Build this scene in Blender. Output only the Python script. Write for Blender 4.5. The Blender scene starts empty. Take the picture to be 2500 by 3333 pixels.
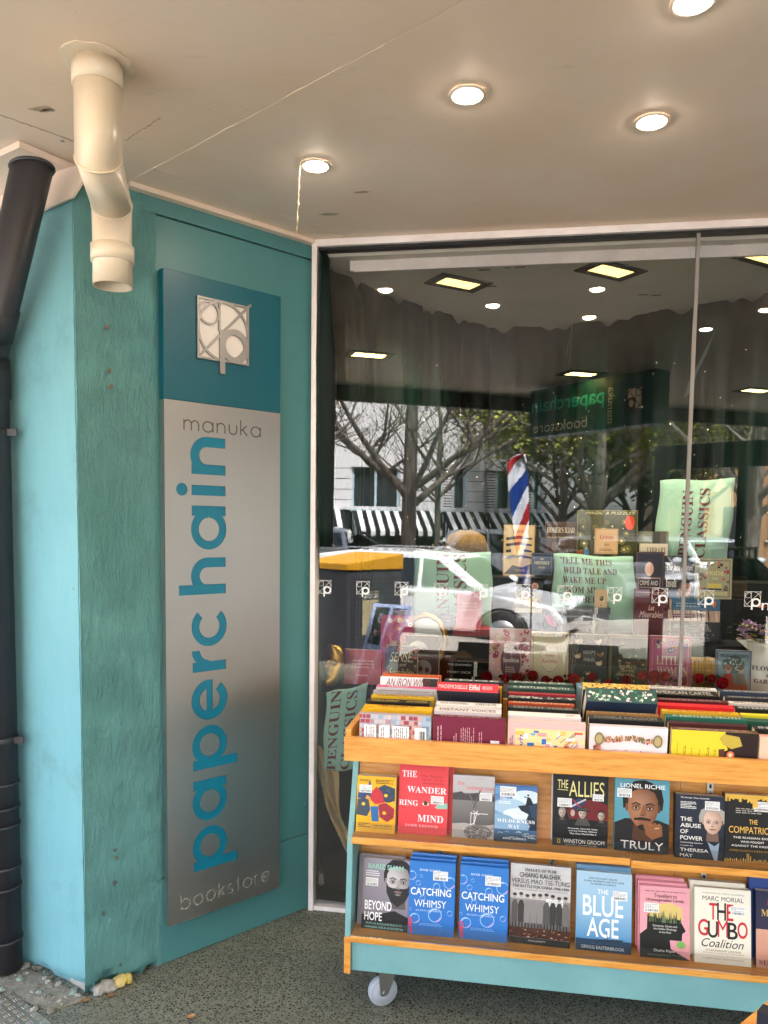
import bpy, bmesh, math, random
from mathutils import Vector, Matrix, Euler
random.seed(7)
R = math.radians
scene = bpy.context.scene
col = scene.collection

# ---------------------------------------------------------------- camera
FOC, CX, CY, CAMH = 2500.0, 1250.0, 1900.0, 1.5     # in pixels of the 2500 x 3333 photograph
yaw, pitch, roll = R(-9.12), R(-4.27), R(0.73)
fw = Vector((math.sin(yaw)*math.cos(pitch), math.cos(yaw)*math.cos(pitch), math.sin(pitch)))
rt = Vector((math.cos(yaw), -math.sin(yaw), 0))
up = rt.cross(fw)
rt, up = rt*math.cos(roll)+up*math.sin(roll), up*math.cos(roll)-rt*math.sin(roll)
CAM = Vector((0, 0, CAMH))
cd = bpy.data.cameras.new('camera'); cam = bpy.data.objects.new('camera', cd); col.objects.link(cam)
m = Matrix.Identity(4)
for i in range(3):
    m[i][0], m[i][1], m[i][2], m[i][3] = rt[i], up[i], -fw[i], CAM[i]
cam.matrix_world = m
cd.sensor_fit = 'HORIZONTAL'; cd.sensor_width = 36; cd.lens = 36.0*FOC/2500
cd.shift_y = (CY-1666.5)/2500; cd.clip_start = 0.05; cd.clip_end = 400
scene.camera = cam

def ray(x, y): return fw + rt*((x-CX)/FOC) - up*((y-CY)/FOC)
def onz(x, y, z):
    d = ray(x, y); return CAM + d*((z-CAMH)/d.z)
def ony(x, y, Y):
    d = ray(x, y); return CAM + d*(Y/d.y)
def onpl(x, y, P, n):
    d = ray(x, y); return CAM + d*((P-CAM).dot(n)/d.dot(n))

# ---------------------------------------------------------------- world, sun, exposure
world = bpy.data.worlds.new('World'); scene.world = world; world.use_nodes = True
wn = world.node_tree.nodes; wl = world.node_tree.links
bg = wn['Background']
sky = wn.new('ShaderNodeTexSky'); sky.sky_type = 'NISHITA'; sky.sun_disc = False
SUN_EL, SUN_AZ = 62, 28
sky.sun_elevation = R(SUN_EL); sky.sun_rotation = R(SUN_AZ)
sky.air_density = 1.0; sky.dust_density = 3.0; sky.ozone_density = 1.0
hs = wn.new('ShaderNodeHueSaturation'); hs.inputs['Saturation'].default_value = 0.55
wl.new(sky.outputs[0], hs.inputs['Color']); wl.new(hs.outputs[0], bg.inputs[0])
bg.inputs[1].default_value = 0.15
sl = bpy.data.lights.new('sun', 'SUN'); sl.energy = 5.0; sl.angle = R(12); sl.color = (1, 0.98, 0.96)
so = bpy.data.objects.new('sun', sl); col.objects.link(so)
sd = Vector((math.sin(R(SUN_AZ))*math.cos(R(SUN_EL)), math.cos(R(SUN_AZ))*math.cos(R(SUN_EL)), math.sin(R(SUN_EL))))
so.rotation_euler = sd.to_track_quat('Z', 'Y').to_euler()
vs = scene.view_settings
vs.view_transform = 'Standard'; vs.look = 'None'; vs.gamma = 1; vs.use_curve_mapping = False
vs.exposure = 3.3
scene.render.engine = 'CYCLES'
cy = scene.cycles
cy.use_denoising = True; cy.max_bounces = 8; cy.diffuse_bounces = 4; cy.glossy_bounces = 4
cy.transparent_max_bounces = 16; cy.transmission_bounces = 4; cy.caustics_reflective = False; cy.caustics_refractive = False
cy.sample_clamp_indirect = 6

# ---------------------------------------------------------------- helpers
def lin(c):
    if isinstance(c, str):
        c = tuple(int(c[i:i+2], 16)/255 for i in (0, 2, 4))
    return tuple((v/12.92 if v <= .04045 else ((v+.055)/1.055)**2.4) for v in c[:3]) + (1.0,)

MATS = {}
def mat(name, color='808080', rough=.5, metal=0, spec=.5, emit=None, estr=0, coat=0, sheen=0):
    m = bpy.data.materials.new(name); m.use_nodes = True; MATS[name] = m
    b = m.node_tree.nodes['Principled BSDF']
    b.inputs['Base Color'].default_value = lin(color)
    b.inputs['Roughness'].default_value = rough; b.inputs['Metallic'].default_value = metal
    b.inputs['Specular IOR Level'].default_value = spec
    b.inputs['Coat Weight'].default_value = coat; b.inputs['Sheen Weight'].default_value = sheen
    if emit:
        b.inputs['Emission Color'].default_value = lin(emit); b.inputs['Emission Strength'].default_value = estr
    return m
def nd(m, t, **k):
    n = m.node_tree.nodes.new(t)
    for a, v in k.items():
        if a.startswith('i_'): n.inputs[a[2:].replace('_', ' ')].default_value = v
        else: setattr(n, a, v)
    return n
def lk(m, a, b): m.node_tree.links.new(a, b)
def bsdf(m): return m.node_tree.nodes['Principled BSDF']
def coords(m, scale=(1, 1, 1), kind='Object'):
    t = nd(m, 'ShaderNodeTexCoord'); mp = nd(m, 'ShaderNodeMapping')
    mp.inputs['Scale'].default_value = scale; lk(m, t.outputs[kind], mp.inputs[0]); return mp.outputs[0]
def noise(m, vec, scale, detail=4, rough=.6):
    n = nd(m, 'ShaderNodeTexNoise'); n.inputs['Scale'].default_value = scale; n.inputs['Detail'].default_value = detail
    n.inputs['Roughness'].default_value = rough; lk(m, vec, n.inputs['Vector']); return n.outputs['Fac']
def ramp(m, fac, stops):
    r = nd(m, 'ShaderNodeValToRGB'); e = r.color_ramp.elements
    while len(e) < len(stops): e.new(.5)
    for i, (p, c) in enumerate(stops):
        e[i].position = p; e[i].color = lin(c) if isinstance(c, str) else (c, c, c, 1)
    lk(m, fac, r.inputs[0]); return r.outputs[0]
def mix(m, fac, a, b, mode='MIX'):
    x = nd(m, 'ShaderNodeMix', data_type='RGBA', blend_type=mode)
    for s, v in ((0, fac), (6, a), (7, b)):
        if hasattr(v, 'links'): lk(m, v, x.inputs[s])
        elif s == 0: x.inputs[0].default_value = v
        else: x.inputs[s].default_value = lin(v) if isinstance(v, str) else v
    return x.outputs[2]
def bump(m, h, strength=.3, dist=.01, prev=None):
    b = nd(m, 'ShaderNodeBump'); b.inputs['Strength'].default_value = strength; b.inputs['Distance'].default_value = dist
    lk(m, h, b.inputs['Height'])
    if prev is not None: lk(m, prev, b.inputs['Normal'])
    return b.outputs[0]
def setc(m, c): lk(m, c, bsdf(m).inputs['Base Color'])
def setn(m, n): lk(m, n, bsdf(m).inputs['Normal'])
def setr(m, r): lk(m, r, bsdf(m).inputs['Roughness'])

def worn(name, c1, c2, rough=.5, scale=3, bscale=0, bstr=.2, bdist=.002, metal=0, spec=.5, coat=0):
    """paint or plastic with two tones of large uneven wear and a fine relief"""
    m = mat(name, c1, rough, metal, spec, coat=coat); v = coords(m)
    f = noise(m, v, scale, 6, .65)
    setc(m, ramp(m, f, [(.3, c2), (.65, c1)]))
    if bscale:
        setn(m, bump(m, noise(m, v, bscale, 5), bstr, bdist))
    return m

class MB:
    """collects polygons; build() links them as one mesh object"""
    def __init__(s): s.v = []; s.f = []; s.c = []; s.use = False; s.sm = []
    def face(s, pts, c=None, smooth=False):
        n = len(s.v); s.v += [tuple(p) for p in pts]; s.f.append(tuple(range(n, n+len(pts))))
        s.c.append(c); s.sm.append(smooth)
        if c is not None: s.use = True
    def idx(s, verts, faces, c=None, smooth=False):
        n = len(s.v); s.v += [tuple(p) for p in verts]
        for f in faces:
            s.f.append(tuple(i+n for i in f)); s.c.append(c); s.sm.append(smooth)
        if c is not None: s.use = True
    def box(s, x0, y0, z0, x1, y1, z1, c=None):
        v = [(x0,y0,z0),(x1,y0,z0),(x1,y1,z0),(x0,y1,z0),(x0,y0,z1),(x1,y0,z1),(x1,y1,z1),(x0,y1,z1)]
        s.idx(v, [(0,3,2,1),(4,5,6,7),(0,1,5,4),(1,2,6,5),(2,3,7,6),(3,0,4,7)], c); return s
    def prism(s, pts, z0, z1, c=None):
        n = len(pts)
        a = sum(pts[i][0]*pts[(i+1) % n][1]-pts[(i+1) % n][0]*pts[i][1] for i in range(n))
        if a < 0: pts = pts[::-1]
        v = [(p[0], p[1], z0) for p in pts]+[(p[0], p[1], z1) for p in pts]
        s.idx(v, [tuple(range(n-1, -1, -1)), tuple(range(n, 2*n))]+[(i, (i+1) % n, n+(i+1) % n, n+i) for i in range(n)], c); return s
    def hull(s, a, b, c=None):
        """two rings of the same length joined, with caps"""
        n = len(a)
        s.idx(list(a)+list(b), [tuple(range(n-1, -1, -1)), tuple(range(n, 2*n))]+[(i, (i+1) % n, n+(i+1) % n, n+i) for i in range(n)], c); return s
    def tube(s, path, rad, n=10, caps=True, c=None, smooth=True):
        path = [Vector(p) for p in path]
        if not hasattr(rad, '__len__'): rad = [rad]*len(path)
        rings = []; prev = None
        for i, p in enumerate(path):
            t = (path[min(i+1, len(path)-1)]-path[max(i-1, 0)]).normalized()
            if prev is None:
                a = t.cross(Vector((0, 0, 1)))
                if a.length < .05: a = t.cross(Vector((1, 0, 0)))
                a.normalize()
            else:
                a = (prev-t*prev.dot(t)).normalized()
            prev = a; b = t.cross(a)
            rings.append([p+(a*math.cos(2*math.pi*k/n)+b*math.sin(2*math.pi*k/n))*rad[i] for k in range(n)])
        o = len(s.v)
        for r in rings: s.v += [tuple(q) for q in r]
        for i in range(len(rings)-1):
            for k in range(n):
                s.f.append((o+i*n+k, o+i*n+(k+1) % n, o+(i+1)*n+(k+1) % n, o+(i+1)*n+k)); s.c.append(c); s.sm.append(smooth)
        if caps:
            s.f.append(tuple(o+k for k in range(n-1, -1, -1))); s.c.append(c); s.sm.append(False)
            s.f.append(tuple(o+(len(rings)-1)*n+k for k in range(n))); s.c.append(c); s.sm.append(False)
        if c is not None: s.use = True
        return s
    def lathe(s, prof, n=20, at=(0, 0, 0), axis='z', c=None):
        """(radius, height) profile turned round an axis"""
        o = len(s.v)
        for r, h in prof:
            for k in range(n):
                a = 2*math.pi*k/n; p = (r*math.cos(a), r*math.sin(a), h)
                if axis == 'x': p = (p[2], p[0], p[1])
                if axis == 'y': p = (p[0], p[2], p[1])
                s.v.append((p[0]+at[0], p[1]+at[1], p[2]+at[2]))
        for i in range(len(prof)-1):
            for k in range(n):
                s.f.append((o+i*n+k, o+i*n+(k+1) % n, o+(i+1)*n+(k+1) % n, o+(i+1)*n+k)); s.c.append(c); s.sm.append(True)
        if c is not None: s.use = True
        return s
    def build(s, name, material, parent=None, loc=(0, 0, 0), rot=(0, 0, 0), bevel=0, seg=2, fix=True):
        me = bpy.data.meshes.new(name); me.from_pydata(s.v, [], s.f)
        me.polygons.foreach_set('use_smooth', s.sm)
        if s.use:
            at = me.color_attributes.new('Col', 'FLOAT_COLOR', 'CORNER'); buf = []
            for f, c in zip(s.f, s.c):
                if c is None: c = 'ffffff'
                if isinstance(c, list): buf += [x for q in c for x in lin(q)]
                else: buf += list(lin(c))*len(f)
            at.data.foreach_set('color', buf)
        if fix:
            b = bmesh.new(); b.from_mesh(me); bmesh.ops.recalc_face_normals(b, faces=b.faces); b.to_mesh(me); b.free()
        if isinstance(material, str): material = MATS[material]
        me.materials.append(material); me.update()
        o = bpy.data.objects.new(name, me); col.objects.link(o)
        o.parent = parent; o.location = loc; o.rotation_euler = rot
        if bevel:
            bv = o.modifiers.new('bevel', 'BEVEL'); bv.width = bevel; bv.segments = seg; bv.limit_method = 'ANGLE'; bv.angle_limit = R(35)
        return o
def thing(name, label, cat, loc=(0, 0, 0), rot=(0, 0, 0), group=None):
    o = bpy.data.objects.new(name, None); col.objects.link(o); o.location = loc; o.rotation_euler = rot
    o.empty_display_size = .05
    return tag(o, label, cat, group)
def tag(o, label, cat, group=None, kind=None):
    o['label'] = label; o['category'] = cat
    if group: o['group'] = group
    if kind: o['kind'] = kind
    return o
def struct(o, label, cat):
    o['label'] = label; o['category'] = cat; o['kind'] = 'structure'; return o
def copy_tree(o, parent=None):
    c = o.copy(); col.objects.link(c); c.parent = parent
    for ch in list(o.children): copy_tree(ch, c)
    return c

# text as flat polygons --------------------------------------------------
TXT = {}
def glyphs(s, style=None):
    """flat polygons of a line of text, scaled to the unit square"""
    key = (s, style)
    if key in TXT: return TXT[key]
    c = bpy.data.curves.new('text', 'FONT'); c.resolution_u = 2 if len(s) > 14 else 4; q = s
    if style == 'serif':
        q = ''.join(chr(0x1D400+ord(h)-65) if 'A' <= h <= 'Z' else chr(0x1D41A+ord(h)-97) if 'a' <= h <= 'z' else h for h in s)
    if style == 'bold': c.offset = 0 if 'M' in s else .012
    if style in ('it', 'bi', 'script'): c.shear = .35; c.offset = .008 if style == 'bi' and 'M' not in s else 0
    c.body = q; o = bpy.data.objects.new('text', c); me = bpy.data.meshes.new_from_object(o)
    v = [tuple(x.co) for x in me.vertices]; f = [tuple(p.vertices) for p in me.polygons]
    bpy.data.objects.remove(o); bpy.data.curves.remove(c); bpy.data.meshes.remove(me)
    x0 = min(p[0] for p in v); x1 = max(p[0] for p in v); y0 = min(p[1] for p in v); y1 = max(p[1] for p in v)
    v = [((p[0]-x0)/(x1-x0), (p[1]-y0)/(y1-y0)) for p in v]
    TXT[key] = (v, f); return TXT[key]

class Art:
    """flat print on a front face; x runs 0..1 from left, y runs 0..1 from the top"""
    def __init__(s, W, H, y0=-.0006, step=.00005):
        s.W, s.H, s.y, s.step, s.n, s.mb = W, H, y0, step, 0, MB()
    def P(s, x, y, l=None): return (x*s.W, s.y-(s.n if l is None else l)*s.step, s.H*(1-y))
    def poly(s, pts, c):
        s.n += 1
        if not isinstance(c, list):
            for ax, lim, sg in ((0, 0, 1), (0, 1, -1), (1, 0, 1), (1, 1, -1)):
                o = []
                for i in range(len(pts)):
                    a, b = pts[i-1], pts[i]; da, db = (a[ax]-lim)*sg, (b[ax]-lim)*sg
                    if (da >= 0) != (db >= 0):
                        t = da/(da-db); o.append((a[0]+(b[0]-a[0])*t, a[1]+(b[1]-a[1])*t))
                    if db >= 0: o.append(b)
                pts = o
            if len(pts) < 3: return s
        s.mb.face([s.P(*p) for p in pts], c); return s
    def rect(s, x0, y0, x1, y1, c, c2=None):
        return s.poly([(x0, y1), (x1, y1), (x1, y0), (x0, y0)], c if c2 is None else [c2, c2, c, c])
    def ell(s, cx, cy, rx, ry, c, n=18, a0=0, a1=360):
        p = [(cx+rx*math.cos(R(a0+(a1-a0)*i/n)), cy+ry*math.sin(R(a0+(a1-a0)*i/n))) for i in range(n+(a1-a0 < 360))]
        return s.poly(p[::-1], c)
    def ring(s, cx, cy, rx, ry, w, c, n=24, a0=0, a1=360):
        s.n += 1
        for i in range(n):
            a, b = R(a0+(a1-a0)*i/n), R(a0+(a1-a0)*(i+1)/n); k = w/rx
            if not (0 < cx+rx*math.cos(a) < 1 and 0 < cx+rx*math.cos(b) < 1): continue
            s.mb.face([s.P(cx+rx*math.cos(t)*q, cy+ry*math.sin(t)*q) for t, q in ((a, 1), (b, 1), (b, 1-k), (a, 1-k))], c)
        return s
    def line(s, pts, w, c):
        s.n += 1
        for (x0, y0), (x1, y1) in zip(pts, pts[1:]):
            dx, dy = (x1-x0)*s.W, (y1-y0)*s.H; l = math.hypot(dx, dy) or 1
            nx, ny = -dy/l*w/2*s.W, dx/l*w/2*s.W
            nx /= s.W; ny /= s.H
            s.mb.face([s.P(x0+nx, y0+ny), s.P(x1+nx, y1+ny), s.P(x1-nx, y1-ny), s.P(x0-nx, y0-ny)], c)
        return s
    def text(s, t, x0, y0, x1, y1, c, style=None, rot=0):
        v, f = glyphs(t, style); s.n += 1; q = []
        for a, b in v:
            if rot == 0: x, y = x0+a*(x1-x0), y1-b*(y1-y0)
            elif rot == 90: x, y = x1-b*(x1-x0), y1-a*(y1-y0)
            else: x, y = x0+b*(x1-x0), y0+a*(y1-y0)
            q.append(s.P(x, y))
        s.mb.idx(q, f, c); return s
    def blurb(s, x0, y0, x1, y1, n, c, vert=False, fill=.5, seed=1):
        """unreadably small print: rows of word-long dashes"""
        r = random.Random(seed); s.n += 1
        for i in range(n):
            t = 0.0; end = 1 if r.random() < .75 else r.uniform(.4, .9)
            while t < end-.03:
                wl_ = r.uniform(.05, .16); u = min(end, t+wl_)
                if vert:
                    a = x0+(x1-x0)*(i+.5-fill/2)/n; b = x0+(x1-x0)*(i+.5+fill/2)/n
                    pts = [(a, y1-(y1-y0)*t), (b, y1-(y1-y0)*t), (b, y1-(y1-y0)*u), (a, y1-(y1-y0)*u)]
                else:
                    a = y0+(y1-y0)*(i+.5-fill/2)/n; b = y0+(y1-y0)*(i+.5+fill/2)/n
                    pts = [(x0+(x1-x0)*t, b), (x0+(x1-x0)*u, b), (x0+(x1-x0)*u, a), (x0+(x1-x0)*t, a)]
                s.mb.face([s.P(*p) for p in pts], c); t = u+.025
        return s
    def build(s, parent, name='cover_print', material='print'):
        return s.mb.build(name, material, parent, fix=False)

# ---------------------------------------------------------------- materials
def vcol(name, rough=.45, spec=.4, coat=0):
    m = mat(name, 'ffffff', rough, 0, spec, coat=coat)
    a = nd(m, 'ShaderNodeVertexColor', layer_name='Col')
    setc(m, a.outputs['Color']); return m
vcol('print', .42, .35); vcol('print_gloss', .22, .5); vcol('print_cloth', .9, .1)
def paint_teal(name, c1, c2, c3, sc, bs, bd):
    m = mat(name, c1, .55, 0, .3); v = coords(m); vz = coords(m, (1, 1, .09))
    f = noise(m, v, 2.2, 5); base = ramp(m, f, [(.3, c2), (.62, c1)])
    st = noise(m, coords(m, (1, 1, .2)), 45, 4); base = mix(m, ramp(m, st, [(.42, .0), (.75, .3)]), base, c3)
    gr = noise(m, v, 3.3, 6, .75); base = mix(m, ramp(m, gr, [(.56, .0), (.78, .45)]), base, '4a625e')
    sp = nd(m, 'ShaderNodeTexVoronoi'); sp.inputs['Scale'].default_value = 17; lk(m, v, sp.inputs[0])
    dots = ramp(m, sp.outputs['Distance'], [(.0, 1.0), (.075, 0.0)])
    keep = ramp(m, noise(m, v, 4.5, 2), [(.56, 0.0), (.64, .8)])
    mm = nd(m, 'ShaderNodeMath', operation='MULTIPLY'); lk(m, dots, mm.inputs[0]); lk(m, keep, mm.inputs[1])
    base = mix(m, mm.outputs[0], base, '3a3a30'); setc(m, base)
    vb = coords(m, (1, 1, .33)); wv = noise(m, v, 7, 2); hv = noise(m, vb, sc, 6, .75)
    hm = nd(m, 'ShaderNodeMath', operation='MULTIPLY'); lk(m, hv, hm.inputs[0]); lk(m, ramp(m, wv, [(.3, .35), (.65, 1.0)]), hm.inputs[1])
    n1 = bump(m, hm.outputs[0], bs, bd)
    setn(m, bump(m, noise(m, v, 160, 3), .25, .002, n1)); return m
paint_teal('teal_stucco', '6ba3a2', '619997', '528786', 42, 1.0, .026)
paint_teal('teal_render', '7ab2ba', '72aab4', '689eaa', 40, .25, .003)
worn('teal_panel', '4d8688', '467d7f', .42, 2.5, 25, .06, .002)
worn('teal_board', '2d6a66', '275f5c', .5, 3)
worn('trolley_paint', '80b2b4', '72a5a8', .5, 5, 40, .15, .001)
worn('sign_teal', '005c6c', '005665', .35, 2)
worn('letter_teal', '007896', '00708c', .4, 2)
def brushed(name, c, rough, sc=(1, 1, 60)):
    m = mat(name, c, rough, 1); v = coords(m, sc); f = noise(m, v, 6, 4)
    big = noise(m, coords(m), 2.5, 4)
    r_ = nd(m, 'ShaderNodeMapRange'); r_.inputs['To Min'].default_value = rough-.06; r_.inputs['To Max'].default_value = rough+.1
    lk(m, big, r_.inputs[0]); setr(m, r_.outputs[0]); setn(m, bump(m, f, .04, .001)); return m
brushed('sign_metal', 'a9a5a0', .38); brushed('alloy', 'c9c6c4', .35); brushed('steel', 'b4b6b8', .3)
worn('frame_white', 'f4eeee', 'e2d8d6', .4, 8, 60, .1, .001, spec=.6)
def soffit():
    m = mat('soffit_paint', 'f0e0d2', .6, 0, .3); v = coords(m)
    f = noise(m, v, 1.3, 6, .6); base = ramp(m, f, [(.28, 'e6cfb6'), (.6, 'f0e0d2')])
    st = noise(m, coords(m, (1, 4, 1)), 5, 6, .7); base = mix(m, ramp(m, st, [(.62, 0.0), (.8, .35)]), base, 'a59783')
    sp = nd(m, 'ShaderNodeTexVoronoi'); sp.inputs['Scale'].default_value = 42; lk(m, v, sp.inputs[0])
    dots = ramp(m, sp.outputs['Distance'], [(.0, 1.0), (.1, 0.0)])
    keep = ramp(m, noise(m, v, 6, 2), [(.6, 0.0), (.66, .8)])
    mm = nd(m, 'ShaderNodeMath', operation='MULTIPLY'); lk(m, dots, mm.inputs[0]); lk(m, keep, mm.inputs[1])
    setc(m, mix(m, mm.outputs[0], base, '4a3a2c')); setn(m, bump(m, noise(m, v, 14, 5), .12, .004)); return m
soffit()
worn('pvc_cream', 'ecdec8', 'e4d4bc', .32, 4, spec=.5); mat('pvc_inside', 'b9b6c0', .6)
worn('pipe_dark', '3a373c', '302e34', .42, 5, 30, .05, .001)
def terrazzo():
    m = mat('terrazzo', '707060', .45, 0, .4); v = coords(m)
    w = nd(m, 'ShaderNodeTexNoise'); w.inputs['Scale'].default_value = 60; lk(m, v, w.inputs['Vector'])
    mx = nd(m, 'ShaderNodeVectorMath', operation='MULTIPLY_ADD'); lk(m, w.outputs['Color'], mx.inputs[0])
    mx.inputs[1].default_value = (.012, .012, .0); lk(m, v, mx.inputs[2])
    vo = nd(m, 'ShaderNodeTexVoronoi', feature='DISTANCE_TO_EDGE'); vo.inputs['Scale'].default_value = 105; lk(m, mx.outputs[0], vo.inputs[0])
    vc = nd(m, 'ShaderNodeTexVoronoi'); vc.inputs['Scale'].default_value = 105; lk(m, mx.outputs[0], vc.inputs[0])
    sep = nd(m, 'ShaderNodeSeparateColor'); lk(m, vc.outputs['Color'], sep.inputs[0])
    stone = ramp(m, sep.outputs[0], [(0, '1c211b'), (.55, '2a2f28'), (.8, '454a41'), (1, '77796d')])
    edge = ramp(m, vo.outputs['Distance'], [(.06, 1.0), (.19, 0.0)])
    base = mix(m, edge, stone, '7c7d70')
    f2 = noise(m, v, 190, 2); base = mix(m, ramp(m, f2, [(.58, 0.0), (.66, .7)]), base, '8e8e82')
    big = noise(m, v, 1.6, 5); base = mix(m, ramp(m, big, [(.4, .0), (.75, .2)]), base, '55564a')
    setc(m, base); setn(m, bump(m, edge, .12, .002)); return m
terrazzo()
def wood(name, c1, c2, c3, axis=(1.2, 14, 14)):
    m = mat(name, c1, .38, 0, .45, coat=.15); v = coords(m, axis)
    f = noise(m, v, 7, 6, .65); base = ramp(m, f, [(.3, c2), (.5, c1), (.72, c3)])
    g = noise(m, coords(m, (axis[0]*2.2, axis[1]*9, axis[2]*9)), 9, 3); base = mix(m, ramp(m, g, [(.56, 0.0), (.7, .5)]), base, c2)
    setc(m, base); setn(m, bump(m, g, .08, .001)); return m
wood('oak', 'e3a04a', 'cc8234', 'ecb060'); wood('oak_back', 'd2903f', 'b8752d', 'dba04e')
mat('paper', 'efe3cf', .85); mat('paper_white', 'f2eee6', .85); mat('black_gap', '0b0b0b', .8)
def clear(name, refl, tint=(1, 1, 1), rough=0):
    m = bpy.data.materials.new(name); m.use_nodes = True; MATS[name] = m; nt = m.node_tree; nt.nodes.clear()
    o = nt.nodes.new('ShaderNodeOutputMaterial'); t = nt.nodes.new('ShaderNodeBsdfTransparent'); t.inputs[0].default_value = (*tint, 1)
    g = nt.nodes.new('ShaderNodeBsdfGlossy'); g.inputs['Roughness'].default_value = rough; g.inputs['Color'].default_value = (1, 1, 1, 1)
    lw = nt.nodes.new('ShaderNodeFresnel'); lw.inputs['IOR'].default_value = refl; mx = nt.nodes.new('ShaderNodeMixShader')
    nt.links.new(lw.outputs[0], mx.inputs[0]); nt.links.new(t.outputs[0], mx.inputs[1]); nt.links.new(g.outputs[0], mx.inputs[2])
    nt.links.new(mx.outputs[0], o.inputs[0]); return m
clear('window_glass', 1.78, (.95, .97, .96)); clear('acrylic', 1.5, (.93, .94, .95), .03)
def trans(name):
    m = bpy.data.materials.new(name); m.use_nodes = True; MATS[name] = m; nt = m.node_tree; nt.nodes.clear()
    o = nt.nodes.new('ShaderNodeOutputMaterial'); t = nt.nodes.new('ShaderNodeBsdfTransparent'); nt.links.new(t.outputs[0], o.inputs[0]); return m
trans('glass_core')
mat('lamp_warm', 'ffffff', .5, emit='ffecd6', estr=22); mat('lamp_yellow', 'ffffff', .5, emit='ffd27a', estr=9); mat('lamp_display', 'ffffff', .5, emit='ffd97a', estr=.32)
mat('dark_metal', '2c2e30', .45, .4); mat('rubber', '191919', .7); mat('wheel_grey', 'a9b0ba', .45)
mat('mint_cloth', '98bfac', .9, spec=.1, sheen=.3); mat('white_glaze', 'e8e4da', .22, spec=.6)
worn('gold', 'b58a3c', '8a6426', .3, 12, 40, .4, .004, metal=1); mat('gold_satin', 'a98d57', .35, sheen=.6)
# ================================================================ the place: shop corner under an awning
K = 2500/1659                                    # display pixels of the overview to photograph pixels
CEIL = 2.545
WA = R(50.7); wd = Vector((math.cos(WA), math.sin(WA), 0)); wnrm = Vector((math.sin(WA), -math.cos(WA), 0))
WCOR = Vector((-.735, 2.853, 0))                 # where the splayed wall meets the shop window
OD = Vector((-.906, .423, 0))                    # along the street face of the pillar
su = Vector((.883, -.469, 0)); sn = Vector((-.469, -.883, 0))     # along the street, and out towards it
def S(a, b, z=0): return su*a + sn*b + Vector((0, 0, z))
GY = 2.85; GT = R(-.8)                            # window pane: a hair off parallel to its head frame
gdir = Vector((math.cos(GT), math.sin(GT), 0)); gn = Vector((math.sin(GT), -math.cos(GT), 0)); gp = Vector((-.72, GY, 0))
def mirror(p): return p - gn*(2*(p-gp).dot(gn))
def vpt(px, py, D):                              # a point seen mirrored in the pane at depth D -> where it really stands
    return mirror(CAM + ray(px, py)*D)
def flip_dir(v): return v - gn*(2*v.dot(gn))

# ---- floor and ground
EDGE = .62                                       # the awning ends this far out towards the street
mb = MB(); mb.face([S(-9, 3.2), S(9, 3.2), S(9, -6), S(-9, -6)][::-1])
floor = struct(mb.build('floor', 'terrazzo'), 'grey green exposed aggregate terrazzo floor under the awning', 'floor')
def pavers():
    m = mat('pavers', 'a89c8c', .8, 0, .2); v = coords(m, (1, 1, 1))
    b = nd(m, 'ShaderNodeTexBrick'); b.inputs['Scale'].default_value = 4.5; b.inputs['Mortar Size'].default_value = .03
    b.inputs['Color1'].default_value = lin('b2aca4'); b.inputs['Color2'].default_value = lin('9f9992'); b.inputs['Mortar'].default_value = lin('7a7064')
    lk(m, v, b.inputs[0]); setc(m, mix(m, ramp(m, noise(m, v, 2, 5), [(.4, 0.0), (.7, .4)]), b.outputs[0], '8e8576')); return m
pavers()
worn('asphalt', '333336', '2b2b2e', .85, 6, 200, .4, .004)
mb = MB(); mb.face([S(-30, 3.2, -.12), S(-30, 6.6, -.12), S(40, 6.6, -.12), S(40, 3.2, -.12)])
mb.face([S(-30, 3.2, -.12), S(40, 3.2, -.12), S(40, 3.2, -.005), S(-30, 3.2, -.005)])
struct(mb.build('pavement', 'pavers'), 'brick paved footpath between the shop terrace and the road', 'pavement')
mb = MB(); mb.prism([S(-30, 6.6)[:2], S(40, 6.6)[:2], S(40, 6.75)[:2], S(-30, 6.75)[:2]], -.4, -.115)
worn('concrete', 'a8a49c', '97938a', .85, 5, 60, .3, .003)
struct(mb.build('kerb', 'concrete'), 'pale concrete kerb along the road', 'kerb')
mb = MB(); mb.face([S(-150, 6.7, -.3), S(-150, 160, -.3), S(150, 160, -.3), S(150, 6.7, -.3)])
struct(mb.build('road', 'asphalt'), 'grey asphalt road and parking bays', 'road')
mb = MB()
for q in range(7):
    a = -9+q*3.0
    mb.face([S(a, 6.8, -.296), S(a+.1, 6.8, -.296), S(a+.1, 11.6, -.296), S(a, 11.6, -.296)])
mat('road_white', 'd8d8d2', .8)
struct(mb.build('road_marking', 'road_white'), 'white parking bay lines painted on the road', 'road marking')

# ---- awning soffit in panels, split along the joints the photo shows
def clip(poly, p, n):
    out = []
    for i in range(len(poly)):
        a, b = poly[i], poly[(i+1) % len(poly)]
        da, db = (a-p).dot(n), (b-p).dot(n)
        if da >= 0: out.append(a)
        if (da > 0) != (db > 0) and abs(da-db) > 1e-9: out.append(a+(b-a)*(da/(da-db)))
    return out
whole = [S(-9, EDGE), S(9, EDGE), S(9, -9), S(-9, -9)]
whole = clip(whole, Vector((0, 2.87, 0)), Vector((0, -1, 0)))
jA, jB = onz(418, 592, CEIL), onz(1250, 143, CEIL)
jC, jD = onz(0, 373, CEIL), onz(245, 460, CEIL)
def side(a, b, gap=.0012):
    d = (b-a).normalized(); n = Vector((-d.y, d.x, 0)); return a, n, gap
ceil = struct(bpy.data.objects.new('ceiling', None), 'cream painted awning soffit above the shopfront', 'ceiling'); col.objects.link(ceil)
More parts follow.
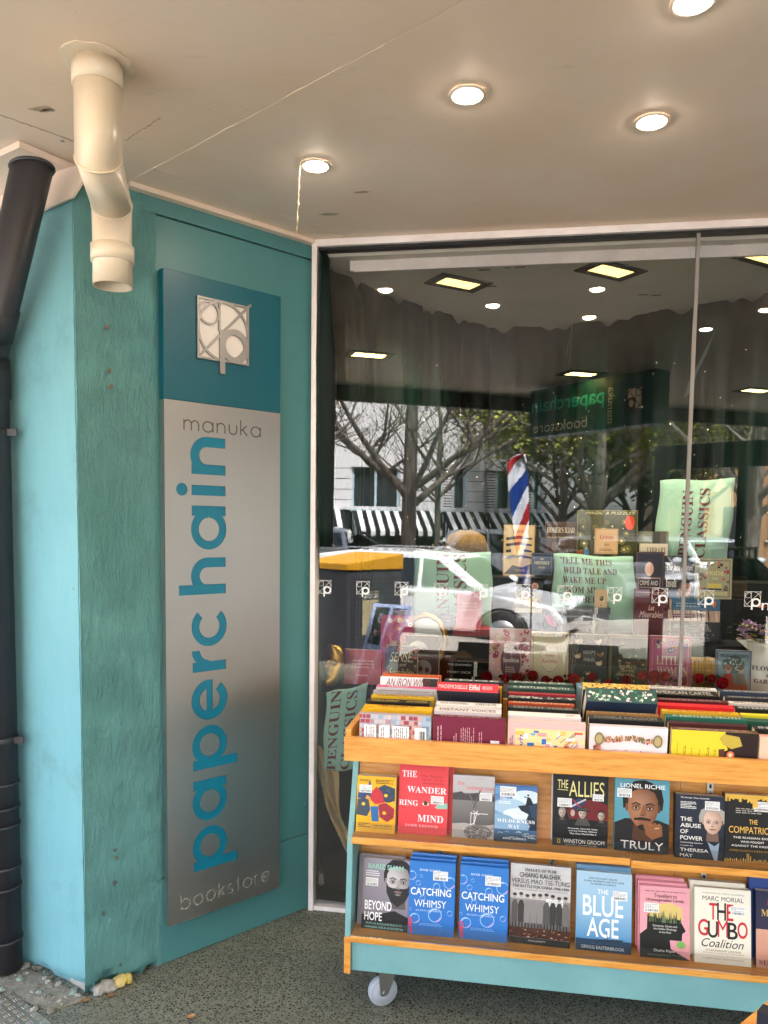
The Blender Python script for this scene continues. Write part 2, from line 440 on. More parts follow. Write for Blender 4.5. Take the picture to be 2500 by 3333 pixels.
def panel(cuts):
    p = [Vector((q.x, q.y, 0)) for q in whole]
    for a, b, sgn in cuts:
        q, n, g = side(a, b); n = n*sgn; p = clip(p, Vector((q.x, q.y, 0))+n*g, n)
    if len(p) > 2:
        MB().prism([(q.x, q.y) for q in p], CEIL, CEIL+.012).build('ceiling_panel', 'soffit_paint', ceil)
jB2 = onz(407, 456, CEIL); jB3 = onz(520, 384, CEIL)
panel([(jA, jB, -1)])
panel([(jA, jB, 1), (jC, jD, 1)])
panel([(jA, jB, 1), (jC, jD, -1)])
def bead(a, b, r, seed, mt='soffit_paint'):
    rr = random.Random(seed); n = 26
    MB().tube([a.lerp(b, i/n)+Vector((rr.uniform(-1, 1)*.0022, rr.uniform(-1, 1)*.0022, -.0005)) for i in range(n+1)],
              [r*rr.uniform(.4, 1.2) for i in range(n+1)], 6).build('joint_bead', mt, ceil)
bead(jA, jB, .0014, 3); mat('joint_dirt', 'a08d78', .8); bead(jC, jD, .0012, 4, 'joint_dirt'); bead(jB2, jB3, .001, 5, 'joint_dirt')
tw = wnrm
t0, t1 = WCOR+wnrm*.012+Vector((0, 0, CEIL)), WCOR-wd*.62+wnrm*.012+Vector((0, 0, CEIL))
mb = MB(); mb.prism([(WCOR+wnrm*.004)[:2], (WCOR+wnrm*.032)[:2], (WCOR-wd*.72+wnrm*.032)[:2], (WCOR-wd*.72+wnrm*.004)[:2]], CEIL-.016, CEIL-.0008)
mb.build('ceiling_trim', 'soffit_paint', ceil)
for (x, y) in ((270, 608), (735, 845), (1093, 948)):
    p = onz(x*.7535, y*.7535, CEIL); MB().lathe([(0, -.003), (.005, -.002), (.006, 0)], 10, p).build('screw', 'steel', ceil)
# dark stains of old tape and flaking paint
for (x, y, w) in ((180, 470, .05), (205, 478, .03), (1420, 925, .04), (1560, 830, .03)):
    p = onz(x*.7535, y*.7535, CEIL-.0006)
    rr = random.Random(x); pts = [p+Vector((math.cos(t*.9)*w*rr.uniform(.5, 1), math.sin(t*.9)*w*.35*rr.uniform(.5, 1), 0)) for t in range(7)]
    MB().prism([q[:2] for q in pts], CEIL-.0012, CEIL-.0006).build('paint_flake', worn('flake%d' % x, 'b9a994', 'a3937d', .7, 30), ceil)
# fascia at the awning's street edge and an unseen storey added above to block sun and sky
worn('fascia_brown', '4e4640', '433c37', .6, 3)
mb = MB(); mb.prism([S(-9, EDGE)[:2], S(9, EDGE)[:2], S(9, EDGE+.05)[:2], S(-9, EDGE+.05)[:2]], 2.44, 3.1)
mb.prism([S(-9, EDGE-.04)[:2], S(9, EDGE-.04)[:2], S(9, EDGE-.002)[:2], S(-9, EDGE-.002)[:2]], 2.47, CEIL-.002)
tag(mb.build('awning_fascia', 'fascia_brown'), 'dark brown fascia board along the street edge of the awning', 'fascia')
sh = thing('shop_sun_block', 'unseen shop storey added above the awning to block sun and sky', 'building')
worn('sun_block_wall', 'c9c2b4', 'bdb5a6', .8, 2)
MB().prism([S(-9, EDGE-.06)[:2], S(9, EDGE-.06)[:2], S(9, -12)[:2], S(-9, -12)[:2]], CEIL+.02, 2.95).build('roof', 'sun_block_wall', sh)
MB().prism([S(-9, -1.2)[:2], S(9, -1.2)[:2], S(9, -12)[:2], S(-9, -12)[:2]], 2.95, 4.6).build('wall', 'sun_block_wall', sh)

# ---- corner pillar with rough stucco, crumbling at its foot
PC = Vector((-1.283, 2.147, 0)); PJ = Vector((-1.131, 2.371, 0))
pil = thing('corner_pillar', 'turquoise stuccoed corner pillar with a crumbling foot', 'pillar')
TOP = 2.5445
def slab(a, b, th, z0, z1, n, name, mt, nx=2, nz=2):
    MB().prism([a[:2], b[:2], (b-n*th)[:2], (a-n*th)[:2]], z0, z1).build(name, mt, pil)
on = Vector((-.423, -.906, 0))
def pillar_face(a, b, n, name, mt, amp, cham=.012, foot=None):
    d = (b-a); L_ = d.length; d = d/L_; nx, nz = 14, 120; rr = random.Random(len(name)); v = []; f = []
    for j in range(nz+1):
        for i in range(nx+1):
            z = TOP*(j/nz)**1.0; x = L_*i/nx
            o = (math.sin(x*40+z*9)+math.sin(z*23+x*11))*.5*amp + rr.uniform(-1, 1)*amp*.5
            if foot: o -= foot(x, z)
            if i == 0: o -= cham*.3
            v.append(a+d*x+n*o+Vector((0, 0, z)))
    for j in range(nz):
        for i in range(nx): f.append((j*(nx+1)+i, j*(nx+1)+i+1, (j+1)*(nx+1)+i+1, (j+1)*(nx+1)+i))
    mb = MB(); mb.idx(v, f, None, True); return mb.build(name, mt, pil)
def chip_in(x, z):
    e = .055*max(0, 1-abs(x-.06)/.09)+.012*math.sin(x*90); return .03 if z < e else 0
def chip_out(x, z):
    e = .05*max(0, 1-x/.16)+.03*max(0, 1-abs(x-.2)/.1)+.01*math.sin(x*70); return .03 if z < e else 0
pillar_face(PC, PJ, wnrm, 'side_face', 'teal_stucco', .0022, foot=chip_in)
pillar_face(PC, PC+OD*.75, on, 'street_face', 'teal_render', .0010, foot=chip_out)
core = [PC+OD*.02+wd*.02, PJ-wnrm*.035, PJ-wnrm*.4, PC+OD*.74-on*.02]
MB().prism([(PC-wnrm*.036-on*.012+wd*.0)[:2], (PJ-wnrm*.04)[:2], (PJ-wnrm*.4)[:2], (PC+OD*.74-on*.05)[:2]], 0, TOP).build('core', 'concrete', pil)
worn('yellow_chip', 'd6b64a', 'c6b78f', .8, 40, 60, .5, .003)
def rock(name, c, r, mt, parent=None, seed=0, flat=.6):
    rr = random.Random(seed); b = bmesh.new(); bmesh.ops.create_icosphere(b, subdivisions=2, radius=r)
    for v in b.verts:
        v.co *= rr.uniform(.72, 1.12); v.co.z *= flat
    me = bpy.data.meshes.new(name); b.to_mesh(me); b.free(); me.materials.append(MATS[mt] if isinstance(mt, str) else mt)
    o = bpy.data.objects.new(name, me); col.objects.link(o); o.location = c; o.rotation_euler = (rr.uniform(-.4, .4), rr.uniform(-.4, .4), rr.uniform(0, 6)); o.parent = parent
    return o
for i, (t, r, mt) in enumerate(((.075, .03, 'concrete'), (.11, .028, 'yellow_chip'), (.045, .026, 'concrete'), (.135, .02, 'yellow_chip'))):
    p = PC+wd*t+wnrm*.0; rock('broken_render', (p.x, p.y, .012), r, mt, pil, i+3, .75)
worn('grime', '4f5f5a', '5d706a', .8, 40); worn('rust_stain', '7d6a58', '66584c', .8, 40)
for i, (x, y) in enumerate(((345, 1065), (355, 1208), (358, 1258), (375, 2768), (378, 2790), (375, 2875), (335, 2975), (392, 3140))):
    p = onpl(x, y, PC+wnrm*.002, wnrm); rr = random.Random(i)
    q = [p+(wd*math.cos(a)+Vector((0, 0, 1))*math.sin(a))*.009*rr.uniform(.3, 1.1)+wnrm*.002 for a in [k*.9 for k in range(7)]]
    mb = MB(); mb.hull([u+wnrm*.002 for u in q], [u-wnrm*.003 for u in q]); mb.build('stain', 'rust_stain' if i in (0, 1, 2, 4) else 'grime', pil)
# white flashing folded over the pillar's top
fl = thing('flashing', 'cream folded flashing under the soffit at the pillar top', 'flashing')
a0 = PC+on*.006+wd*.02; 
mb = MB(); p = [onpl(x, y, PC+on*.012, on) for x, y in ((141, 687), (238, 643), (275, 586), (262, 540), (150, 560), (0, 640), (0, 745))]
mb.hull([q+on*.004 for q in p], [q-on*.004 for q in p]); mb.build('skirt', 'soffit_paint', fl)
p = [Vector((q.x, q.y, CEIL-.03)) for q in (PC+wd*.02+on*.004, PC+on*.16+wd*.0, PC+OD*.7+on*.16, PC+OD*.7+on*.004)]
MB().prism([q[:2] for q in p], CEIL-.02, CEIL-.002).build('ledge', 'soffit_paint', fl)

# ---- smooth teal wall boards between pillar and window
wl_ = thing('wall_panel', 'smooth teal wall boards between the pillar and the shop window', 'wall')
LW = (WCOR-PJ).dot(wd)
def wboard(s0, s1, z0, z1, out, name, mt):
    a = WCOR-wd*s1; b = WCOR-wd*s0
    return MB().prism([(a+wnrm*out)[:2], (b+wnrm*out)[:2], (b-wnrm*.04)[:2], (a-wnrm*.04)[:2]], z0, z1).build(name, mt, wl_, bevel=.002)
wboard(.0, LW+.002, .3, 2.478, -.001, 'main_board', 'teal_panel')
wboard(.0, LW+.002, .0, .296, .001, 'bottom_board', 'teal_panel')
wboard(.0, LW+.06, 2.482, CEIL-.001, .003, 'top_board', 'teal_panel')
for s_, z in ((.02, .15), (.02, .28), (.03, .42), (.03, 1.3), (.05, 2.51), (.3, 2.51)):
    p = WCOR-wd*s_+Vector((0, 0, z)); MB().lathe([(0, .0025), (.004, .002), (.006, -.002)], 10).build('screw', 'teal_panel', wl_, p+wnrm*.001, (R(90), 0, WA))

# ---- the tall sign: brushed metal with cut-out letters
SZ0, SZ1, SPL, SW = .139, 2.31, 1.901, .458
TH = .032
sl_, sr_ = onpl(548, 3004, WCOR+wnrm*TH, wnrm), onpl(908, 2875, WCOR+wnrm*TH, wnrm)
sign0 = sl_-wnrm*TH; sign0.z = 0                  # the sign's left edge on the wall
sk = (sr_-sl_).dot(wd)/SW; sz = min(1, sk*1.028)
sign = thing('wall_sign', 'tall brushed metal sign with teal top block and cut-out bookshop name', 'sign', sign0+Vector((0, 0, 1.5*(1-sz))), (0, 0, WA)); sign.scale = (sk, 1, sz)
TH = .032                                         # local x along the wall, local y into the wall, z up
wcut = []
def solid(pts, d0, d1):
    """extruded outline given in (s, z)"""
    mb = MB(); mb.hull([(p[0], d0, p[1]) for p in pts], [(p[0], d1, p[1]) for p in pts]); return mb
def circ(cx, cy, r, n=36, a0=0, a1=360): return [(cx+r*math.cos(R(a0+(a1-a0)*i/n)), cy+r*math.sin(R(a0+(a1-a0)*i/n))) for i in range(n+(a1-a0 < 360))]
def T(x, y): return (.229-y, .300+x)              # text space of the upright name -> (s, z) on the sign
RO, RI, XH, ST = .0685, .0393, .131, .034
def arcband(cx, cy, ro, ri, a0, a1, n=30): return circ(cx, cy, ro, n, a0, a1)+circ(cx, cy, ri, n, a0, a1)[::-1]
def rect(x0, y0, x1, y1): return [(x0, y0), (x1, y0), (x1, y1), (x0, y1)]
def letter(ch, x):
    """filled outlines (list of polygons) of a round geometric lowercase letter"""
    c = (x+RO+.014, .0655)
    if ch == 'p': return [arcband(*c, RO, RI, -180+1, 180-1, 44), rect(x, -.046, x+ST, XH)]
    if ch == 'a': c = (x+RO, .0655); return [arcband(*c, RO, RI, 1, 359, 44), rect(x+.1135, 0, x+.1475, XH)]
    if ch == 'e':
        c = (x+RO+.002, .0655); return [arcband(*c, RO+.002, RI, 8, 322, 40), rect(c[0]-.045, .0535, c[0]+.0695, .0775)]
    if ch == 'r': return [rect(x, 0, x+ST, XH), [(x+ST-.012, .085), (x+ST, .06), (x+.044, .087), (x+.058, .099), (x+.074, .104), (x+.074, .134), (x+.055, .131), (x+.04, .122), (x+ST-.004, .11)]]
    if ch == 'c': c = (x+RO, .0655); return [arcband(*c, RO, RI, 42, 318, 36)]
    if ch in 'hn':
        cx = x+.0625; return [rect(x, 0, x+ST, .18 if ch == 'h' else XH), arcband(cx, XH-.0585, .0625, .029, 0, 180, 24), rect(cx+.029, 0, cx+.0625, XH-.058)]
    if ch == 'i': return [rect(x, 0, x+ST, XH), circ(x+.0175, .167, .0208, 28)]
shapes = []
for ch, x in zip('paperchain', (0, .172, .357, .5275, .697, .7835, .962, 1.114, 1.296, 1.366)):
    shapes.append((ch, [[T(*p) for p in poly] for poly in letter(ch, x)]))
# thin engraved words, drawn as strokes in (x, y) with x-height 1
def arc(cx, cy, r, a0, a1, n=12): return [(cx+r*math.cos(R(a0+(a1-a0)*i/n)), cy+r*math.sin(R(a0+(a1-a0)*i/n))) for i in range(n+1)]
THIN = {'m': ([[(0, 0), (0, 1)], [(0, .62)]+arc(.36, .62, .34, 170, 0, 8)+[(.7, 0)], [(.7, .62)]+arc(1.06, .62, .34, 170, 0, 8)+[(1.4, 0)]], 1.4),
        'a': ([arc(.5, .5, .5, 0, 360, 24), [(1, 0), (1, 1)]], 1.0), 'n': ([[(0, 0), (0, 1)], [(0, .55)]+arc(.4, .58, .4, 170, 0, 9)+[(.8, 0)]], .8),
        'u': ([[(0, 1), (0, .42)]+arc(.4, .42, .4, 180, 360, 9)+[(.8, 1)]], .8), 'k': ([[(0, 0), (0, 1.5)], [(.62, 1), (.02, .45)], [(.2, .6), (.68, 0)]], .68),
        'b': ([[(0, 0), (0, 1.5)], arc(.5, .5, .5, 0, 360, 24)], 1.0), 'o': ([arc(.5, .5, .5, 0, 360, 24)], 1.0),
        's': ([arc(.27, .74, .25, 30, 250, 8)+arc(.27, .26, .26, 70, -150, 8)], .54), 't': ([[(.2, 0), (.2, 1.4)], [(0, 1), (.42, 1)]], .42),
        'r': ([[(0, 0), (0, 1)], [(0, .55)]+arc(.34, .6, .34, 170, 80, 6)], .42), 'e': ([[(.02, .52), (1, .52)]+arc(.5, .5, .5, 5, 315, 22)], 1.0),
        'p': ([[(0, -.5), (0, 1)], arc(.5, .5, .5, 0, 360, 24)], 1.0), 'c': ([arc(.5, .5, .5, 45, 315, 18)], .85), 'h': ([[(0, 0), (0, 1.5)], [(0, .55)]+arc(.4, .58, .4, 170, 0, 9)+[(.8, 0)]], .8),
        'i': ([[(0, 0), (0, 1)], [(0, 1.25), (0, 1.4)]], 0)}
def strokes(word, gap=.28):
    x = 0; out = []
    for ch in word:
        st, w = THIN[ch]; out += [[(p[0]+x, p[1]) for p in s_] for s_ in st]; x += w+gap
    return out, x-gap
def ribbon(pts, w):
    """outline of a polyline of width w; a closed loop gives an annulus cut at one point"""
    L1, L2 = [], []
    for i, p in enumerate(pts):
        a = pts[max(i-1, 0)]; b = pts[min(i+1, len(pts)-1)]
        if pts[0] == pts[-1] or (abs(pts[0][0]-pts[-1][0]) < 1e-6 and abs(pts[0][1]-pts[-1][1]) < 1e-6 and len(pts) > 4):
            if i == 0: a = pts[-2]
            if i == len(pts)-1: b = pts[1]
        dx, dy = b[0]-a[0], b[1]-a[1]; l = math.hypot(dx, dy) or 1
        L1.append((p[0]-dy/l*w/2, p[1]+dx/l*w/2)); L2.append((p[0]+dy/l*w/2, p[1]-dx/l*w/2))
    return L1+L2[::-1]
thin = []
for word, s0, s1, z0, hx in (('manuka', .0714, .372, 1.808, .034), ('bookstore', .048, .415, .182, .036)):
    st, w = strokes(word, .42); k = (s1-s0)/w
    for s_ in st: thin.append(ribbon([(s0+p[0]*k, z0+p[1]*hx) for p in s_], .0042))
# the metal face with letters cut through it
face = MB().box(0, -TH, SZ0, SW, -TH+.004, SPL-.0006).build('face_plate', 'sign_metal', sign)
cut = MB()
rr = random.Random(1)
for ch, polys in shapes:
    for i, poly in enumerate(polys):
        e = i*.0004; cut.hull([(p[0], -TH-.01-e, p[1]) for p in poly], [(p[0], -TH+.012+e, p[1]) for p in poly])
co = cut.build('cutter', 'sign_metal', sign)
bo = face.modifiers.new('cut', 'BOOLEAN'); bo.operation = 'DIFFERENCE'; bo.solver = 'EXACT'; bo.use_self = True; bo.object = co
bpy.context.view_layer.update()
ev = face.evaluated_get(bpy.context.evaluated_depsgraph_get())
nm = bpy.data.meshes.new_from_object(ev); face.modifiers.clear(); face.data = nm
bpy.data.objects.remove(co)
MB().box(.0006, -TH+.0042, SZ0+.0006, SW-.0006, 0, SPL-.0006).build('box_body', 'alloy', sign)
MB().box(-.0008, -TH-.001, SPL, SW+.0008, .0, SZ1).build('top_block', 'sign_teal', sign, bevel=.002)
for ch, polys in shapes:
    mb = MB()
    for i, poly in enumerate(polys):
        mb.hull([(p[0], -TH+.0030-i*.0002, p[1]) for p in poly], [(p[0], -TH+.0060, p[1]) for p in poly])
    mb.build('letter', 'letter_teal', sign)
mat('groove_shade', '5c534b', .6, .3); mat('stroke_pale', 'a39f9a', .5, .3)
for i, poly in enumerate(thin):
    mb = MB(); mb.hull([(p[0], -TH-.0004, p[1]) for p in poly], [(p[0], -TH+.002, p[1]) for p in poly])
    mb.build('engraved_stroke', 'groove_shade' if i < 13 else 'stroke_pale', sign)  # upper word's dark colour paints the groove's shade; lower word is paler
for i in range(26):                              # knocks along the lower edge
    x = rr.uniform(0, SW); MB().box(x, -TH-.0006, SZ0-.0004, x+rr.uniform(.003, .015), -TH+.003, SZ0+rr.uniform(.001, .003)).build('nick', 'alloy', sign)
# emblem: square frame with circles, a diagonal and a bold p
lo = (.1185, 2.046, .2005)                       # s, z, side
mb = MB(); mb.box(lo[0]+.002, -TH-.004, lo[1]+.002, lo[0]+lo[2]-.002, -TH-.0011, lo[1]+lo[2]-.002); mat('emblem_white', 'e9e2da', .4)
em = mb.build('emblem_backing', 'emblem_white', sign)
def emblem(bold=.1, w=.035):
    """polygons of the emblem in a unit square, y up"""
    P_ = []
    P_ += [rect(0, 0, 1, w), rect(0, 1-w, 1, 1), rect(0, w, w, 1-w), rect(1-w, w, 1, 1-w)]
    P_ += [arcband(.5, .5, .5, .5-w*1.1, 0, 359.9, 48), arcband(.22, .76, .2, .2-w, 0, 359.9, 32)]
    P_ += [ribbon([(.0, .0), (.42, .42)], w*1.1), ribbon([(.5, .5), (1.04, 1.04)], w*1.1)]
    P_ += [rect(.4, .5, .4+w, 1), rect(.42, -.2, .42+bold, .52), arcband(.715, .285, .285, .285-bold, 0, 359.9, 40)]
    return P_
for i, poly in enumerate(emblem()):
    mb = MB(); mb.hull([(lo[0]+p[0]*lo[2], -TH-.0090-i*.00025, lo[1]+p[1]*lo[2]) for p in poly], [(lo[0]+p[0]*lo[2], -TH-.0012-.00002*i, lo[1]+p[1]*lo[2]) for p in poly])
    mb.build('emblem_bar', 'sign_metal', sign)

# ---- pipes
pp = thing('cream_pipe', 'cream plastic drainpipe dropping from the soffit with two elbows', 'pipe')
C0 = onz(210*K, 135*K, CEIL); C1 = Vector((C0.x, C0.y, 2.315)); C2 = Vector((-1.062, 1.99, 2.32-.11)); C3 = CAM+ray(247*K, 628*K)*2.11
C2 = CAM+ray(364, 668)*2.06; C3 = Vector((C2.x, C2.y, (CAM+ray(372, 938)*2.09).z)); C1 = Vector((C0.x, C0.y, 2.335))
rp = .052
def cyl(a, b, r, name, mt, parent, n=40, extra=None):
    return MB().tube([a, b], r, n, True).build(name, mt, parent, bevel=.0015)
def mitre(path, r, name, mt, parent, n=40, flat_end=False):
    """a pipe through corners, with the rings lying on the mitre planes"""
    mb = MB(); path = [Vector(p) for p in path]; rings = []
    for i, p in enumerate(path):
        t0 = (p-path[i-1]).normalized() if i else (path[1]-p).normalized()
        t1 = (path[i+1]-p).normalized() if i < len(path)-1 else t0
        nrm = (t0+t1).normalized()
        if flat_end and i == len(path)-1: nrm = Vector((0, 0, 1))
        a = Vector((1, 0, 0)); a = (a-t0*a.dot(t0)).normalized(); b = t0.cross(a)
        ring = []
        for k in range(n):
            q = p+(a*math.cos(2*math.pi*k/n)+b*math.sin(2*math.pi*k/n))*r
            q = q+t0*((p-q).dot(nrm)/t0.dot(nrm)); ring.append(q)
        rings.append(ring)
    o = 0
    for r_ in rings: mb.v += [tuple(q) for q in r_]
    for i in range(len(rings)-1):
        for k in range(n):
            mb.f.append((i*n+k, i*n+(k+1) % n, (i+1)*n+(k+1) % n, (i+1)*n+k)); mb.c.append(None); mb.sm.append(True)
    ob = mb.build(name, mt, parent)
    return ob, rings
ob, rings = mitre([C0, C1, C2, C3], rp, 'pipe', 'pvc_cream', pp)
es = ob.modifiers.new('edge', 'EDGE_SPLIT'); es.split_angle = R(25)
sdm = ob.modifiers.new('wall', 'SOLIDIFY'); sdm.thickness = .004; sdm.offset = -1
for rg in rings[1:3]:
    MB().tube(rg+[rg[0], rg[1]], .0022, 6, False).build('elbow_seam', 'pvc_cream', pp)
def sleeve(a, b, r, name='collar', mt='pvc_cream', parent=pp, n=40):
    d = (b-a).normalized(); mb = MB(); mb.tube([a, a+d*.0001, b-d*.0001, b], [rp, r, r, rp], n, False); return mb.build(name, mt, parent)
dn = Vector((0, 0, -1))
sleeve(C0+dn*.012, C0+dn*.055, rp+.0042); sleeve(C3+Vector((0, 0, .105)), C3+Vector((0, 0, .062)), rp+.0042)
MB().tube([C3+Vector((0, 0, .06)), C3+Vector((0, 0, .003))], rp-.0035, 40, False).build('pipe_lining', 'pvc_inside', pp)
rr = random.Random(2)
MB().prism([(C0.x+.078*math.cos(a)*rr.uniform(.93, 1.05), C0.y+.082*math.sin(a)*rr.uniform(.93, 1.05)) for a in [k*2*math.pi/28 for k in range(28)]], CEIL-.004, CEIL-.001).build('flange', 'pvc_cream', pp)
MB().box(-.009, -rp-.001, 0, .009, -rp+.002, .003).build('mould_mark', 'pvc_cream', pp, C0+Vector((0, 0, -.1)))
dp = thing('dark_downpipe', 'charcoal downpipe with a top elbow beside the turquoise pillar', 'downpipe')
B0 = onz(18, 3160, 0)+Vector((0, 0, .012)); D3 = onz(104, 548, 2.47)
D2 = Vector((B0.x, B0.y, 2.03)); rp2 = .053
d23 = (D3-D2).normalized()
ob, rg2 = mitre([B0, D2, D3], rp2, 'pipe', 'pipe_dark', dp, flat_end=True)
sdm = ob.modifiers.new('wall', 'SOLIDIFY'); sdm.thickness = .004; sdm.offset = -1
rp = rp2
sleeve(D2+Vector((0, 0, -.02)), D2+Vector((0, 0, -.14)), rp2+.004, 'collar', 'pipe_dark', dp)
sleeve(D2+d23*.06, D2+d23*.16, rp2+.0035, 'collar', 'pipe_dark', dp)
MB().tube(rg2[2]+[rg2[2][0], rg2[2][1]], .005, 6, False).build('rim', 'pipe_dark', dp)
mb = MB(); mb.face(rg2[2]); mb.build('end_cap', 'pipe_dark', dp)
for z in (.11, .29, .36, .5, .56, .64): MB().tube([(B0.x, B0.y, z), (B0.x, B0.y, z+.01)], rp2+.0035, 36).build('pipe_band', 'pipe_dark', dp)
for z in (1.77, .78):
    c = Vector((B0.x, B0.y, z)); mb = MB(); mb.tube([c, c+Vector((0, 0, .022))], rp2+.003, 36)
    mb.hull([c+Vector((.04, -.01, 0)), c+Vector((.085, .0, 0)), c+Vector((.085, .004, 0)), c+Vector((.04, .0, 0))], [c+Vector((.04, -.01, .022)), c+Vector((.085, .0, .022)), c+Vector((.085, .004, .022)), c+Vector((.04, .0, .022))])
    mb.build('bracket', 'pipe_dark', dp)

# ---- downlights in the soffit
mat('trim_ring', 'ddd3c6', .4)
def downlight(x, y, label):
    t = thing('downlight', label, 'downlight', (x, y, CEIL), group='round downlights in the awning soffit')
    MB().lathe([(.0318, -.0005), (.0325, -.004), (.041, -.005), (.0445, -.001)], 40).build('trim', 'trim_ring', t)
    MB().lathe([(.0, -.0125), (.013, -.0118), (.023, -.0085), (.0295, -.004), (.0318, -.001)], 32).build('lamp_face', 'lamp_warm', t)
for (px, py), lb in (((1010, 204), 'round lit downlight nearest the middle of the soffit, dark specks around it'), ((1408, 262), 'round lit downlight at right, closest above the window head'),
                     ((682, 357), 'round lit downlight with a frayed string hanging beside it'), ((1498, 2), 'round lit downlight cut by the top edge of the view')):
    p = onz(px*K, py*K, CEIL); downlight(p.x, p.y, lb)
for (px, py), lb in (((1525, 710), 'round downlight seen only mirrored, right of the glazing joint'), ((1655, 668), 'round downlight seen only mirrored, at the right edge of the pane')):
    q = mirror(onz(px*K, py*K, CEIL)); downlight(q.x, q.y, lb)
def rect_light(x, y, z, rz, label, w=.17, d=.09, mt='lamp_yellow', grp='rectangular recessed lights'):
    t = thing('ceiling_light', label, 'light', (x, y, z), (0, 0, rz), grp)
    mb = MB()
    for a in ((-w*.72, -d*.85, w*.72, -d*.5), (-w*.72, d*.5, w*.72, d*.85), (-w*.72, -d*.5, -w*.5, d*.5), (w*.5, -d*.5, w*.72, d*.5)): mb.box(a[0], a[1], -.006, a[2], a[3], -.0005)
    mb.build('frame', 'dark_metal', t)
    MB().box(-w*.497, -d*.495, -.004, w*.497, d*.495, -.001).build('lamp_face', mt, t)
SA = math.atan2(su.y, su.x)
for (px, py), lb in (((797, 766), 'rectangular soffit light seen mirrored at the left of the pane'), ((1255, 807), 'rectangular soffit light seen mirrored above the hanging sign'), ((1633, 843), 'rectangular soffit light seen mirrored at the right edge')):
    q = mirror(onz(px*K, py*K, CEIL)); rect_light(q.x, q.y, CEIL, SA, lb, .2, .11)
# frayed string hanging from a downlight rim
p = onz(648*K, 357*K, CEIL-.003); e = p+Vector((-.008, 0, -.17)); rr = random.Random(5); n = 30
mat('string', 'cdbfa2', .9)
mb = MB(); mb.tube([p.lerp(e, i/n)+Vector((rr.uniform(-.0012, .0012), rr.uniform(-.0012, .0012), 0)) for i in range(n+1)], [rr.uniform(.0009, .0018)+(.002 if i in (19, 26, 27) else 0) for i in range(n+1)], 6)
for k in range(6): mb.tube([e, e+Vector((rr.uniform(-.006, .006), rr.uniform(-.006, .006), -rr.uniform(.01, .03)))], .0005, 4)
tag(mb.build('hanging_string', 'string'), 'frayed cream string hanging down from a downlight rim', 'string')

# ---- shop window: frame, two panes, printed emblems
win = thing('shop_window', 'large shop window in a narrow white metal frame', 'window')
XR = 2.6
MB().box(-.736, 2.815, 0, -.716, 2.875, CEIL-.001).build('jamb', 'frame_white', win, bevel=.002)
MB().box(-.7158, 2.815, 2.519, XR, 2.875, CEIL-.001).build('head', 'frame_white', win, bevel=.002)
MB().box(-.7158, 2.83, 2.509, XR, 2.87, 2.5185).build('head_gasket', 'rubber', win)
MB().box(-.7158, 2.82, 0.0005, XR, 2.875, .018).build('sill', 'frame_white', win, bevel=.002)
XM = .615
def pane(x0, x1):
    a = gp+gdir*((x0-gp.x)/gdir.x); b = gp+gdir*((x1-gp.x)/gdir.x); t = -gn*.006
    mb = MB(); v = [a, b, b+t, a+t]
    z0, z1 = .018, 2.5088
    mb.face([(v[0].x, v[0].y, z0), (v[1].x, v[1].y, z0), (v[1].x, v[1].y, z1), (v[0].x, v[0].y, z1)])
    o = mb.build('glass_pane', 'window_glass', win, fix=False)
    mb = MB()
    for i, j in ((1, 2), (3, 0)): mb.face([(v[i].x, v[i].y, z0), (v[j].x, v[j].y, z0), (v[j].x, v[j].y, z1), (v[i].x, v[i].y, z1)])
    mb.build('pane_edge', 'glass_core', o, fix=False)
    return o
p1 = pane(-.7155, XM-.006); p2 = pane(XM+.006, XR)
mat('silicone', '8f8a84', .5, .2)
pm = gp+gdir*((XM-gp.x)/gdir.x)
MB().box(XM-.0058, pm.y-.004, .0185, XM+.0058, pm.y+.008, 2.508).build('glazing_joint', 'silicone', win)
mat('decal_white', 'f0f0ee', .6)
for i, (x0, x1, yb) in enumerate(((1035, 1078, 1932), (1160, 1202, 1934), (1285, 1328, 1937), (1412, 1455, 1940), (1543, 1586, 1944), (1677, 1724, 1948), (1814, 1862, 1952), (1976, 2023, 1956), (2121, 2172, 1962), (2271, 2322, 1968), (2422, 2475, 1974))):
    a = onpl(x0, yb, gp, gn); b = onpl(x1, yb, gp, gn); w = (b-a).length
    mb = MB()
    for poly in emblem(.11, .02):
        q = poly
        mb.n = 0
        pts = [a+gdir*(p[0]*w)+Vector((0, 0, p[1]*w))+gn*(.0008+.00002*len(mb.f)) for p in q]
        mb.face(pts)
    mb.build('window_emblem', 'decal_white', p1 if x1 < 2210 else p2, fix=False)
a = onpl(2478, 1986, gp, gn); v_, f_ = glyphs('manuka'); mb = MB()
mb.idx([a+gdir*(p[0]*.21)+Vector((0, 0, p[1]*.038))+gn*.001 for p in v_], f_); mb.build('window_lettering', 'decal_white', p2, fix=False)

worn('rubble_grey', '7d776c', '645e54', .9, 30); worn('rubble_teal', '7f9c98', '8a8678', .9, 30)
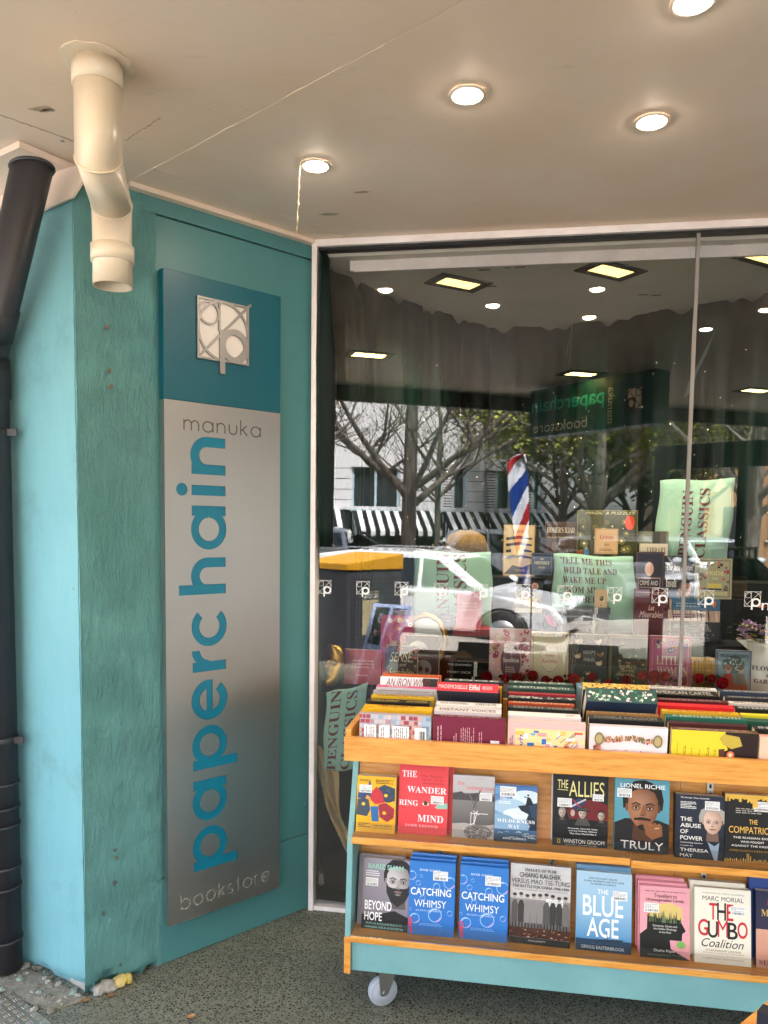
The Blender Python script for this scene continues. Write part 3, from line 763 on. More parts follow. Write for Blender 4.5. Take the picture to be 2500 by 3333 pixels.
# ---- litter, rubble and tread plate at the pillar's foot
for i in range(46):
    rr = random.Random(i+50); a = rr.uniform(.0, .34); b = rr.uniform(-.02, .14)
    p = PC+OD*a+on*b+Vector((0, 0, .003))
    rock('rubble_chip', p, rr.uniform(.004, .016), rr.choice(['concrete', 'concrete', 'rubble_grey', 'rubble_grey', 'rubble_teal']), None, i+90, .6)
    o = bpy.data.objects[-1] if False else None
for i, o in enumerate([o for o in col.objects if o.name.startswith('rubble_chip')]):
    tag(o, 'broken concrete chip in the rubble at the pillar foot', 'rubble', 'rubble chips at the pillar foot')
worn('rubble_bed', '8f8a7e', '6f6a60', .95, 25, 60, .9, .01)
mb = MB(); pts = [PC+OD*.36+on*.02, PC+OD*.36+on*.12, PC+OD*.18+on*.13, PC+on*.1+OD*.02, PC+wd*.02+on*.03, PC+OD*.0]
mb.prism([p[:2] for p in pts], .0005, .004); tag(mb.build('mortar_patch', 'rubble_bed'), 'rough grey broken mortar patch at the pillar foot', 'mortar')
tp = [onz(0, 3255, 0), onz(38, 3232, 0), onz(165, 3335, 0), onz(165, 3500, 0), onz(-200, 3500, 0)]
tr = thing('tread_plate', 'worn metal chequer plate cover let into the floor', 'plate')
MB().prism([p[:2] for p in tp], .001, .006).build('plate', brushed('plate_metal', 'b9b4ab', .45, (8, 8, 8)), tr)
mb = MB(); ex = (tp[1]-tp[2]).normalized(); ey = Vector((-ex.y, ex.x, 0))
for i in range(26):
    for j in range(16):
        c = tp[2]+ex*(i*.028-.4)+ey*(j*.028+.012)
        hz = ((c-tp[1]).cross(tp[2]-tp[1])).z
        inside = (c-tp[1]).dot(ey) > .008 and c.x < 1
        if not inside: continue
        d = (ex if (i+j) % 2 else ey)
        for q in (-1, 0, 1):
            o_ = Vector((-d.y, d.x, 0))*q*.007
            mb.hull([c+o_-d*.010+Vector((0, 0, .0055)), c+o_+Vector((-d.y, d.x, 0))*.0016+Vector((0, 0, .0055)), c+o_+d*.010+Vector((0, 0, .0055)), c+o_-Vector((-d.y, d.x, 0))*.0016+Vector((0, 0, .0055))],
                    [c+o_-d*.008+Vector((0, 0, .008)), c+o_+Vector((-d.y, d.x, 0))*.0008+Vector((0, 0, .008)), c+o_+d*.008+Vector((0, 0, .008)), c+o_-Vector((-d.y, d.x, 0))*.0008+Vector((0, 0, .008))])
o = mb.build('tread_ridges', 'plate_metal', tr); o['kind'] = 'stuff'
for (px, py, lb) in ((1005*.6028, 2500+1350*.6028, 'small dry tan leaf lying on the terrazzo floor'), (345, 3245, 'curled brown dead leaf against the pillar corner'), (262, 3262, 'crumpled rusty leaf at the pillar foot')):
    p = onz(px, py, 0); rr = random.Random(int(px)); mb = MB(); n = 7
    for i in range(n):
        for s_ in (-1, 1):
            w = lambda t: .011*math.sin(math.pi*t)
            t_0, t_1 = i/n, (i+1)/n
            mb.face([p+Vector((t_0*.03, 0, .003+.006*t_0)), p+Vector((t_1*.03, 0, .003+.006*t_1)), p+Vector((t_1*.03, s_*w(t_1), .006+.006*t_1)), p+Vector((t_0*.03, s_*w(t_0), .006+.006*t_0))])
    o = mb.build('dry_leaf', worn('leaf%d' % int(px), 'b98a52' if 'tan' in lb else '6d4a32', '8d6238', .8, 60)); o.modifiers.new('th', 'SOLIDIFY').thickness = .0006
    tag(o, lb, 'leaf')
# ================================================================ book trolley
TX0, TX1 = -.445, 1.12
tro = thing('book_trolley', 'oak and mint painted book trolley with a top tray and two sloping shelves', 'trolley')
prof = [(2.212, .137), (2.214, .25), (2.238, .54), (2.30, .70), (2.33, .80), (2.62, .80), (2.62, .137)]
for x in (TX0, TX1):
    mb = MB(); mb.hull([(x-.018, y, z) for y, z in prof], [(x, y, z) for y, z in prof]); mb.build('side_panel', 'trolley_paint', tro, bevel=.002)
    mb = MB(); mb.hull([(x-.019, y, z) for y, z in ((2.2095, .135), (2.2145, .137), (2.2145, .25), (2.2095, .25))], [(x+.001, y, z) for y, z in ((2.2095, .135), (2.2145, .137), (2.2145, .25), (2.2095, .25))]); mb.build('edge_strip', 'oak', tro)
MB().box(TX0+.0005, 2.222, .14, TX1-.0185, 2.240, .2355).build('plinth', 'trolley_paint', tro, bevel=.002)
MB().box(TX0+.0005, 2.2405, .142, TX1-.0185, 2.615, .16).build('base_board', 'trolley_paint', tro)
MB().box(TX0+.0005, 2.208, .2362, TX1-.0185, 2.42, .2565).build('shelf', 'oak', tro, bevel=.0015)
MB().box(TX0+.0005, 2.205, .546, .3655, 2.40, .5665).build('shelf', 'oak', tro, bevel=.0015)
MB().box(.3675, 2.207, .540, TX1-.0185, 2.40, .5605).build('shelf', 'oak', tro, bevel=.0015)
# sloping back boards with a joint, slotted uprights and shelf brackets
def slope(x0, x1, z0, z1, y0, y1, th, name, mt):
    mb = MB(); mb.hull([(x0, y0, z0), (x0, y1, z1), (x0, y1+th, z1), (x0, y0+th, z0)], [(x1, y0, z0), (x1, y1, z1), (x1, y1+th, z1), (x1, y0+th, z0)]); return mb.build(name, mt, tro)
for x0, x1 in ((TX0+.001, .1505), (.152, .52), (.5215, TX1-.019)):
    slope(x0, x1, .257, .5395, 2.318, 2.368, .012, 'back_board', 'oak_back')
    slope(x0, x1, .567, .80, 2.300, 2.338, .012, 'back_board', 'oak_back')
for x in (-.185, .157, .602, .98):
    slope(x-.0085, x+.0085, .257, .5395, 2.310, 2.360, .007, 'slotted_upright', 'steel')
    slope(x-.0085, x+.0085, .567, .80, 2.292, 2.330, .007, 'slotted_upright', 'steel')
    mb = MB()
    for k in range(11):
        z = .27+k*.024; y = 2.310+(z-.257)*.177-.0006; mb.box(x-.003, y-.0003, z, x+.003, y+.0004, z+.012)
    for k in range(9):
        z = .58+k*.024; y = 2.292+(z-.567)*.163-.0006; mb.box(x-.003, y-.0003, z, x+.003, y+.0004, z+.012)
    mb.build('slots', 'black_gap', tro)
    mb = MB(); zt = .5395; mb.hull([(x-.004, 2.355, zt), (x-.004, 2.23, zt), (x-.004, 2.25, zt-.012), (x-.004, 2.345, zt-.06)], [(x+.004, 2.355, zt), (x+.004, 2.23, zt), (x+.004, 2.25, zt-.012), (x+.004, 2.345, zt-.06)]); mb.build('bracket', 'steel', tro)
# clear plastic lips
for z, x0, x1, h in ((.2567, TX0+.002, TX1-.02, .048), (.5667, TX0+.002, .3645, .046), (.5608, .3685, TX1-.02, .046)):
    MB().box(x0, 2.2085, z, x1, 2.2105, z+h).build('clear_lip', 'acrylic', tro)
# the tray on top
TY0, TZ0, TZ1 = 2.198, .802, .874
MB().box(TX0-.022, TY0, TZ0, TX1+.02, TY0+.018, TZ1).build('tray_front', 'oak', tro, bevel=.0015)
MB().box(TX0-.022, TY0+.0185, TZ0, TX0-.004, 2.74, TZ1+.02).build('tray_side', 'oak', tro, bevel=.0015)
MB().box(TX1+.002, TY0+.0185, TZ0, TX1+.02, 2.74, TZ1+.02).build('tray_side', 'oak', tro, bevel=.0015)
MB().box(TX0-.0035, 2.722, TZ0, TX1+.0015, 2.74, TZ1+.02).build('tray_back', 'oak', tro)
MB().box(TX0-.0035, TY0+.0185, TZ0, TX1+.0015, 2.7215, TZ0+.012).build('tray_floor', 'oak_back', tro)
def castor(x, y, rz):
    c = thing('castor', '', 'x'); del c['label']; del c['category']
    c.parent = tro; c.location = (x, y, 0); c.rotation_euler = (0, 0, rz)
    MB().lathe([(.012, -.014), (.036, -.0135), (.0375, -.011), (.0375, .011), (.036, .0135), (.012, .014)], 32, (0, 0, .046), 'x').build('wheel', 'wheel_grey', c)
    MB().lathe([(.0376, -.012), (.045, -.0115), (.0465, -.006), (.0465, .006), (.045, .0115), (.0376, .012)], 36, (0, 0, .0466), 'x').build('tyre', 'wheel_grey', c)
    MB().lathe([(.031, -.0146), (.033, -.0148), (.033, -.0142)], 32, (0, 0, .046), 'x').build('wheel_groove', 'rubber', c)
    mb = MB()
    for s in (-1, 1):
        mb.hull([(s*.016, -.012, .04), (s*.016, .012, .04), (s*.016, .045, .128), (s*.016, -.02, .128)], [(s*.0185, -.012, .04), (s*.0185, .012, .04), (s*.0185, .045, .128), (s*.0185, -.02, .128)])
    mb.box(-.0185, -.02, .1285, .0185, .045, .132); mb.build('fork', 'steel', c)
    MB().tube([(-.021, 0, .046), (.021, 0, .046)], .006, 12).build('axle', 'steel', c)
    MB().box(-.034, -.03, .1325, .034, .055, .1365).build('top_plate', 'steel', c)
for x in (-.355, 1.03):
    castor(x, 2.285, R(-62)); castor(x, 2.55, R(20))

# ================================================================ books
ORD = ['first', 'second', 'third', 'fourth', 'fifth', 'sixth', 'seventh', 'eighth', 'ninth', 'tenth', 'eleventh']
def sticker(parent, W, H, x, y, w=.3, seed=1, l=.0012):
    """white price label with small print and a barcode, x/y of its top left as cover fractions"""
    h = w*W*.62/H; a = Art(W, H, -l, .00006); r = random.Random(seed)
    a.rect(x, y, x+w, y+h, 'f4f4f2'); a.blurb(x+.04*w, y+.08*h, x+.95*w, y+.6*h, 4, '77777c', fill=.35, seed=seed)
    t = x+.1*w; a.n += 1
    while t < x+.9*w:
        b = r.uniform(.008, .03)*w*1.6; a.mb.face([a.P(*q) for q in ((t, y+.92*h), (t+b, y+.92*h), (t+b, y+.66*h), (t, y+.66*h))], '2b2b2e'); t += b+r.uniform(.01, .03)*w*1.6
    return a.build(parent, 'price_sticker')
def book(label, loc, rot, W, H, T, cover='222222', spine=None, art=None, hard=False, stick=None, top_pages='paper', group=None, back=None, name='book'):
    t = thing(name, label, 'book', loc, rot, group)
    b = .0022 if hard else .0006; ov = .003 if hard else .0; spine = spine or cover
    mb = MB(); mb.box(0, 0, 0, W, b, H, cover); mb.box(0, T-b, 0, W, T, H, back or cover); mb.box(0, b, 0, b*1.2, T-b, H, spine)
    mb.build('cover', 'print_gloss' if hard else 'print', t, bevel=.0006 if hard else 0, seg=1)
    MB().box(b*1.25, b+.0001, ov, W-ov-.0004, T-b-.0001, H-ov-.0006).build('pages', top_pages, t)
    if art:
        a = Art(W, H); art(a); a.build(t)
    for i, s in enumerate(stick or []): sticker(t, W, H, *s, seed=len(label)+i)
    return t
def lean_plane(y0, z0, th):
    return Vector((0, y0, z0)), Vector((0, -math.cos(R(th)), math.sin(R(th))))
def shelf_book(z, tl, tr, bl, br, y0, z0, th, T, label, **k):
    """stand a book on a shelf from the zoomed outline of its front cover; z = zoom origin"""
    f = lambda p: (z[0]+p[0]*.4521, z[1]+p[1]*.4521)
    P, n = lean_plane(y0, z0, th)
    a, b, c, d = [onpl(*f(p), P, n) for p in (tl, tr, bl, br)]
    W = ((b-a).length+(d-c).length)/2; x0 = (a.x+c.x)/2
    H = ((a.z+b.z)/2-z0)/math.cos(R(th))
    yw = random.Random(label).uniform(-1.6, 1.6)
    t = book(label, (x0, y0+(W*math.sin(R(-yw)) if yw < 0 else 0), z0+.0006), (-R(th), 0, R(yw)), W, H, T, **k)
    t['w'] = W; t['h'] = H; del t['w']; del t['h']
    return t, W, H
Z1, Z2, Z3, Z4 = (1000, 2350), (1750, 2350), (1000, 2733), (1750, 2733)

def blend(c1, c2, t):
    f_ = lambda c: [int(c[k:k+2], 16) for k in (0, 2, 4)]
    return '%02x%02x%02x' % tuple(int(u+(v-u)*t) for u, v in zip(f_(c1), f_(c2)))
def soft(a, cx, cy, rx, ry, cin, cout, n=16):
    """a patch that fades from its middle to its rim"""
    a.n += 1
    for i in range(n):
        p = [(cx, cy)]+[(min(1, max(0, cx+rx*math.cos(2*math.pi*k/n))), min(1, max(0, cy+ry*math.sin(2*math.pi*k/n)))) for k in (i, i+1)]
        a.mb.face([a.P(*q) for q in p], [cin, cout, cout])
def face_art(a, cx, cy, s, skin, shade, hair, beard=None, hairtop=1.0, eyes='1a1414', lips=None):
    """a printed portrait head, lit from the left; s = half width as a fraction of the cover width"""
    k = a.W/a.H; rx, ry = s, s*1.32*k; X = lambda x, y: (cx+x*rx, cy+y*ry); lit = blend(skin, 'ffffff', .18); dk = blend(shade, '000000', .35)
    a.poly([X(x, y) for x, y in ((-1.08*hairtop, .1), (-1.12*hairtop, -.4), (-.95*hairtop, -.9), (-.5, -1.22), (.1, -1.28), (.6, -1.15), (1.0*hairtop, -.85), (1.12*hairtop, -.35), (1.06*hairtop, .12))], hair)
    a.poly([X(-.5, .4), X(.5, .4), X(.66, 1.6), X(-.66, 1.6)], dk)
    for sx in (-1, 1): a.ell(*X(sx*.97, .05), rx*.12, ry*.2, shade if sx < 0 else dk, 10)
    pts = [(-.9, -.35), (-.93, .15), (-.78, .55), (-.42, .9), (0, 1.02), (.45, .88), (.8, .52), (.93, .15), (.9, -.35), (.7, -.7), (.3, -.84), (-.3, -.84), (-.7, -.7)]
    a.n += 1
    for i in range(len(pts)):
        p, q = pts[i], pts[(i+1) % len(pts)]; cc = [lit]+[blend(skin, shade, min(1, max(0, (u[0]+.75)/1.3))) for u in (p, q)]
        tri = [X(-.2, -.1), X(*p), X(*q)]; a.mb.face([a.P(min(1, max(0, x)), min(1, max(0, y))) for x, y in tri], cc)
    if beard:
        a.poly([X(x, y) for x, y in ((-.95, .1), (-.75, .35), (-.4, .42), (0, .38), (.4, .42), (.75, .35), (.95, .1), (.9, .7), (.6, 1.15), (0, 1.5), (-.6, 1.15), (-.9, .7))], beard)
    md = blend(skin, shade, .35); md2 = blend(skin, shade, .75)
    for sx in (-1, 1):
        m_ = md if sx < 0 else md2
        soft(a, *X(sx*.42, .04), rx*.3, ry*.17, dk, m_); a.poly([X(sx*.14, -.13), X(sx*.45, -.22), X(sx*.72, -.12), X(sx*.7, -.07), X(sx*.45, -.15), X(sx*.14, -.06)], blend(hair, shade, .2))
        a.ell(*X(sx*.42, .07), rx*.15, ry*.05, 'c8beb4', 8); a.ell(*X(sx*.42, .065), rx*.085, ry*.055, eyes, 8)
    a.poly([X(-.02, -.1), X(.12, -.08), X(.24, .36), (cx-rx*.02, cy+ry*.42), X(-.16, .36)], blend(skin, shade, .55)); soft(a, *X(0, .39), rx*.22, ry*.06, dk, md)
    a.ell(*X(0, .62), rx*.34, ry*.075, lips or blend(shade, '8a3a34', .35), 12); a.line([X(-.33, .615), X(.33, .615)], rx*.06, dk); soft(a, *X(0, .78), rx*.3, ry*.07, blend(shade, skin, .4), beard or md)

# ---- upper shelf, eight titles
Y1, ZS1, LEAN = 2.262, .567, 7
def a_collage(a):
    a.rect(0, 0, 1, 1, 'f0b51f')
    for p, c in (([(.05, .22), (.25, .26), (.33, .05), (.4, .3), (.36, .4), (.2, .42), (.02, .4)], '2c4a78'), ([(.55, .2), (.7, .14), (.98, .2), (.98, .42), (.8, .46), (.6, .42)], '33475c'),
                 ([(.02, .42), (.3, .4), (.36, .6), (.28, .72), (.0, .7)], '3d4b5a'), ([(.36, .3), (.5, .18), (.66, .3), (.72, .46), (.48, .5), (.36, .42)], 'c8323e'),
                 ([(.56, .5), (.75, .46), (.98, .56), (.96, .72), (.8, .8), (.6, .72)], 'a52f3c'), ([(.36, .54), (.56, .53), (.58, .8), (.4, .8)], '2f6aa8'), ([(.26, .34), (.36, .38), (.3, .42), (.22, .4)], 'f6a02a')):
        a.poly(p, c)
    rr = random.Random(3)
    for q in range(46):
        x, y = rr.uniform(.03, .93), rr.uniform(.22, .74); a.line([(x, y), (x+rr.uniform(-.12, .12), y+rr.uniform(-.05, .05))], .008, rr.choice(['20304a', '5a7ba0', '8a2530', '1c2a3a']))
    a.ell(.75, .33, .05, .03, 'f4c430', 10); a.ell(.18, .5, .05, .03, 'f4c430', 10); a.ell(.72, .64, .05, .03, 'f4c430', 10)
    a.blurb(.06, .06, .3, .1, 2, '6b4a10', seed=4); a.blurb(.48, .05, .93, .13, 3, '6b4a10', seed=5); a.blurb(.06, .83, .4, .92, 3, '6b4a10', seed=6)
    a.text('A NEW BIOGRAPHY', .42, .855, .93, .885, '3a2a10', 'bold'); a.text('LUKE STEGEMANN', .42, .9, .93, .93, '9c7a2a')
shelf_book(Z1, (362, 385), (638, 400), (350, 840), (632, 850), Y1-.012, ZS1, LEAN, .036, 'thick yellow paperback with collaged blue and red letters on its cover', cover='efb41e', art=a_collage, stick=[(.06, .16, .32)])
def a_wander(a):
    a.rect(0, 0, 1, 1, 'e8454c'); w = 'fbeef0'
    a.text('THE', .06, .1, .36, .19, w, 'serif'); a.text('WANDER', .17, .32, .97, .41, w, 'serif'); a.text('RING', .01, .52, .4, .6, w, 'serif'); a.text('MIND', .4, .72, .92, .82, w, 'serif')
    for i, s in enumerate(('What Medieval', 'Monks Tell Us', 'About Distraction')): a.text(s, .44+.02*i, .145+i*.05, .88+.02*i, .18+i*.05, 'a82830', 'bi')
    a.ell(.555, .555, .07, .035, 'f6e8d8'); a.ell(.555, .555, .04, .033, '5a3020'); a.line([(.48, .55), (.55, .52), (.63, .55)], .014, '401818')
    a.poly([(1, .53), (.86, .55), (.78, .57), (.74, .6), (.8, .62), (1, .61)], '8fc0b0')
    a.text('JAMIE KREINER', .14, .86, .82, .9, 'f6c0c4', 'serif')
tb, W, H = shelf_book(Z1, (655, 298), (1018, 318), (660, 850), (1003, 872), Y1, ZS1, LEAN, .022, 'red paperback with big white serif title and a single eye', cover='e8454c', art=a_wander, stick=[(.66, .44, .26)])
book('identical red paperback standing hidden behind the red one with the eye', (tb.location.x+.017, Y1+.023, ZS1+.0006), (-R(LEAN), 0, 0), W, H, .02, cover='e0444b')
def a_sun(a):
    a.rect(0, 0, 1, 1, 'c9c6c4', '8f8b89'); a.rect(0, .28, 1, .78, '8a8785', '5f5c5b'); a.poly([(0, .3), (.2, .26), (.3, .3), (.6, .27), (1, .33), (1, .4), (0, .4)], '4a4848')
    a.poly([(0, .78), (.3, .76), (.7, .8), (1, .76), (1, 1), (0, 1)], 'b3aeab'); a.ell(.62, .9, .34, .12, '77726f', 20)
    rr = random.Random(8)
    for q in range(50):
        x, y = rr.uniform(.3, .95), rr.uniform(.82, .99); a.line([(x, y), (x+rr.uniform(-.12, .12), y+rr.uniform(-.02, .05))], .01, rr.choice(['3d3a39', 'cfcac6']))
    for p in ([(.45, .58), (.44, .78)], [(.6, .55), (.52, .78)], [(.45, .6), (.85, .6)], [(.5, .56), (.64, .62)], [(.44, .78), (.53, .75)], [(.53, .6), (.52, .76)]): a.line(p, .018, 'e6e2df')
    a.line([(.4, .3), (.55, .5)], .03, '6d6967'); a.line([(.66, .22), (.5, .52)], .035, '5e5b59')
    a.text('the', .1, .09, .28, .16, 'dd8f98', 'bold'); a.text('setting sun', .32, .16, .98, .25, 'dd8f98', 'bold'); a.text('osamu dazai', .3, .03, .8, .06, 'b9b4b1')
shelf_book(Z1, (1052, 372), (1352, 405), (1042, 860), (1342, 882), Y1, ZS1, LEAN, .018, 'grey shrink-wrapped paperback with a pink lowercase title', cover='9a9694', art=a_sun, stick=[(.64, .27, .3)])
def a_wild(a):
    a.rect(0, 0, 1, 1, '3f6ea8', '9fc3dc'); 
    for x, y, rx, ry, c in ((.75, .2, .35, .12, 'd7e6ef'), (.35, .38, .4, .14, 'a9c8dd'), (.6, .5, .4, .1, 'dbe8ee'), (.15, .62, .3, .1, '88aecb'), (.2, .1, .3, .08, '6f9cc6')): a.ell(x, y, rx, ry, c, 20)
    a.poly([(.55, .36), (.72, .34), (1, .3), (1, .84), (.78, .82), (.84, .7), (.74, .62), (.8, .5), (.62, .44)], '1c2a3c'); a.poly([(.8, .34), (1, .31), (1, .6), (.88, .55)], '2c4058')
    a.poly([(.73, .345), (.76, .22), (.8, .19), (.85, .22), (.92, .33)], '141c28'); a.ell(.785, .165, .025, .018, '141c28', 10); a.line([(.78, .21), (.69, .19)], .02, '141c28')
    a.rect(0, .78, 1, 1, '4a7095', '1a2c40')
    rr = random.Random(2)
    for q in range(26):
        x, y = rr.uniform(0, .9), rr.uniform(.8, .93); a.line([(x, y), (x+.06, y-.012), (x+.12, y+.004)], .012, rr.choice(['a8c4d6', 'd9e6ee', '2a445e']))
    w = 'f2f6f8'
    a.text('The', .38, .5, .58, .57, w, 'serif'); a.text('WILDERNESS', .06, .6, .95, .66, w, 'serif'); a.text('WAY', .32, .69, .6, .76, w, 'serif'); a.text('ANNE MADDEN', .2, .92, .76, .955, w, 'serif')
    a.blurb(.12, .19, .36, .25, 2, w, seed=3); a.blurb(.1, .28, .38, .34, 2, w, seed=4)
shelf_book(Z1, (1352, 445), (1655, 470), (1347, 905), (1653, 932), Y1-.004, ZS1, LEAN, .026, 'blue stormy paperback with a silhouetted figure on a cliff', cover='2c4f7c', art=a_wild, stick=[(.12, .03, .38)])
def a_allies(a):
    a.rect(0, 0, 1, 1, '17171a'); 
    a.poly([(.25, .5), (.5, .36), (.75, .32), (1, .4), (1, .62), (.3, .62)], '6d1e24'); a.poly([(.3, .4), (.48, .32), (.62, .36), (.42, .5)], '2c3c66'); a.line([(.32, .45), (.6, .33)], .03, 'c9c4c4'); a.line([(.36, .34), (.56, .5)], .02, 'b23038')
    a.text('THE', .08, .07, .27, .19, 'e6dc92', 'bold'); a.line([(.08, .21), (.27, .215)], .012, 'e6dc92'); a.text('ALLIES', .29, .08, .93, .3, 'e6dc92')
    for cx, cy, s, h in ((.17, .54, .085, '8d8a88'), (.54, .53, .1, '3c3a38'), (.88, .55, .085, '2a2827')):
        a.poly([(cx-s*1.5, cy+.18), (cx-s*.8, cy+.07), (cx+s*.8, cy+.07), (cx+s*1.6, cy+.18)], '4c4b4a' if cx == .54 else '232325'); face_art(a, cx, cy, s*.72, 'c4b2a4', '8a7a70', h)
    a.poly([(.42, .49), (.46, .455), (.62, .455), (.66, .49)], '45433f'); a.rect(.41, .488, .67, .5, '1c1b1a'); a.ell(.36, .53, .04, .05, 'b9a698', 10)
    a.rect(0, .7, 1, .86, '17171a')
    for i, s in enumerate(('Roosevelt, Churchill, Stalin,', 'and the Unlikely Alliance', 'That Won World War II')): a.text(s, .28+.015*i, .735+i*.036, .82-.015*i, .757+i*.036, 'e8e6e2', 'bold')
    a.text('WINSTON GROOM', .2, .9, .94, .955, 'f0eee8', 'bold'); a.blurb(.24, .97, .9, .985, 1, 'a9a7a2', seed=2)
    for q in ((.09, .905, .14, .912), (.09, .955, .14, .962), (.09, .905, .1, .962), (.13, .905, .14, .962)): a.rect(*q, 'e0b63a')
shelf_book(Z2, (115, 378), (513, 400), (105, 940), (500, 975), Y1, ZS1, LEAN, .03, 'black hardback with tall pale yellow title above three wartime men', cover='17171a', hard=True, art=a_allies, stick=[(.08, .33, .26), (.72, .25, .2)])
def a_truly(a):
    a.rect(0, 0, 1, 1, '5fa3b4', '4a8799'); a.poly([(0, .62), (.2, .55), (.8, .55), (1, .6), (1, 1), (0, 1)], '1c1a1c'); face_art(a, .52, .38, .3, 'a06a48', '7a4a32', '15110f', lips='8a4a40', hairtop=1.12)
    a.line([(.36, .555), (.5, .535), (.66, .555)], .04, '15110f'); a.ell(.52, .66, .09, .04, '20160f')
    for i, (x, y) in enumerate(((.58, .62), (.66, .615), (.74, .61), (.82, .62))): a.ell(x, y+.02, .045, .045, '94603f' if i % 2 else '8a5838', 12)
    a.poly([(.55, .64), (.87, .62), (.88, .76), (.7, .82), (.58, .76)], '8a5838'); a.line([(.74, .665), (.82, .655)], .02, 'c9b27a'); a.rect(0, .86, 1, 1, '222024')
    a.text('LIONEL RICHIE', .1, .065, .92, .125, 'f6f8f8', 'bold'); a.text('TRULY', .12, .855, .9, .965, 'e6e2e0')
shelf_book(Z2, (560, 400), (950, 432), (548, 975), (942, 1002), Y1-.006, ZS1, LEAN, .034, 'blue hardback with a portrait of a man resting his chin on his hand', cover='5fa3b4', hard=True, art=a_truly, stick=[(.04, .14, .27)])
def a_abuse(a):
    a.rect(0, 0, 1, 1, '262c3e', '1d2231'); a.poly([(.5, 1), (.52, .7), (.66, .62), (.88, .62), (1, .66), (1, 1)], '181c28'); face_art(a, .76, .4, .2, 'd9b8a4', 'b58f7c', 'a9a49c', lips='a86a62', hairtop=1.25)
    a.poly([(.66, .72), (.8, .78), (.9, .72), (.86, 1), (.8, 1)], '8fa4bc'); w = 'f2efe8'
    a.text('The Sunday Times bestseller', .1, .03, .7, .06, w, 'bi'); a.blurb(.1, .1, .42, .22, 5, w, seed=9)
    for i, s in enumerate(('THE', 'ABUSE', 'OF', 'POWER')): a.text(s, .1, .35+i*.098, (.34, .52, .26, .56)[i], .415+i*.098, w, 'bold')
    a.text('Confronting injustice', .1, .74, .56, .765, w, 'bi'); a.text('in public life', .1, .79, .36, .81, w, 'bi'); a.text('THERESA', .1, .84, .68, .89, w, 'bold'); a.text('MAY', .1, .925, .36, .975, w, 'bold')
shelf_book(Z2, (1000, 522), (1345, 542), (985, 1000), (1342, 1035), Y1-.01, ZS1-.006, LEAN, .034, 'navy paperback with a grey haired woman in profile and white capitals', cover='232839', art=a_abuse, stick=[(.6, .08, .3)])
def a_comp(a):
    a.rect(0, 0, 1, 1, '1b1a1a'); a.rect(0, 0, 1, .05, 'e6b64a')
    rr = random.Random(6); x = 0
    while x < 1:
        w = rr.uniform(.015, .05); h = rr.uniform(.05, .12)+(.12 if .5 < x < .62 else 0); a.rect(x, .04, x+w, h, 'e6b64a'); h2 = rr.uniform(.01, .06)+(.08 if .4 < x < .5 else 0); a.rect(x, 1-h2, x+w*.5, 1, 'e0b04a'); x += w
    a.blurb(.2, .19, .95, .28, 3, 'a9a59a', seed=3); g = 'f0c060'
    a.text('THE', .46, .36, .62, .43, g, 'bold'); a.text('COMPATRIOTS', .07, .47, 1.0, .57, g, 'bold')
    for i, s in enumerate(('THE RUSSIAN EXILES', 'WHO FOUGHT', 'AGAINST THE KREMLIN')): a.text(s, (.15, .3, .12)[i], .62+i*.06, (.95, .75, .98)[i], .65+i*.06, 'f0ece2', 'bold')
    a.text('ANDREI SOLDATOV & IRINA BOROGAN', .08, .81, 1.0, .845, '9c7f3e', 'bold')
shelf_book(Z2, (1352, 515), (1730, 545), (1345, 1020), (1720, 1050), Y1-.006, ZS1-.006, LEAN, .03, 'black paperback with gold skyline at top and bottom', cover='1b1a1a', art=a_comp, stick=[(.56, .09, .32)])

# ---- lower shelf
Y2, ZS2, LEAN2 = 2.268, .2572, 10
def a_beyond(a):
    a.rect(0, 0, 1, 1, 'a29ba6', '77717c'); a.poly([(.2, 1), (.3, .8), (.7, .72), (1, .8), (1, 1)], '1c1c1e'); face_art(a, .76, .3, .27, 'c9c3c0', '8d8785', '232122', beard='262425', hairtop=1.05); a.rect(0, .8, 1, 1, '232325')
    a.text('BARIZ SHAH', .1, .08, .86, .15, '9adcc4', 'bold'); a.blurb(.06, .17, .36, .26, 3, 'efecee', seed=2); w = 'ffffff'
    a.text('BEYOND', .06, .6, .64, .73, w, 'bold'); a.text('HOPE', .06, .76, .44, .88, w, 'bold'); a.text('FROM AN AUCKLAND PRISON TO', .1, .905, .88, .935, '8fd0c0', 'bold'); a.text('CHANGING LIVES IN AFGHANISTAN', .08, .955, .9, .985, '8fd0c0', 'bold')
tb, W, H = shelf_book(Z3, (393, 125), (738, 160), (400, 660), (722, 708), Y2-.012, ZS2, LEAN2, .024, 'grey paperback with a portrait of a bearded man', cover='8d8791', art=a_beyond, stick=[(.06, .28, .27)])
book('identical grey paperback half hidden at left behind the bearded portrait', (tb.location.x-.018, Y2+.014, ZS2+.0006), (-R(LEAN2), 0, 0), W, H, .022, cover='a29ba6')
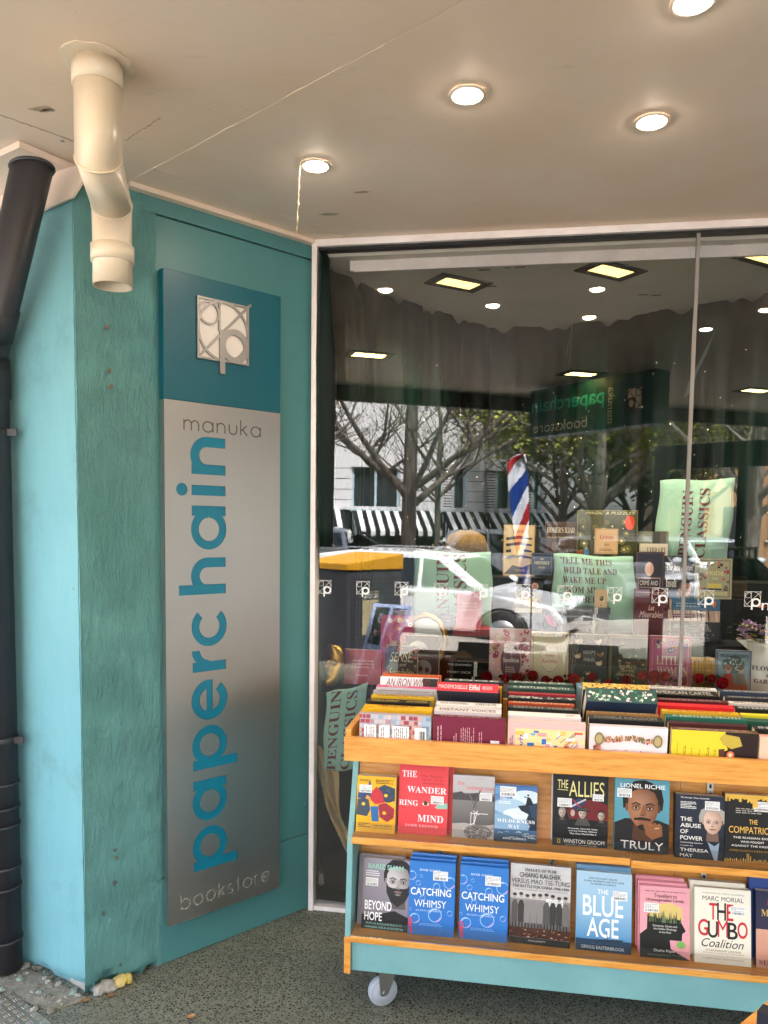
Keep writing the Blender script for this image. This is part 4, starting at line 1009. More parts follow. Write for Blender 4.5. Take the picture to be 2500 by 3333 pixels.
def a_whimsy(a):
    a.rect(0, 0, 1, 1, '2f7ccc', '2d74c6'); rr = random.Random(5)
    for x, y, r in ((.05, .2, .1), (.2, .3, .055), (.6, .33, .075), (.88, .27, .13), (.14, .78, .11), (.58, .72, .15), (.9, .68, .06), (.3, .5, .06), (.04, .66, .03), (.26, .2, .035)):
        k = a.W/a.H; a.ring(x, y, r, r*k, r*.13, '8fc0ee'); a.ring(x, y, r*.86, r*.86*k, r*.12, 'bcd9f6', 8, 200, 290); a.ring(x, y, r*.9, r*.9*k, r*.14, 'd59ad0', 6, 20, 80)
    w = 'f2f8fc'
    a.text('BOB GOFF', .22, .1, .68, .13, 'cfe4f6', 'serif'); a.text('CATCHING', .04, .36, .92, .46, w, 'bold'); a.text('WHIMSY', .12, .52, .82, .62, w, 'bold'); a.text('365 DAYS of POSSIBILITY', .16, .655, .74, .675, 'cfe4f6'); a.blurb(.24, .83, .76, .87, 2, '7fb0e4', seed=2)
    a.ell(.05, .82, .045, .06, 'e0444c'); a.poly([(.02, .86), (.08, .86), (.1, .97), (.06, .99)], 'd83c48'); a.ell(.05, .81, .022, .03, '2f78ca')
for (q, lb, lb2) in (((( 728, 145), (1068, 180), (737, 702), (1055, 740)), 'left of the two bright blue bubble covered books', 'blue bubble book hidden directly behind the left bubble cover'),
                     (((1092, 178), (1452, 215), (1100, 745), (1437, 787)), 'right of the two bright blue bubble covered books', 'blue bubble book hidden directly behind the right bubble cover')):
    tb, W, H = shelf_book(Z3, *q, Y2-.018, ZS2, LEAN2, .016, lb, cover='2f78ca', hard=True, art=a_whimsy, stick=[(.52, .12, .32)])
    book(lb2, (tb.location.x-.001, Y2-.018+.019, ZS2+.005), (-R(LEAN2), 0, 0), W, H, .015, cover='2f78ca', hard=True)
    book('rearmost '+lb2, (tb.location.x+.001, Y2-.018+.037, ZS2+.011), (-R(LEAN2), 0, 0), W, H, .012, cover='2f78ca', hard=True)
def a_chiang(a):
    a.rect(0, 0, 1, 1, 'd6d2d0', 'c2bdbb'); a.rect(0, .34, 1, .82, '9c9896', '5e5b5a'); a.rect(0, .34, 1, .44, 'c9c5c2'); rr = random.Random(3)
    for i in range(9):
        x = .08+i*.105; h = rr.uniform(.24, .34); c = rr.choice(['3a3836', '55524f', '6f6b68', '8a8683']); y = .78-h*.0
        a.poly([(x-.045, .74), (x-.05, .52), (x-.02, .46), (x+.03, .46), (x+.055, .52), (x+.045, .74)], c); hy = .43-rr.uniform(0, .05); a.ell(x, hy, .03, .032, 'b5aca5', 10); a.ell(x, hy-.02, .036, .02, '3a3836', 10)
        a.line([(x-.02, .74), (x-.03, .82)], .02, '2f2d2c'); a.line([(x+.02, .74), (x+.03, .82)], .02, '2f2d2c')
    a.rect(0, .8, 1, .92, '4a2c22'); 
    for q in range(60):
        x, y = rr.uniform(0, .95), rr.uniform(.81, .91); a.rect(x, y, x+rr.uniform(.01, .05), y+.01, rr.choice(['c98a5a', '1c1614', '8a5238', 'e0c0a0', '3a2a26']))
    a.rect(0, .92, 1, 1, '1b1a1a'); k = '232124'
    a.text('IMAGES OF WAR', .24, .045, .76, .085, k, 'serif'); a.text('CHIANG KAI-SHEK', .15, .1, .84, .165, k, 'bold'); a.text('VERSUS MAO TSE-TUNG', .02, .18, .98, .24, k, 'bold'); a.text('THE BATTLE FOR CHINA 1946-1949', .04, .255, .97, .295, k, 'bold'); a.text('RARE PHOTOGRAPHS FROM WARTIME ARCHIVES', .08, .31, .95, .328, '77706e'); a.text('PHILIP JOWETT', .32, .945, .6, .97, 'e0dcd8')
f = lambda z, p: (z[0]+p[0]*.4521, z[1]+p[1]*.4521)
shelf_book((1000, 2733), (1458, 172), (1898, 205), (1459, 745), (1886, 818), Y2-.01, ZS2, LEAN2, .02, 'white paperback with a black and white photograph of soldiers', cover='cfcac8', art=a_chiang, stick=[(.6, .42, .28)])
def a_blue(a):
    a.rect(0, 0, 1, .5, 'b5d3e6', '8fbbda'); a.rect(0, .5, 1, .86, '8fbbda', '4f8cbc'); a.rect(0, .85, 1, 1, '2a4866', '1c3048'); w = 'f2f6f8'
    a.text('HOW THE US NAVY CREATED', .22, .075, .74, .097, '2a4a68', 'bold'); a.text('GLOBAL PROSPERITY-AND WHY WE\'RE', .13, .11, .86, .132, '2a4a68', 'bold'); a.text('IN DANGER OF LOSING IT', .26, .145, .72, .167, '2a4a68', 'bold')
    a.text('THE', .38, .22, .58, .28, w, 'bold'); a.text('BLUE', .12, .3, .85, .56, w, 'bold'); a.text('AGE', .2, .58, .77, .82, w, 'bold'); a.poly([(.3, .85), (.86, .83), (.8, .87), (.4, .87)], '2c3c48'); a.line([(.58, .86), (.56, .76)], .012, '2c3c48')
    a.text('GREGG EASTERBROOK', .1, .93, .88, .97, 'c9dae6', 'bold')
tb, W, H = shelf_book(Z4, (285, 222), (683, 255), (270, 815), (668, 850), Y2-.016, ZS2, LEAN2, .026, 'pale blue hardback with very large white block title', cover='9cc3de', hard=True, art=a_blue, stick=[(.66, .225, .26)])
book('pale blue hardback copy behind the large white block title', (tb.location.x+.002, Y2+.012, ZS2+.008), (-R(LEAN2), 0, 0), W, H, .024, cover='6f9cc0', hard=True)
def a_trav(a):
    a.rect(0, 0, 1, 1, 'eba5ae'); a.poly([(.15, .4), (.4, .3), (.75, .36), (.84, .5), (.92, .6), (.85, .64), (.84, .74), (.6, .74), (.62, .86), (1, 1), (0, 1), (0, .68), (.14, .6)], '1e211e')
    a.poly([(.17, .42), (.3, .26), (.6, .22), (.84, .28), (.86, .46), (.7, .44), (.5, .46), (.3, .44)], 'e3c87c'); rr = random.Random(4)
    for q in range(34):
        x = rr.uniform(.16, .84); a.poly([(x-.02, .5), (x, rr.uniform(.32, .42)), (x+.02, .5)], rr.choice(['2f3a2c', '4a5a40', '6f7f58']))
    a.ell(.82, .79, .09, .05, '7fb860'); a.blurb(.1, .06, .92, .075, 1, '5a2a38', seed=3)
    a.text('Travellers to', .28, .1, .74, .155, '2a1a20'); a.text('Unimaginable Lands', .12, .165, .88, .22, '2a1a20'); w = 'f2eee8'
    a.text('Dementia, Carers and', .26, .53, .74, .565, w); a.text('the Hidden Workings', .27, .575, .73, .61, w); a.text('of the Mind', .38, .62, .62, .645, w); a.text('Dasha Kiper', .28, .87, .72, .915, w); a.blurb(.15, .94, .85, .96, 2, '77806f', seed=3)
tb, W, H = shelf_book(Z4, (737, 325), (1105, 360), (738, 880), (1092, 920), Y2-.02, ZS2, LEAN2, .018, 'pink hardback with a forest silhouetted inside a head in profile', cover='e79aa4', hard=True, art=a_trav, stick=[(.08, .24, .3)])
for i, o_ in enumerate(('middle', 'rearmost')): book('%s pink hardback copy behind the profile cover' % o_, (tb.location.x-.004*(i+1), Y2+.0+.02*i, ZS2+.006*(i+1)), (-R(LEAN2), 0, 0), W, H, .018, cover='e79aa4', spine='2a2426', hard=True)
def a_gumbo(a):
    a.rect(0, 0, 1, 1, 'f0ead9'); r_, k = 'd0303c', '262425'
    a.text('FOREWORD BY SHERYL SANDBERG', .14, .06, .88, .08, '8a8478'); a.text('MARC MORIAL', .14, .11, .87, .17, k, 'bold')
    a.text('T', .26, .2, .4, .42, r_, 'bold'); a.text('H', .4, .19, .56, .42, k, 'bold'); a.text('E', .57, .2, .69, .42, r_, 'bold')
    for i, (ch, c) in enumerate((('G', r_), ('U', k), ('M', r_), ('B', k), ('O', r_))): a.text(ch, .06+i*.175, .42+.02*(i % 2), .24+i*.175, .64+.02*(i % 2), c, 'bold')
    a.text('Coalition', .12, .67, .87, .78, k, 'script'); a.text('10 LEADERSHIP LESSONS', .2, .81, .82, .835, 'a08d72', 'bold'); a.text('THAT HELP YOU INSPIRE, UNITE, AND ACHIEVE', .14, .85, .87, .865, '8a8478'); a.text('AFTERWORD BY MAGIC JOHNSON', .14, .92, .87, .945, 'a08d72')
tb, W, H = shelf_book(Z4, (1134, 340), (1540, 370), (1127, 905), (1533, 950), Y2-.02, ZS2, LEAN2, .024, 'cream paperback with jumbled red and black capitals', cover='f0ead9', art=a_gumbo, stick=[(.64, .22, .26)])
book('cream paperback copy behind the jumbled red and black capitals', (tb.location.x-.008, Y2+.006, ZS2+.008), (-R(LEAN2), 0, 0), W, H, .026, cover='e6dfcc')
def a_mid(a):
    a.rect(0, 0, 1, .5, '262a48', '33304a'); a.rect(0, .5, 1, 1, 'd9a58c', 'c98f78'); a.text('MIDNIGHT', .1, .24, .95, .33, 'd9b25a', 'serif'); a.text('SUSAN', .06, .9, .5, .96, '5a2a2a', 'serif'); a.ell(.6, .62, .3, .14, 'e8c0ac'); a.text('The', .2, .12, .4, .18, 'b23038', 'it')
shelf_book(Z4, (1577, 368), (1960, 400), (1570, 945), (1950, 985), Y2-.02, ZS2, LEAN2, .024, 'navy and blush paperback with gold title at the right edge', cover='262a48', art=a_mid)
book('blue paperback standing behind the navy and blush one', (tb.location.x+W+.005, Y2+.012, ZS2+.012), (-R(LEAN2), 0, 0), .153, .235, .024, cover='2f4a8c')
def LEANF(ln): return -ln
# ---- books in the tray, spines up
def spine_book(label, loc, lean, L_, Hh, T, cover, spine, title=None, tcol='ffffff', art=None, top_art=None, style='bold', rz=0, pat=None):
    t = thing('book', label, 'book', loc, (R(lean), 0, R(rz)), 'books standing spine up in a trolley tray')
    b = .0008; mb = MB(); mb.box(0, 0, 0, L_, b, Hh, cover); mb.box(0, T-b, 0, L_, T, Hh, cover); mb.box(0, b, Hh-b, L_, T-b, Hh, spine)
    mb.build('cover', 'print', t)
    MB().box(.0012, b+.0001, .0005, L_-.0012, T-b-.0001, Hh-b-.0002).build('pages', 'paper', t)
    if art:
        a = Art(L_, Hh); art(a); a.build(t)
    mb = MB()
    if pat:
        rr = random.Random(len(label))
        for q in range(pat[1]):
            x, y, r = rr.uniform(.02, .98)*L_, rr.uniform(.1, .9)*T, rr.uniform(.002, .006)
            mb.face([(x+r*math.cos(k*1.047), y+min(r, T*.09)*math.sin(k*1.047), Hh+.0002+q*.000003) for k in range(6)], rr.choice(pat[0]))
    if title:
        parts = title if isinstance(title, list) else [(title, .08, .92, .22, .8)]
        for s, x0, x1, y0, y1 in parts:
            v, f = glyphs(s, style); mb.idx([((x0+p[0]*(x1-x0))*L_, (y0+p[1]*(y1-y0))*T, Hh+.0006) for p in v], f, tcol)
    if mb.f: mb.build('spine_print', 'print', t, fix=False)
    if top_art:
        a = Art(L_, Hh); top_art(a); o = a.build(t, 'back_print'); o.rotation_euler = (0, 0, R(180)); o.location = (L_, T, 0)
    return t
def a_bricks(a):
    rr = random.Random(1); a.rect(0, 0, 1, 1, 'b9b4bc')
    for r_ in range(9):
        x = -.03*(r_ % 2)
        while x < 1:
            w = rr.uniform(.04, .075); c = rr.choice(['b4505a', 'c87a6c', 'd98f72', 'a84a5a', 'e0b0a4', 'ccc8d0'] if (x < .12 or .55 < x < .85) else ['c9c4cc', 'b7c2d0', 'd8c8c8', '9fb4c8', 'b98a94']) if x < .86 else rr.choice(['8fb4d0', 'a8c4d8', '7f9fc0'])
            a.rect(max(0, x), r_*.112+.012, min(1, x+w-.008), r_*.112+.104, c); x += w
    for x0, x1, n in ((.07, .24, 5), (.28, .43, 4), (.47, .7, 7)):
        a.rect(x0, .24, x1, 1, 'f0eef0'); a.blurb(x0+.02, .28, x1-.02, 1, n, '5a5a60', True, .4, n)
    a.rect(.78, .26, .94, .72, 'f4f4f4'); [a.rect(.84+.012*k, .34, .845+.012*k+.003*(k % 3), .66, '333336') for k in range(7)]
def a_maroon(a):
    a.rect(0, 0, 1, 1, '7c2440', '6d1f38'); 
    for x0, x1, n, y0 in ((.05, .22, 4, .2), (.28, .34, 2, .35), (.38, .58, 7, .22), (.63, .75, 4, .3)): a.blurb(x0, y0, x1, .98, n, 'e0b8bc', True, .3, n)
    a.rect(.8, .5, .92, 1, 'f0ecec'); [a.rect(.84, .74+.03*k, .88, .75+.03*k, '2a2a2a') for k in range(8)]; a.rect(.02, .86, .24, 1, 'e0d8d8'); a.rect(.03, .88, .22, 1, '57485a')
def a_pinkmap(a):
    a.rect(0, 0, 1, 1, 'eebcb8'); rr = random.Random(4); a.rect(.1, .16, 1, 1, 'f2dca0')
    for q in range(60):
        x, y = rr.uniform(.1, .92), rr.uniform(.18, .95); w, h = rr.uniform(.03, .12), rr.uniform(.04, .14); a.rect(x, y, min(1, x+w), min(1, y+h), rr.choice(['7fb8dc', 'f0a8a0', '2f70c0', 'f4c860', 'e8efe8', 'f6d4c4', 'd86a60']))
    for q in range(10):
        x, y = rr.uniform(.6, .85), rr.uniform(.3, .7); a.line([(x, y), (x+.06, y-.1)], .008, '20408c')
    a.text('Boom', .14, .3, .2, .98, '5a62b8', 'it', 90); a.blurb(.02, .3, .07, 1, 2, '7a5a60', True, seed=2)
def a_ornate(a):
    a.rect(0, 0, 1, 1, 'efe4ea'); rr = random.Random(5)
    for q in range(110):
        x = rr.uniform(.14, .86); a.ell(x, .3+rr.uniform(-.06, .06)-.07*math.exp(-((x-.5)/.12)**2), .014, .03, rr.choice(['b86a58', 'd89a7c', '6f7a48', 'a84a48', 'c9a070']), 8)
    for q in range(40): a.ell(rr.uniform(.06, .14), rr.uniform(.42, 1), .016, .035, rr.choice(['b86a58', 'd89a7c', '8a4a40']), 8)
    for x in (.12, .87): a.ell(x, .28, .06, .15, '7d7f58', 20); a.ell(x, .28, .042, .105, 'c0a878', 16)
    for x0, x1, n in ((.25, .32, 2), (.33, .4, 3), (.44, .54, 4), (.64, .68, 1)): a.blurb(x0, .5, x1, 1, n, '8a7a86', True, .3, n)
    a.rect(.78, .62, .96, 1, 'c98a78'); a.rect(.787, .64, .953, 1, 'f4ecf0'); [a.rect(.83, .76+.03*k, .91, .775+.03*k, '6a7a9a') for k in range(6)]
def a_yellowhouse(a):
    a.rect(0, 0, 1, 1, 'ecd73a'); a.poly([(.62, 0), (1, 0), (1, 1), (.56, 1), (.6, .72), (.56, .5), (.66, .4), (.6, .2)], '2f2220'); a.poly([(.6, .05), (.78, .1), (.82, .3), (.7, .38), (.6, .3), (.55, .15)], 'c9b04a'); a.ell(.69, .52, .045, .09, 'e87a4a'); a.ell(.69, .52, .022, .045, 'fbe8d0'); a.poly([(.55, .4), (.62, .38), (.62, .9), (.57, .96)], '5a3a30')
    for i, x in enumerate((.06, .14, .23, .32, .41, .49)): a.blurb(x, .3+.05*(i % 3), x+.035, 1, 2, '5a5010', True, .3, i+3)
    a.rect(.81, .7, .94, 1, 'b23a3c'); a.rect(.85, .72, .93, .98, 'f2f0ee'); [a.rect(.86, .74+.03*k, .92, .75+.03*k+.008*(k % 2), '222222') for k in range(8)]
def a_iron(a):
    a.rect(0, 0, 1, 1, 'efe6ea'); a.rect(.74, 0, 1, .25, '2a2422'); a.text('AN IRON WIND', .1, .02, .86, .2, '7a2a20', 'it'); [a.blurb(.2+.1*k, .35, .28+.1*k, 1, 4, '8a8086', True, .35, k) for k in range(7)]; a.rect(.93, .4, .99, .9, '3a3a3e')
def a_peach(a): a.rect(0, 0, 1, 1, 'f0c8b0'); a.rect(.3, .4, .9, 1, 'f2e8e4'); a.blurb(.32, .45, .88, .95, 6, '8a7a76', True, .3, 2)
def a_eiffel(a): a.rect(0, 0, 1, 1, '3a4250', '2a303c'); a.poly([(.6, 1), (.7, .6), (.85, .4), (1, .5), (1, 1)], 'c09878'); a.line([(.2, .9), (.32, .3)], .012, 'd8d8dc'); a.line([(.3, .9), (.24, .4)], .012, 'd8d8dc'); a.text('ELLE', .05, .4, .14, .9, 'd0d4dc', None, 90)
FL = (['f2f2e8', 'e8d8d0', 'a8c8b0', '3a7a5a', 'd8c0c8'], 70)
# per row: pixel span of its front book, then books from the front to the back
#        (spine, cover, thickness, extra height, lean, title, title colour, art, pattern)
TRAY = [('leftmost', 1173, 1403, [
    ('b9a4a8', 'b9b4bc', .02, 0, -3, None, None, a_bricks, None), ('e9b020', 'e9b020', .036, .004, -8, [('THE ANATOMY OF', .25, .75, .55, .9)], '2a2a2a', None, (['d8363c'], 14)), ('1d1c1c', '1d1c1c', .03, .01, -8, [('JON TAFFER', .62, .95, .2, .7), ('POWER & CONFLICT', .06, .5, .2, .7)], 'd9b040', None, None),
    ('e0b030', 'e0b030', .02, .012, -6, 'HAUNTING OF THE HILL', '3a2a10', None, None), ('a9a4a8', 'a9a4a8', .022, .014, -5, 'JOURNEYS HOME', '5a5458', None, None), ('d8568a', 'e0d8dc', .026, .016, -5, [('PEACH', .2, .5, .2, .8)], 'f4e4ec', None, None), ('efe6ea', 'efe6ea', .026, .05, 6, None, None, a_iron, None), ('d8622c', 'd8622c', .03, .045, 4, 'AUTUMN', '2a1a10', None, None)]),
  ('second', 1406, 1640, [
    ('5a1c30', '7c2440', .024, .004, -4, 'THE SECRET OF', 'c98a90', a_maroon, None), ('e8dcdc', 'e8dcdc', .034, .008, -7, 'DISTANT VOICES', '4a4446', None, None), ('f0e8e4', 'efe8e4', .03, .012, -8, [("MICK O'DONNELL", .06, .5, .25, .75), ('MOMENTS IN TIME', .6, .92, .15, .8)], '3a3436', None, None),
    ('c8323e', '3a4250', .032, .03, -52, [('MADEMOISELLE', .03, .5, .3, .72), ('Eiffel', .53, .7, .2, .8), ('AIMIE K. RUNYAN', .74, .9, .3, .7)], 'f6dcdc', None, None), ('222226', '222226', .03, .02, -4, 'NIGHT RIVER', 'd8d0c8', None, None), ('d8a040', 'd8a040', .024, .02, -4, None, None, None, None), ('2a3038', '2a3038', .03, .026, -2, 'EDGE', 'f0f0f0', None, None)]),
  ('third', 1652, 1902, [
    ('e8c8c4', 'eebcb8', .022, .002, -3, None, None, a_pinkmap, None), ('efe4e2', 'efe4e2', .034, .006, -7, [('QUIET', .8, .92, .3, .7)], '6a5a5c', None, None), ('222222', '1f1f22', .026, .012, -6, 'DISTANT VOICES', 'b8b0ac', None, None), ('b84a30', 'b84a30', .02, .012, -5, 'RESTORATION', 'f0d8b0', None, None), ('2b2a2c', '2b2a2c', .026, .016, -5, None, None, None, (['e8e8e8'], 60)), ('a8343c', 'a8343c', .02, .016, -4, None, None, None, None), ('35514c', '35514c', .034, .022, -6, 'A RESTLESS TRUTH', 'd8e0d8', None, None), ('455a52', '455a52', .03, .026, -3, 'FAIRER', 'c8d0c8', None, None)]),
  ('fourth', 1918, 2170, [
    ('d8ccd4', 'efe4ea', .02, 0, -3, None, None, a_ornate, None), ('1a1a1c', '1a1a1c', .036, .012, -6, 'INVISIBLE KINGDOM', 'a09890', None, None), ('a87a4a', 'a87a4a', .016, .014, -4, 'FLIGHTS OF THE BIRD', 'e8d0a8', None, None), ('2c4f48', '2a3f58', .048, .02, -46, None, None, None, FL), ('c89a2a', '3a2a14', .034, .034, -30, None, None, None, (['e8c040', '5a3a10', 'f0d880', '2a1a0a'], 60)), ('7f9aa4', '8fa8b4', .022, .034, -4, None, None, None, (['d8a8b0', 'c8d0d8'], 30)), ('1f2a30', '8fb0bc', .016, .038, -2, 'FUTURE', 'e0e8e8', None, None)]),
  ('fifth', 2182, 2462, [
    ('5a2a34', 'ecd73a', .022, .002, -4, 'HAUNTED HOUSE ON THE HILL', 'c9a0a0', a_yellowhouse, None), ('4a2028', '4a2028', .022, .006, -5, None, None, None, None), ('2f6a58', '2f6a58', .024, .012, -6, 'A RESTLESS TRUTH', 'e0e0c8', None, None), ('e8b030', 'e8b030', .02, .013, -6, 'THE SCIENCE OF', 'a84020', None, None), ('d8242e', 'd8242e', .028, .02, -8, None, None, None, None), ('5e2026', '5e2026', .024, .022, -6, 'WAITING GAME', 'c0a0a0', None, None), ('1c1a1a', '1c1a1a', .046, .03, -10, 'AMERICAN CARTEL', 'd8d0c8', None, None), ('efe6e0', 'efe6e0', .026, .034, -4, 'ELIRIDES OF THE DUKE', '3a3434', None, None)]),
  ('rightmost', 2466, 2700, [
    ('e8a890', 'f0c8b0', .022, -.012, -3, None, None, a_peach, None), ('1f1f22', '1f1f22', .03, -.004, -6, 'IN THE END', 'd8d8d8', None, None), ('2f5a4a', '2f5a4a', .03, .004, -6, None, None, None, None), ('ecd83a', 'ecd83a', .02, .006, -5, None, None, None, None), ('1d1d20', '1d1d20', .03, .012, -6, 'INTERPRETER', 'e0e0e0', None, None), ('efe0d8', 'efe0d8', .022, .014, -5, 'SPELLCASTERS', '3a3032', None, None), ('2c2a30', '2c2a30', .024, .02, -4, 'ORDINARY HUMAN', 'd0d0d0', None, None), ('3a4252', '3a4252', .028, .028, -4, [('AHMED SAADAWI', .08, .9, .25, .8)], 'f0f0f0', None, None)])]
CN = {'b9a4a8': 'painted brick wall', 'e9b020': 'yellow starburst', '1d1c1c': 'black', 'e0b030': 'mustard', 'a9a4a8': 'grey', 'd8568a': 'pink spined', 'efe6ea': 'white upright', 'd8622c': 'orange', '5a1c30': 'maroon', 'e8dcdc': 'white', 'f0e8e4': 'off-white', 'c8323e': 'red spined reclining', '222226': 'black', 'd8a040': 'ochre', '2a3038': 'charcoal',
      'e8c8c4': 'pink and patchwork', 'efe4e2': 'blush white', '222222': 'black', 'b84a30': 'rust', '2b2a2c': 'black speckled', 'a8343c': 'crimson', '35514c': 'dark green', '455a52': 'grey green', 'd8ccd4': 'white ornate bordered', '1a1a1c': 'black', 'a87a4a': 'tan', '2c4f48': 'green floral reclining', 'c89a2a': 'gold and brown', '7f9aa4': 'pale blue', '1f2a30': 'slate',
      '5a2a34': 'yellow haunted house', '4a2028': 'dark wine', '2f6a58': 'green', 'e8b030': 'amber', 'd8242e': 'bright red', '5e2026': 'wine red', '1c1a1a': 'thick black', 'efe6e0': 'white', 'e8a890': 'peach', '1f1f22': 'black', '2f5a4a': 'green', 'ecd83a': 'lemon', '1d1d20': 'jet black', 'efe0d8': 'cream', '2c2a30': 'dark grey', '3a4252': 'slate blue'}
for nm, px0, px1, books in TRAY:
    x0 = ony(px0, 2335, 2.25).x; x1 = ony(px1, 2335, 2.25).x; y = 2.226; rr = random.Random(px0); n = len(books)
    room = 2.715-y-.01; th = sum(b[2] if b[4] > -20 else b[2]*2.2 for b in books); gap = max(.001, (room-th)/n)
    for i, (sp, cv, T_, ex, ln, ti, tc, art, pat) in enumerate(books):
        w = x1-x0-(rr.uniform(0, .02) if i else 0); z = .8148+i*.0022
        lb = '%s book, %s from the front in the %s tray row' % (CN[sp], ORD[i], nm)
        hh = .126+ex*.55; yy = y; zz = z
        if ln < -20:
            # lies back on its neighbours with the spine turned to the viewer
            hh = .12; yy = y+hh*math.sin(R(-ln))*.72; zz = z+.155+ex*.3-hh*math.cos(R(ln))
        elif ln < 0: yy = y+hh*math.sin(R(-ln))
        spine_book(lb, (x0+rr.uniform(0, .006), yy, zz), LEANF(ln), w, hh, T_, cv, sp, ti, tc or 'ffffff', art, a_eiffel if sp == 'c8323e' else None, pat=pat)
        y += (T_ if ln > -20 else T_*2.2)+gap
# ---- corner of a second trolley poking in at the lower right
t2 = thing('book_trolley', 'corner of a second orange wood trolley at the lower right', 'trolley')
q = [onz(x, y, .62) for x, y in ((2385, 3350), (2512, 3245), (2700, 3330), (2500, 3460))]
MB().prism([p[:2] for p in q], .55, .62).build('tray_rim', 'oak', t2, bevel=.002)
q2 = [onz(x, y, .6206) for x, y in ((2448, 3352), (2512, 3298), (2640, 3345), (2520, 3420))]
MB().prism([p[:2] for p in q2], .6, .6206).build('tray_well', 'black_gap', t2)
MB().prism([p[:2] for p in q], .12, .545).build('body', 'trolley_paint', t2)
for i, (c, lb) in enumerate((('1c2230', 'navy book in the second trolley at the lower right corner'), ('2c7a86', 'teal book in the second trolley at the lower right corner'))):
    p = onz(2462+30*i, 3345-14*i, .63); o = spine_book(lb, (p.x, p.y, .6256), 0, .2, .035, .03, c, c, rz=-35)

# ================================================================ inside the window
def satin():
    m = mat('curtain_satin', '0d2a22', .55, 0, .25, sheen=.0); v = coords(m)
    setc(m, ramp(m, noise(m, coords(m, (1, 1, .15)), 6, 4), [(.4, '060b0a'), (.62, '0a241e'), (.78, '15473b')])); setn(m, bump(m, noise(m, v, 220, 2), .15, .001)); return m
satin()
worn('inner_ceiling', 'e6e2d8', 'd8d3c8', .7, 2); worn('inner_floor', '3a3632', '2e2b28', .8, 6); worn('inner_wall', '1e3a38', '182f2d', .7, 3); worn('deck_cloth', '15191a', '0f1213', .85, 6)
inn = struct(bpy.data.objects.new('display_bay', None), 'dark display bay behind the shop window', 'wall'); col.objects.link(inn)
MB().box(-.78, 2.88, 2.5, 2.7, 4.6, 2.52).build('bay_ceiling', 'inner_ceiling', inn)
MB().box(-.78, 2.88, -.01, 2.7, 4.6, .006).build('bay_floor', 'inner_floor', inn)
MB().box(-.78, 4.58, .007, 2.7, 4.6, 2.499).build('bay_back', 'inner_wall', inn)
MB().box(-.80, 2.88, .007, -.78, 4.6, 2.499).build('bay_side', 'inner_wall', inn)
MB().box(2.68, 2.88, .007, 2.7, 4.6, 2.499).build('bay_side', 'inner_wall', inn)
rail = thing('curtain_track', 'long pale channel fixed to the ceiling just inside the glass', 'track')
a = ony(757*K, 550*K, 2.93)
MB().box(a.x, 2.925, 2.462, 2.6, 2.95, 2.499).build('channel', 'frame_white', rail); MB().box(a.x+.015, 2.918, 2.456, 2.6, 2.9245, 2.4655).build('lip', 'frame_white', rail)
rr = random.Random(4); mat('tape', '8d8778', .8)
for i, (x, y) in enumerate(((880, 252), (1005, 248), (1095, 268), (1230, 280), (1490, 262), (1300, 400), (1420, 265))):
    p = onz(1000+x*.4521, 750+y*.4521, 2.499); MB().box(p.x, p.y, 2.4975, p.x+rr.uniform(.02, .05), p.y+rr.uniform(.008, .015), 2.4995).build('tape_mark', 'tape', inn)
for i, (x, y) in enumerate(((2120, 960), (2080, 958), (1890, 870), (2350, 797))):
    p = onz(x, y, 2.499); MB().box(p.x, p.y, 2.4975, p.x+.04, p.y+.012, 2.4995).build('tape_mark', 'tape', inn)
for (px, py, lb) in ((990, 610, 'yellow rectangular light in the display ceiling at left'), (1320, 583, 'yellow rectangular light in the display ceiling at centre'), (1659, 553, 'yellow rectangular light in the display ceiling at the right edge')):
    p = onz(px*K, py*K, 2.5); rect_light(p.x, p.y, 2.4995, R(38), lb, .17, .085, 'lamp_display')
    ll = bpy.data.lights.new('display_lamp', 'SPOT'); ll.energy = 5.5; ll.color = (1, .86, .62); ll.spot_size = R(128); ll.spot_blend = .8; ll.shadow_soft_size = .03
    lo_ = bpy.data.objects.new('display_lamp', ll); col.objects.link(lo_); lo_.location = (p.x, p.y, 2.49)
# satin curtain hung in a bow from the ceiling
cp = [onz(x*K, y*K, 2.495) for x, y in ((697, 545), (720, 585), (800, 622), (900, 660), (965, 680), (1060, 708), (1200, 706), (1330, 690), (1500, 660), (1659, 635))]+[Vector((1.6, 3.2, 0)), Vector((2.5, 3.05, 0))]
pts = []; acc = 0
for i in range(len(cp)-1):
    for k in range(22): pts.append(cp[i].lerp(cp[i+1], k/22))
N = len(pts); rows_ = 14; v = []; f = []; rr = random.Random(9)
ph = [rr.uniform(0, 6) for _ in range(8)]
for j in range(rows_+1):
    open_ = .25+.75*min(1, j/5)
    for i in range(N):
        z = 2.496-(2.496-(1.42 if i < 40 else .75))*j/rows_; d = (pts[min(i+1, N-1)]-pts[max(i-1, 0)]); d.z = 0; d.normalize(); nn = Vector((-d.y, d.x, 0)); s_ = i/22
        sw = (math.sin(s_*5.2+ph[0]+.25*j*.3)+.6*math.sin(s_*11+ph[1]-j*.08)+.3*math.sin(s_*23+ph[2]))*.028*open_
        zz = z+(.02*math.sin(s_*7)+.012*math.sin(s_*19) if j == 0 else 0)
        v.append((pts[i].x+nn.x*sw, pts[i].y+nn.y*sw, min(2.498, zz)))
for j in range(rows_):
    for i in range(N-1): f.append((j*N+i, j*N+i+1, (j+1)*N+i+1, (j+1)*N+i))
mb = MB(); mb.idx(v, f, None, True); cur = mb.build('satin_curtain', 'curtain_satin', fix=False)
cur.modifiers.new('th', 'SOLIDIFY').thickness = .003
tag(cur, 'dark green satin curtain bowed across the back of the window display', 'curtain')
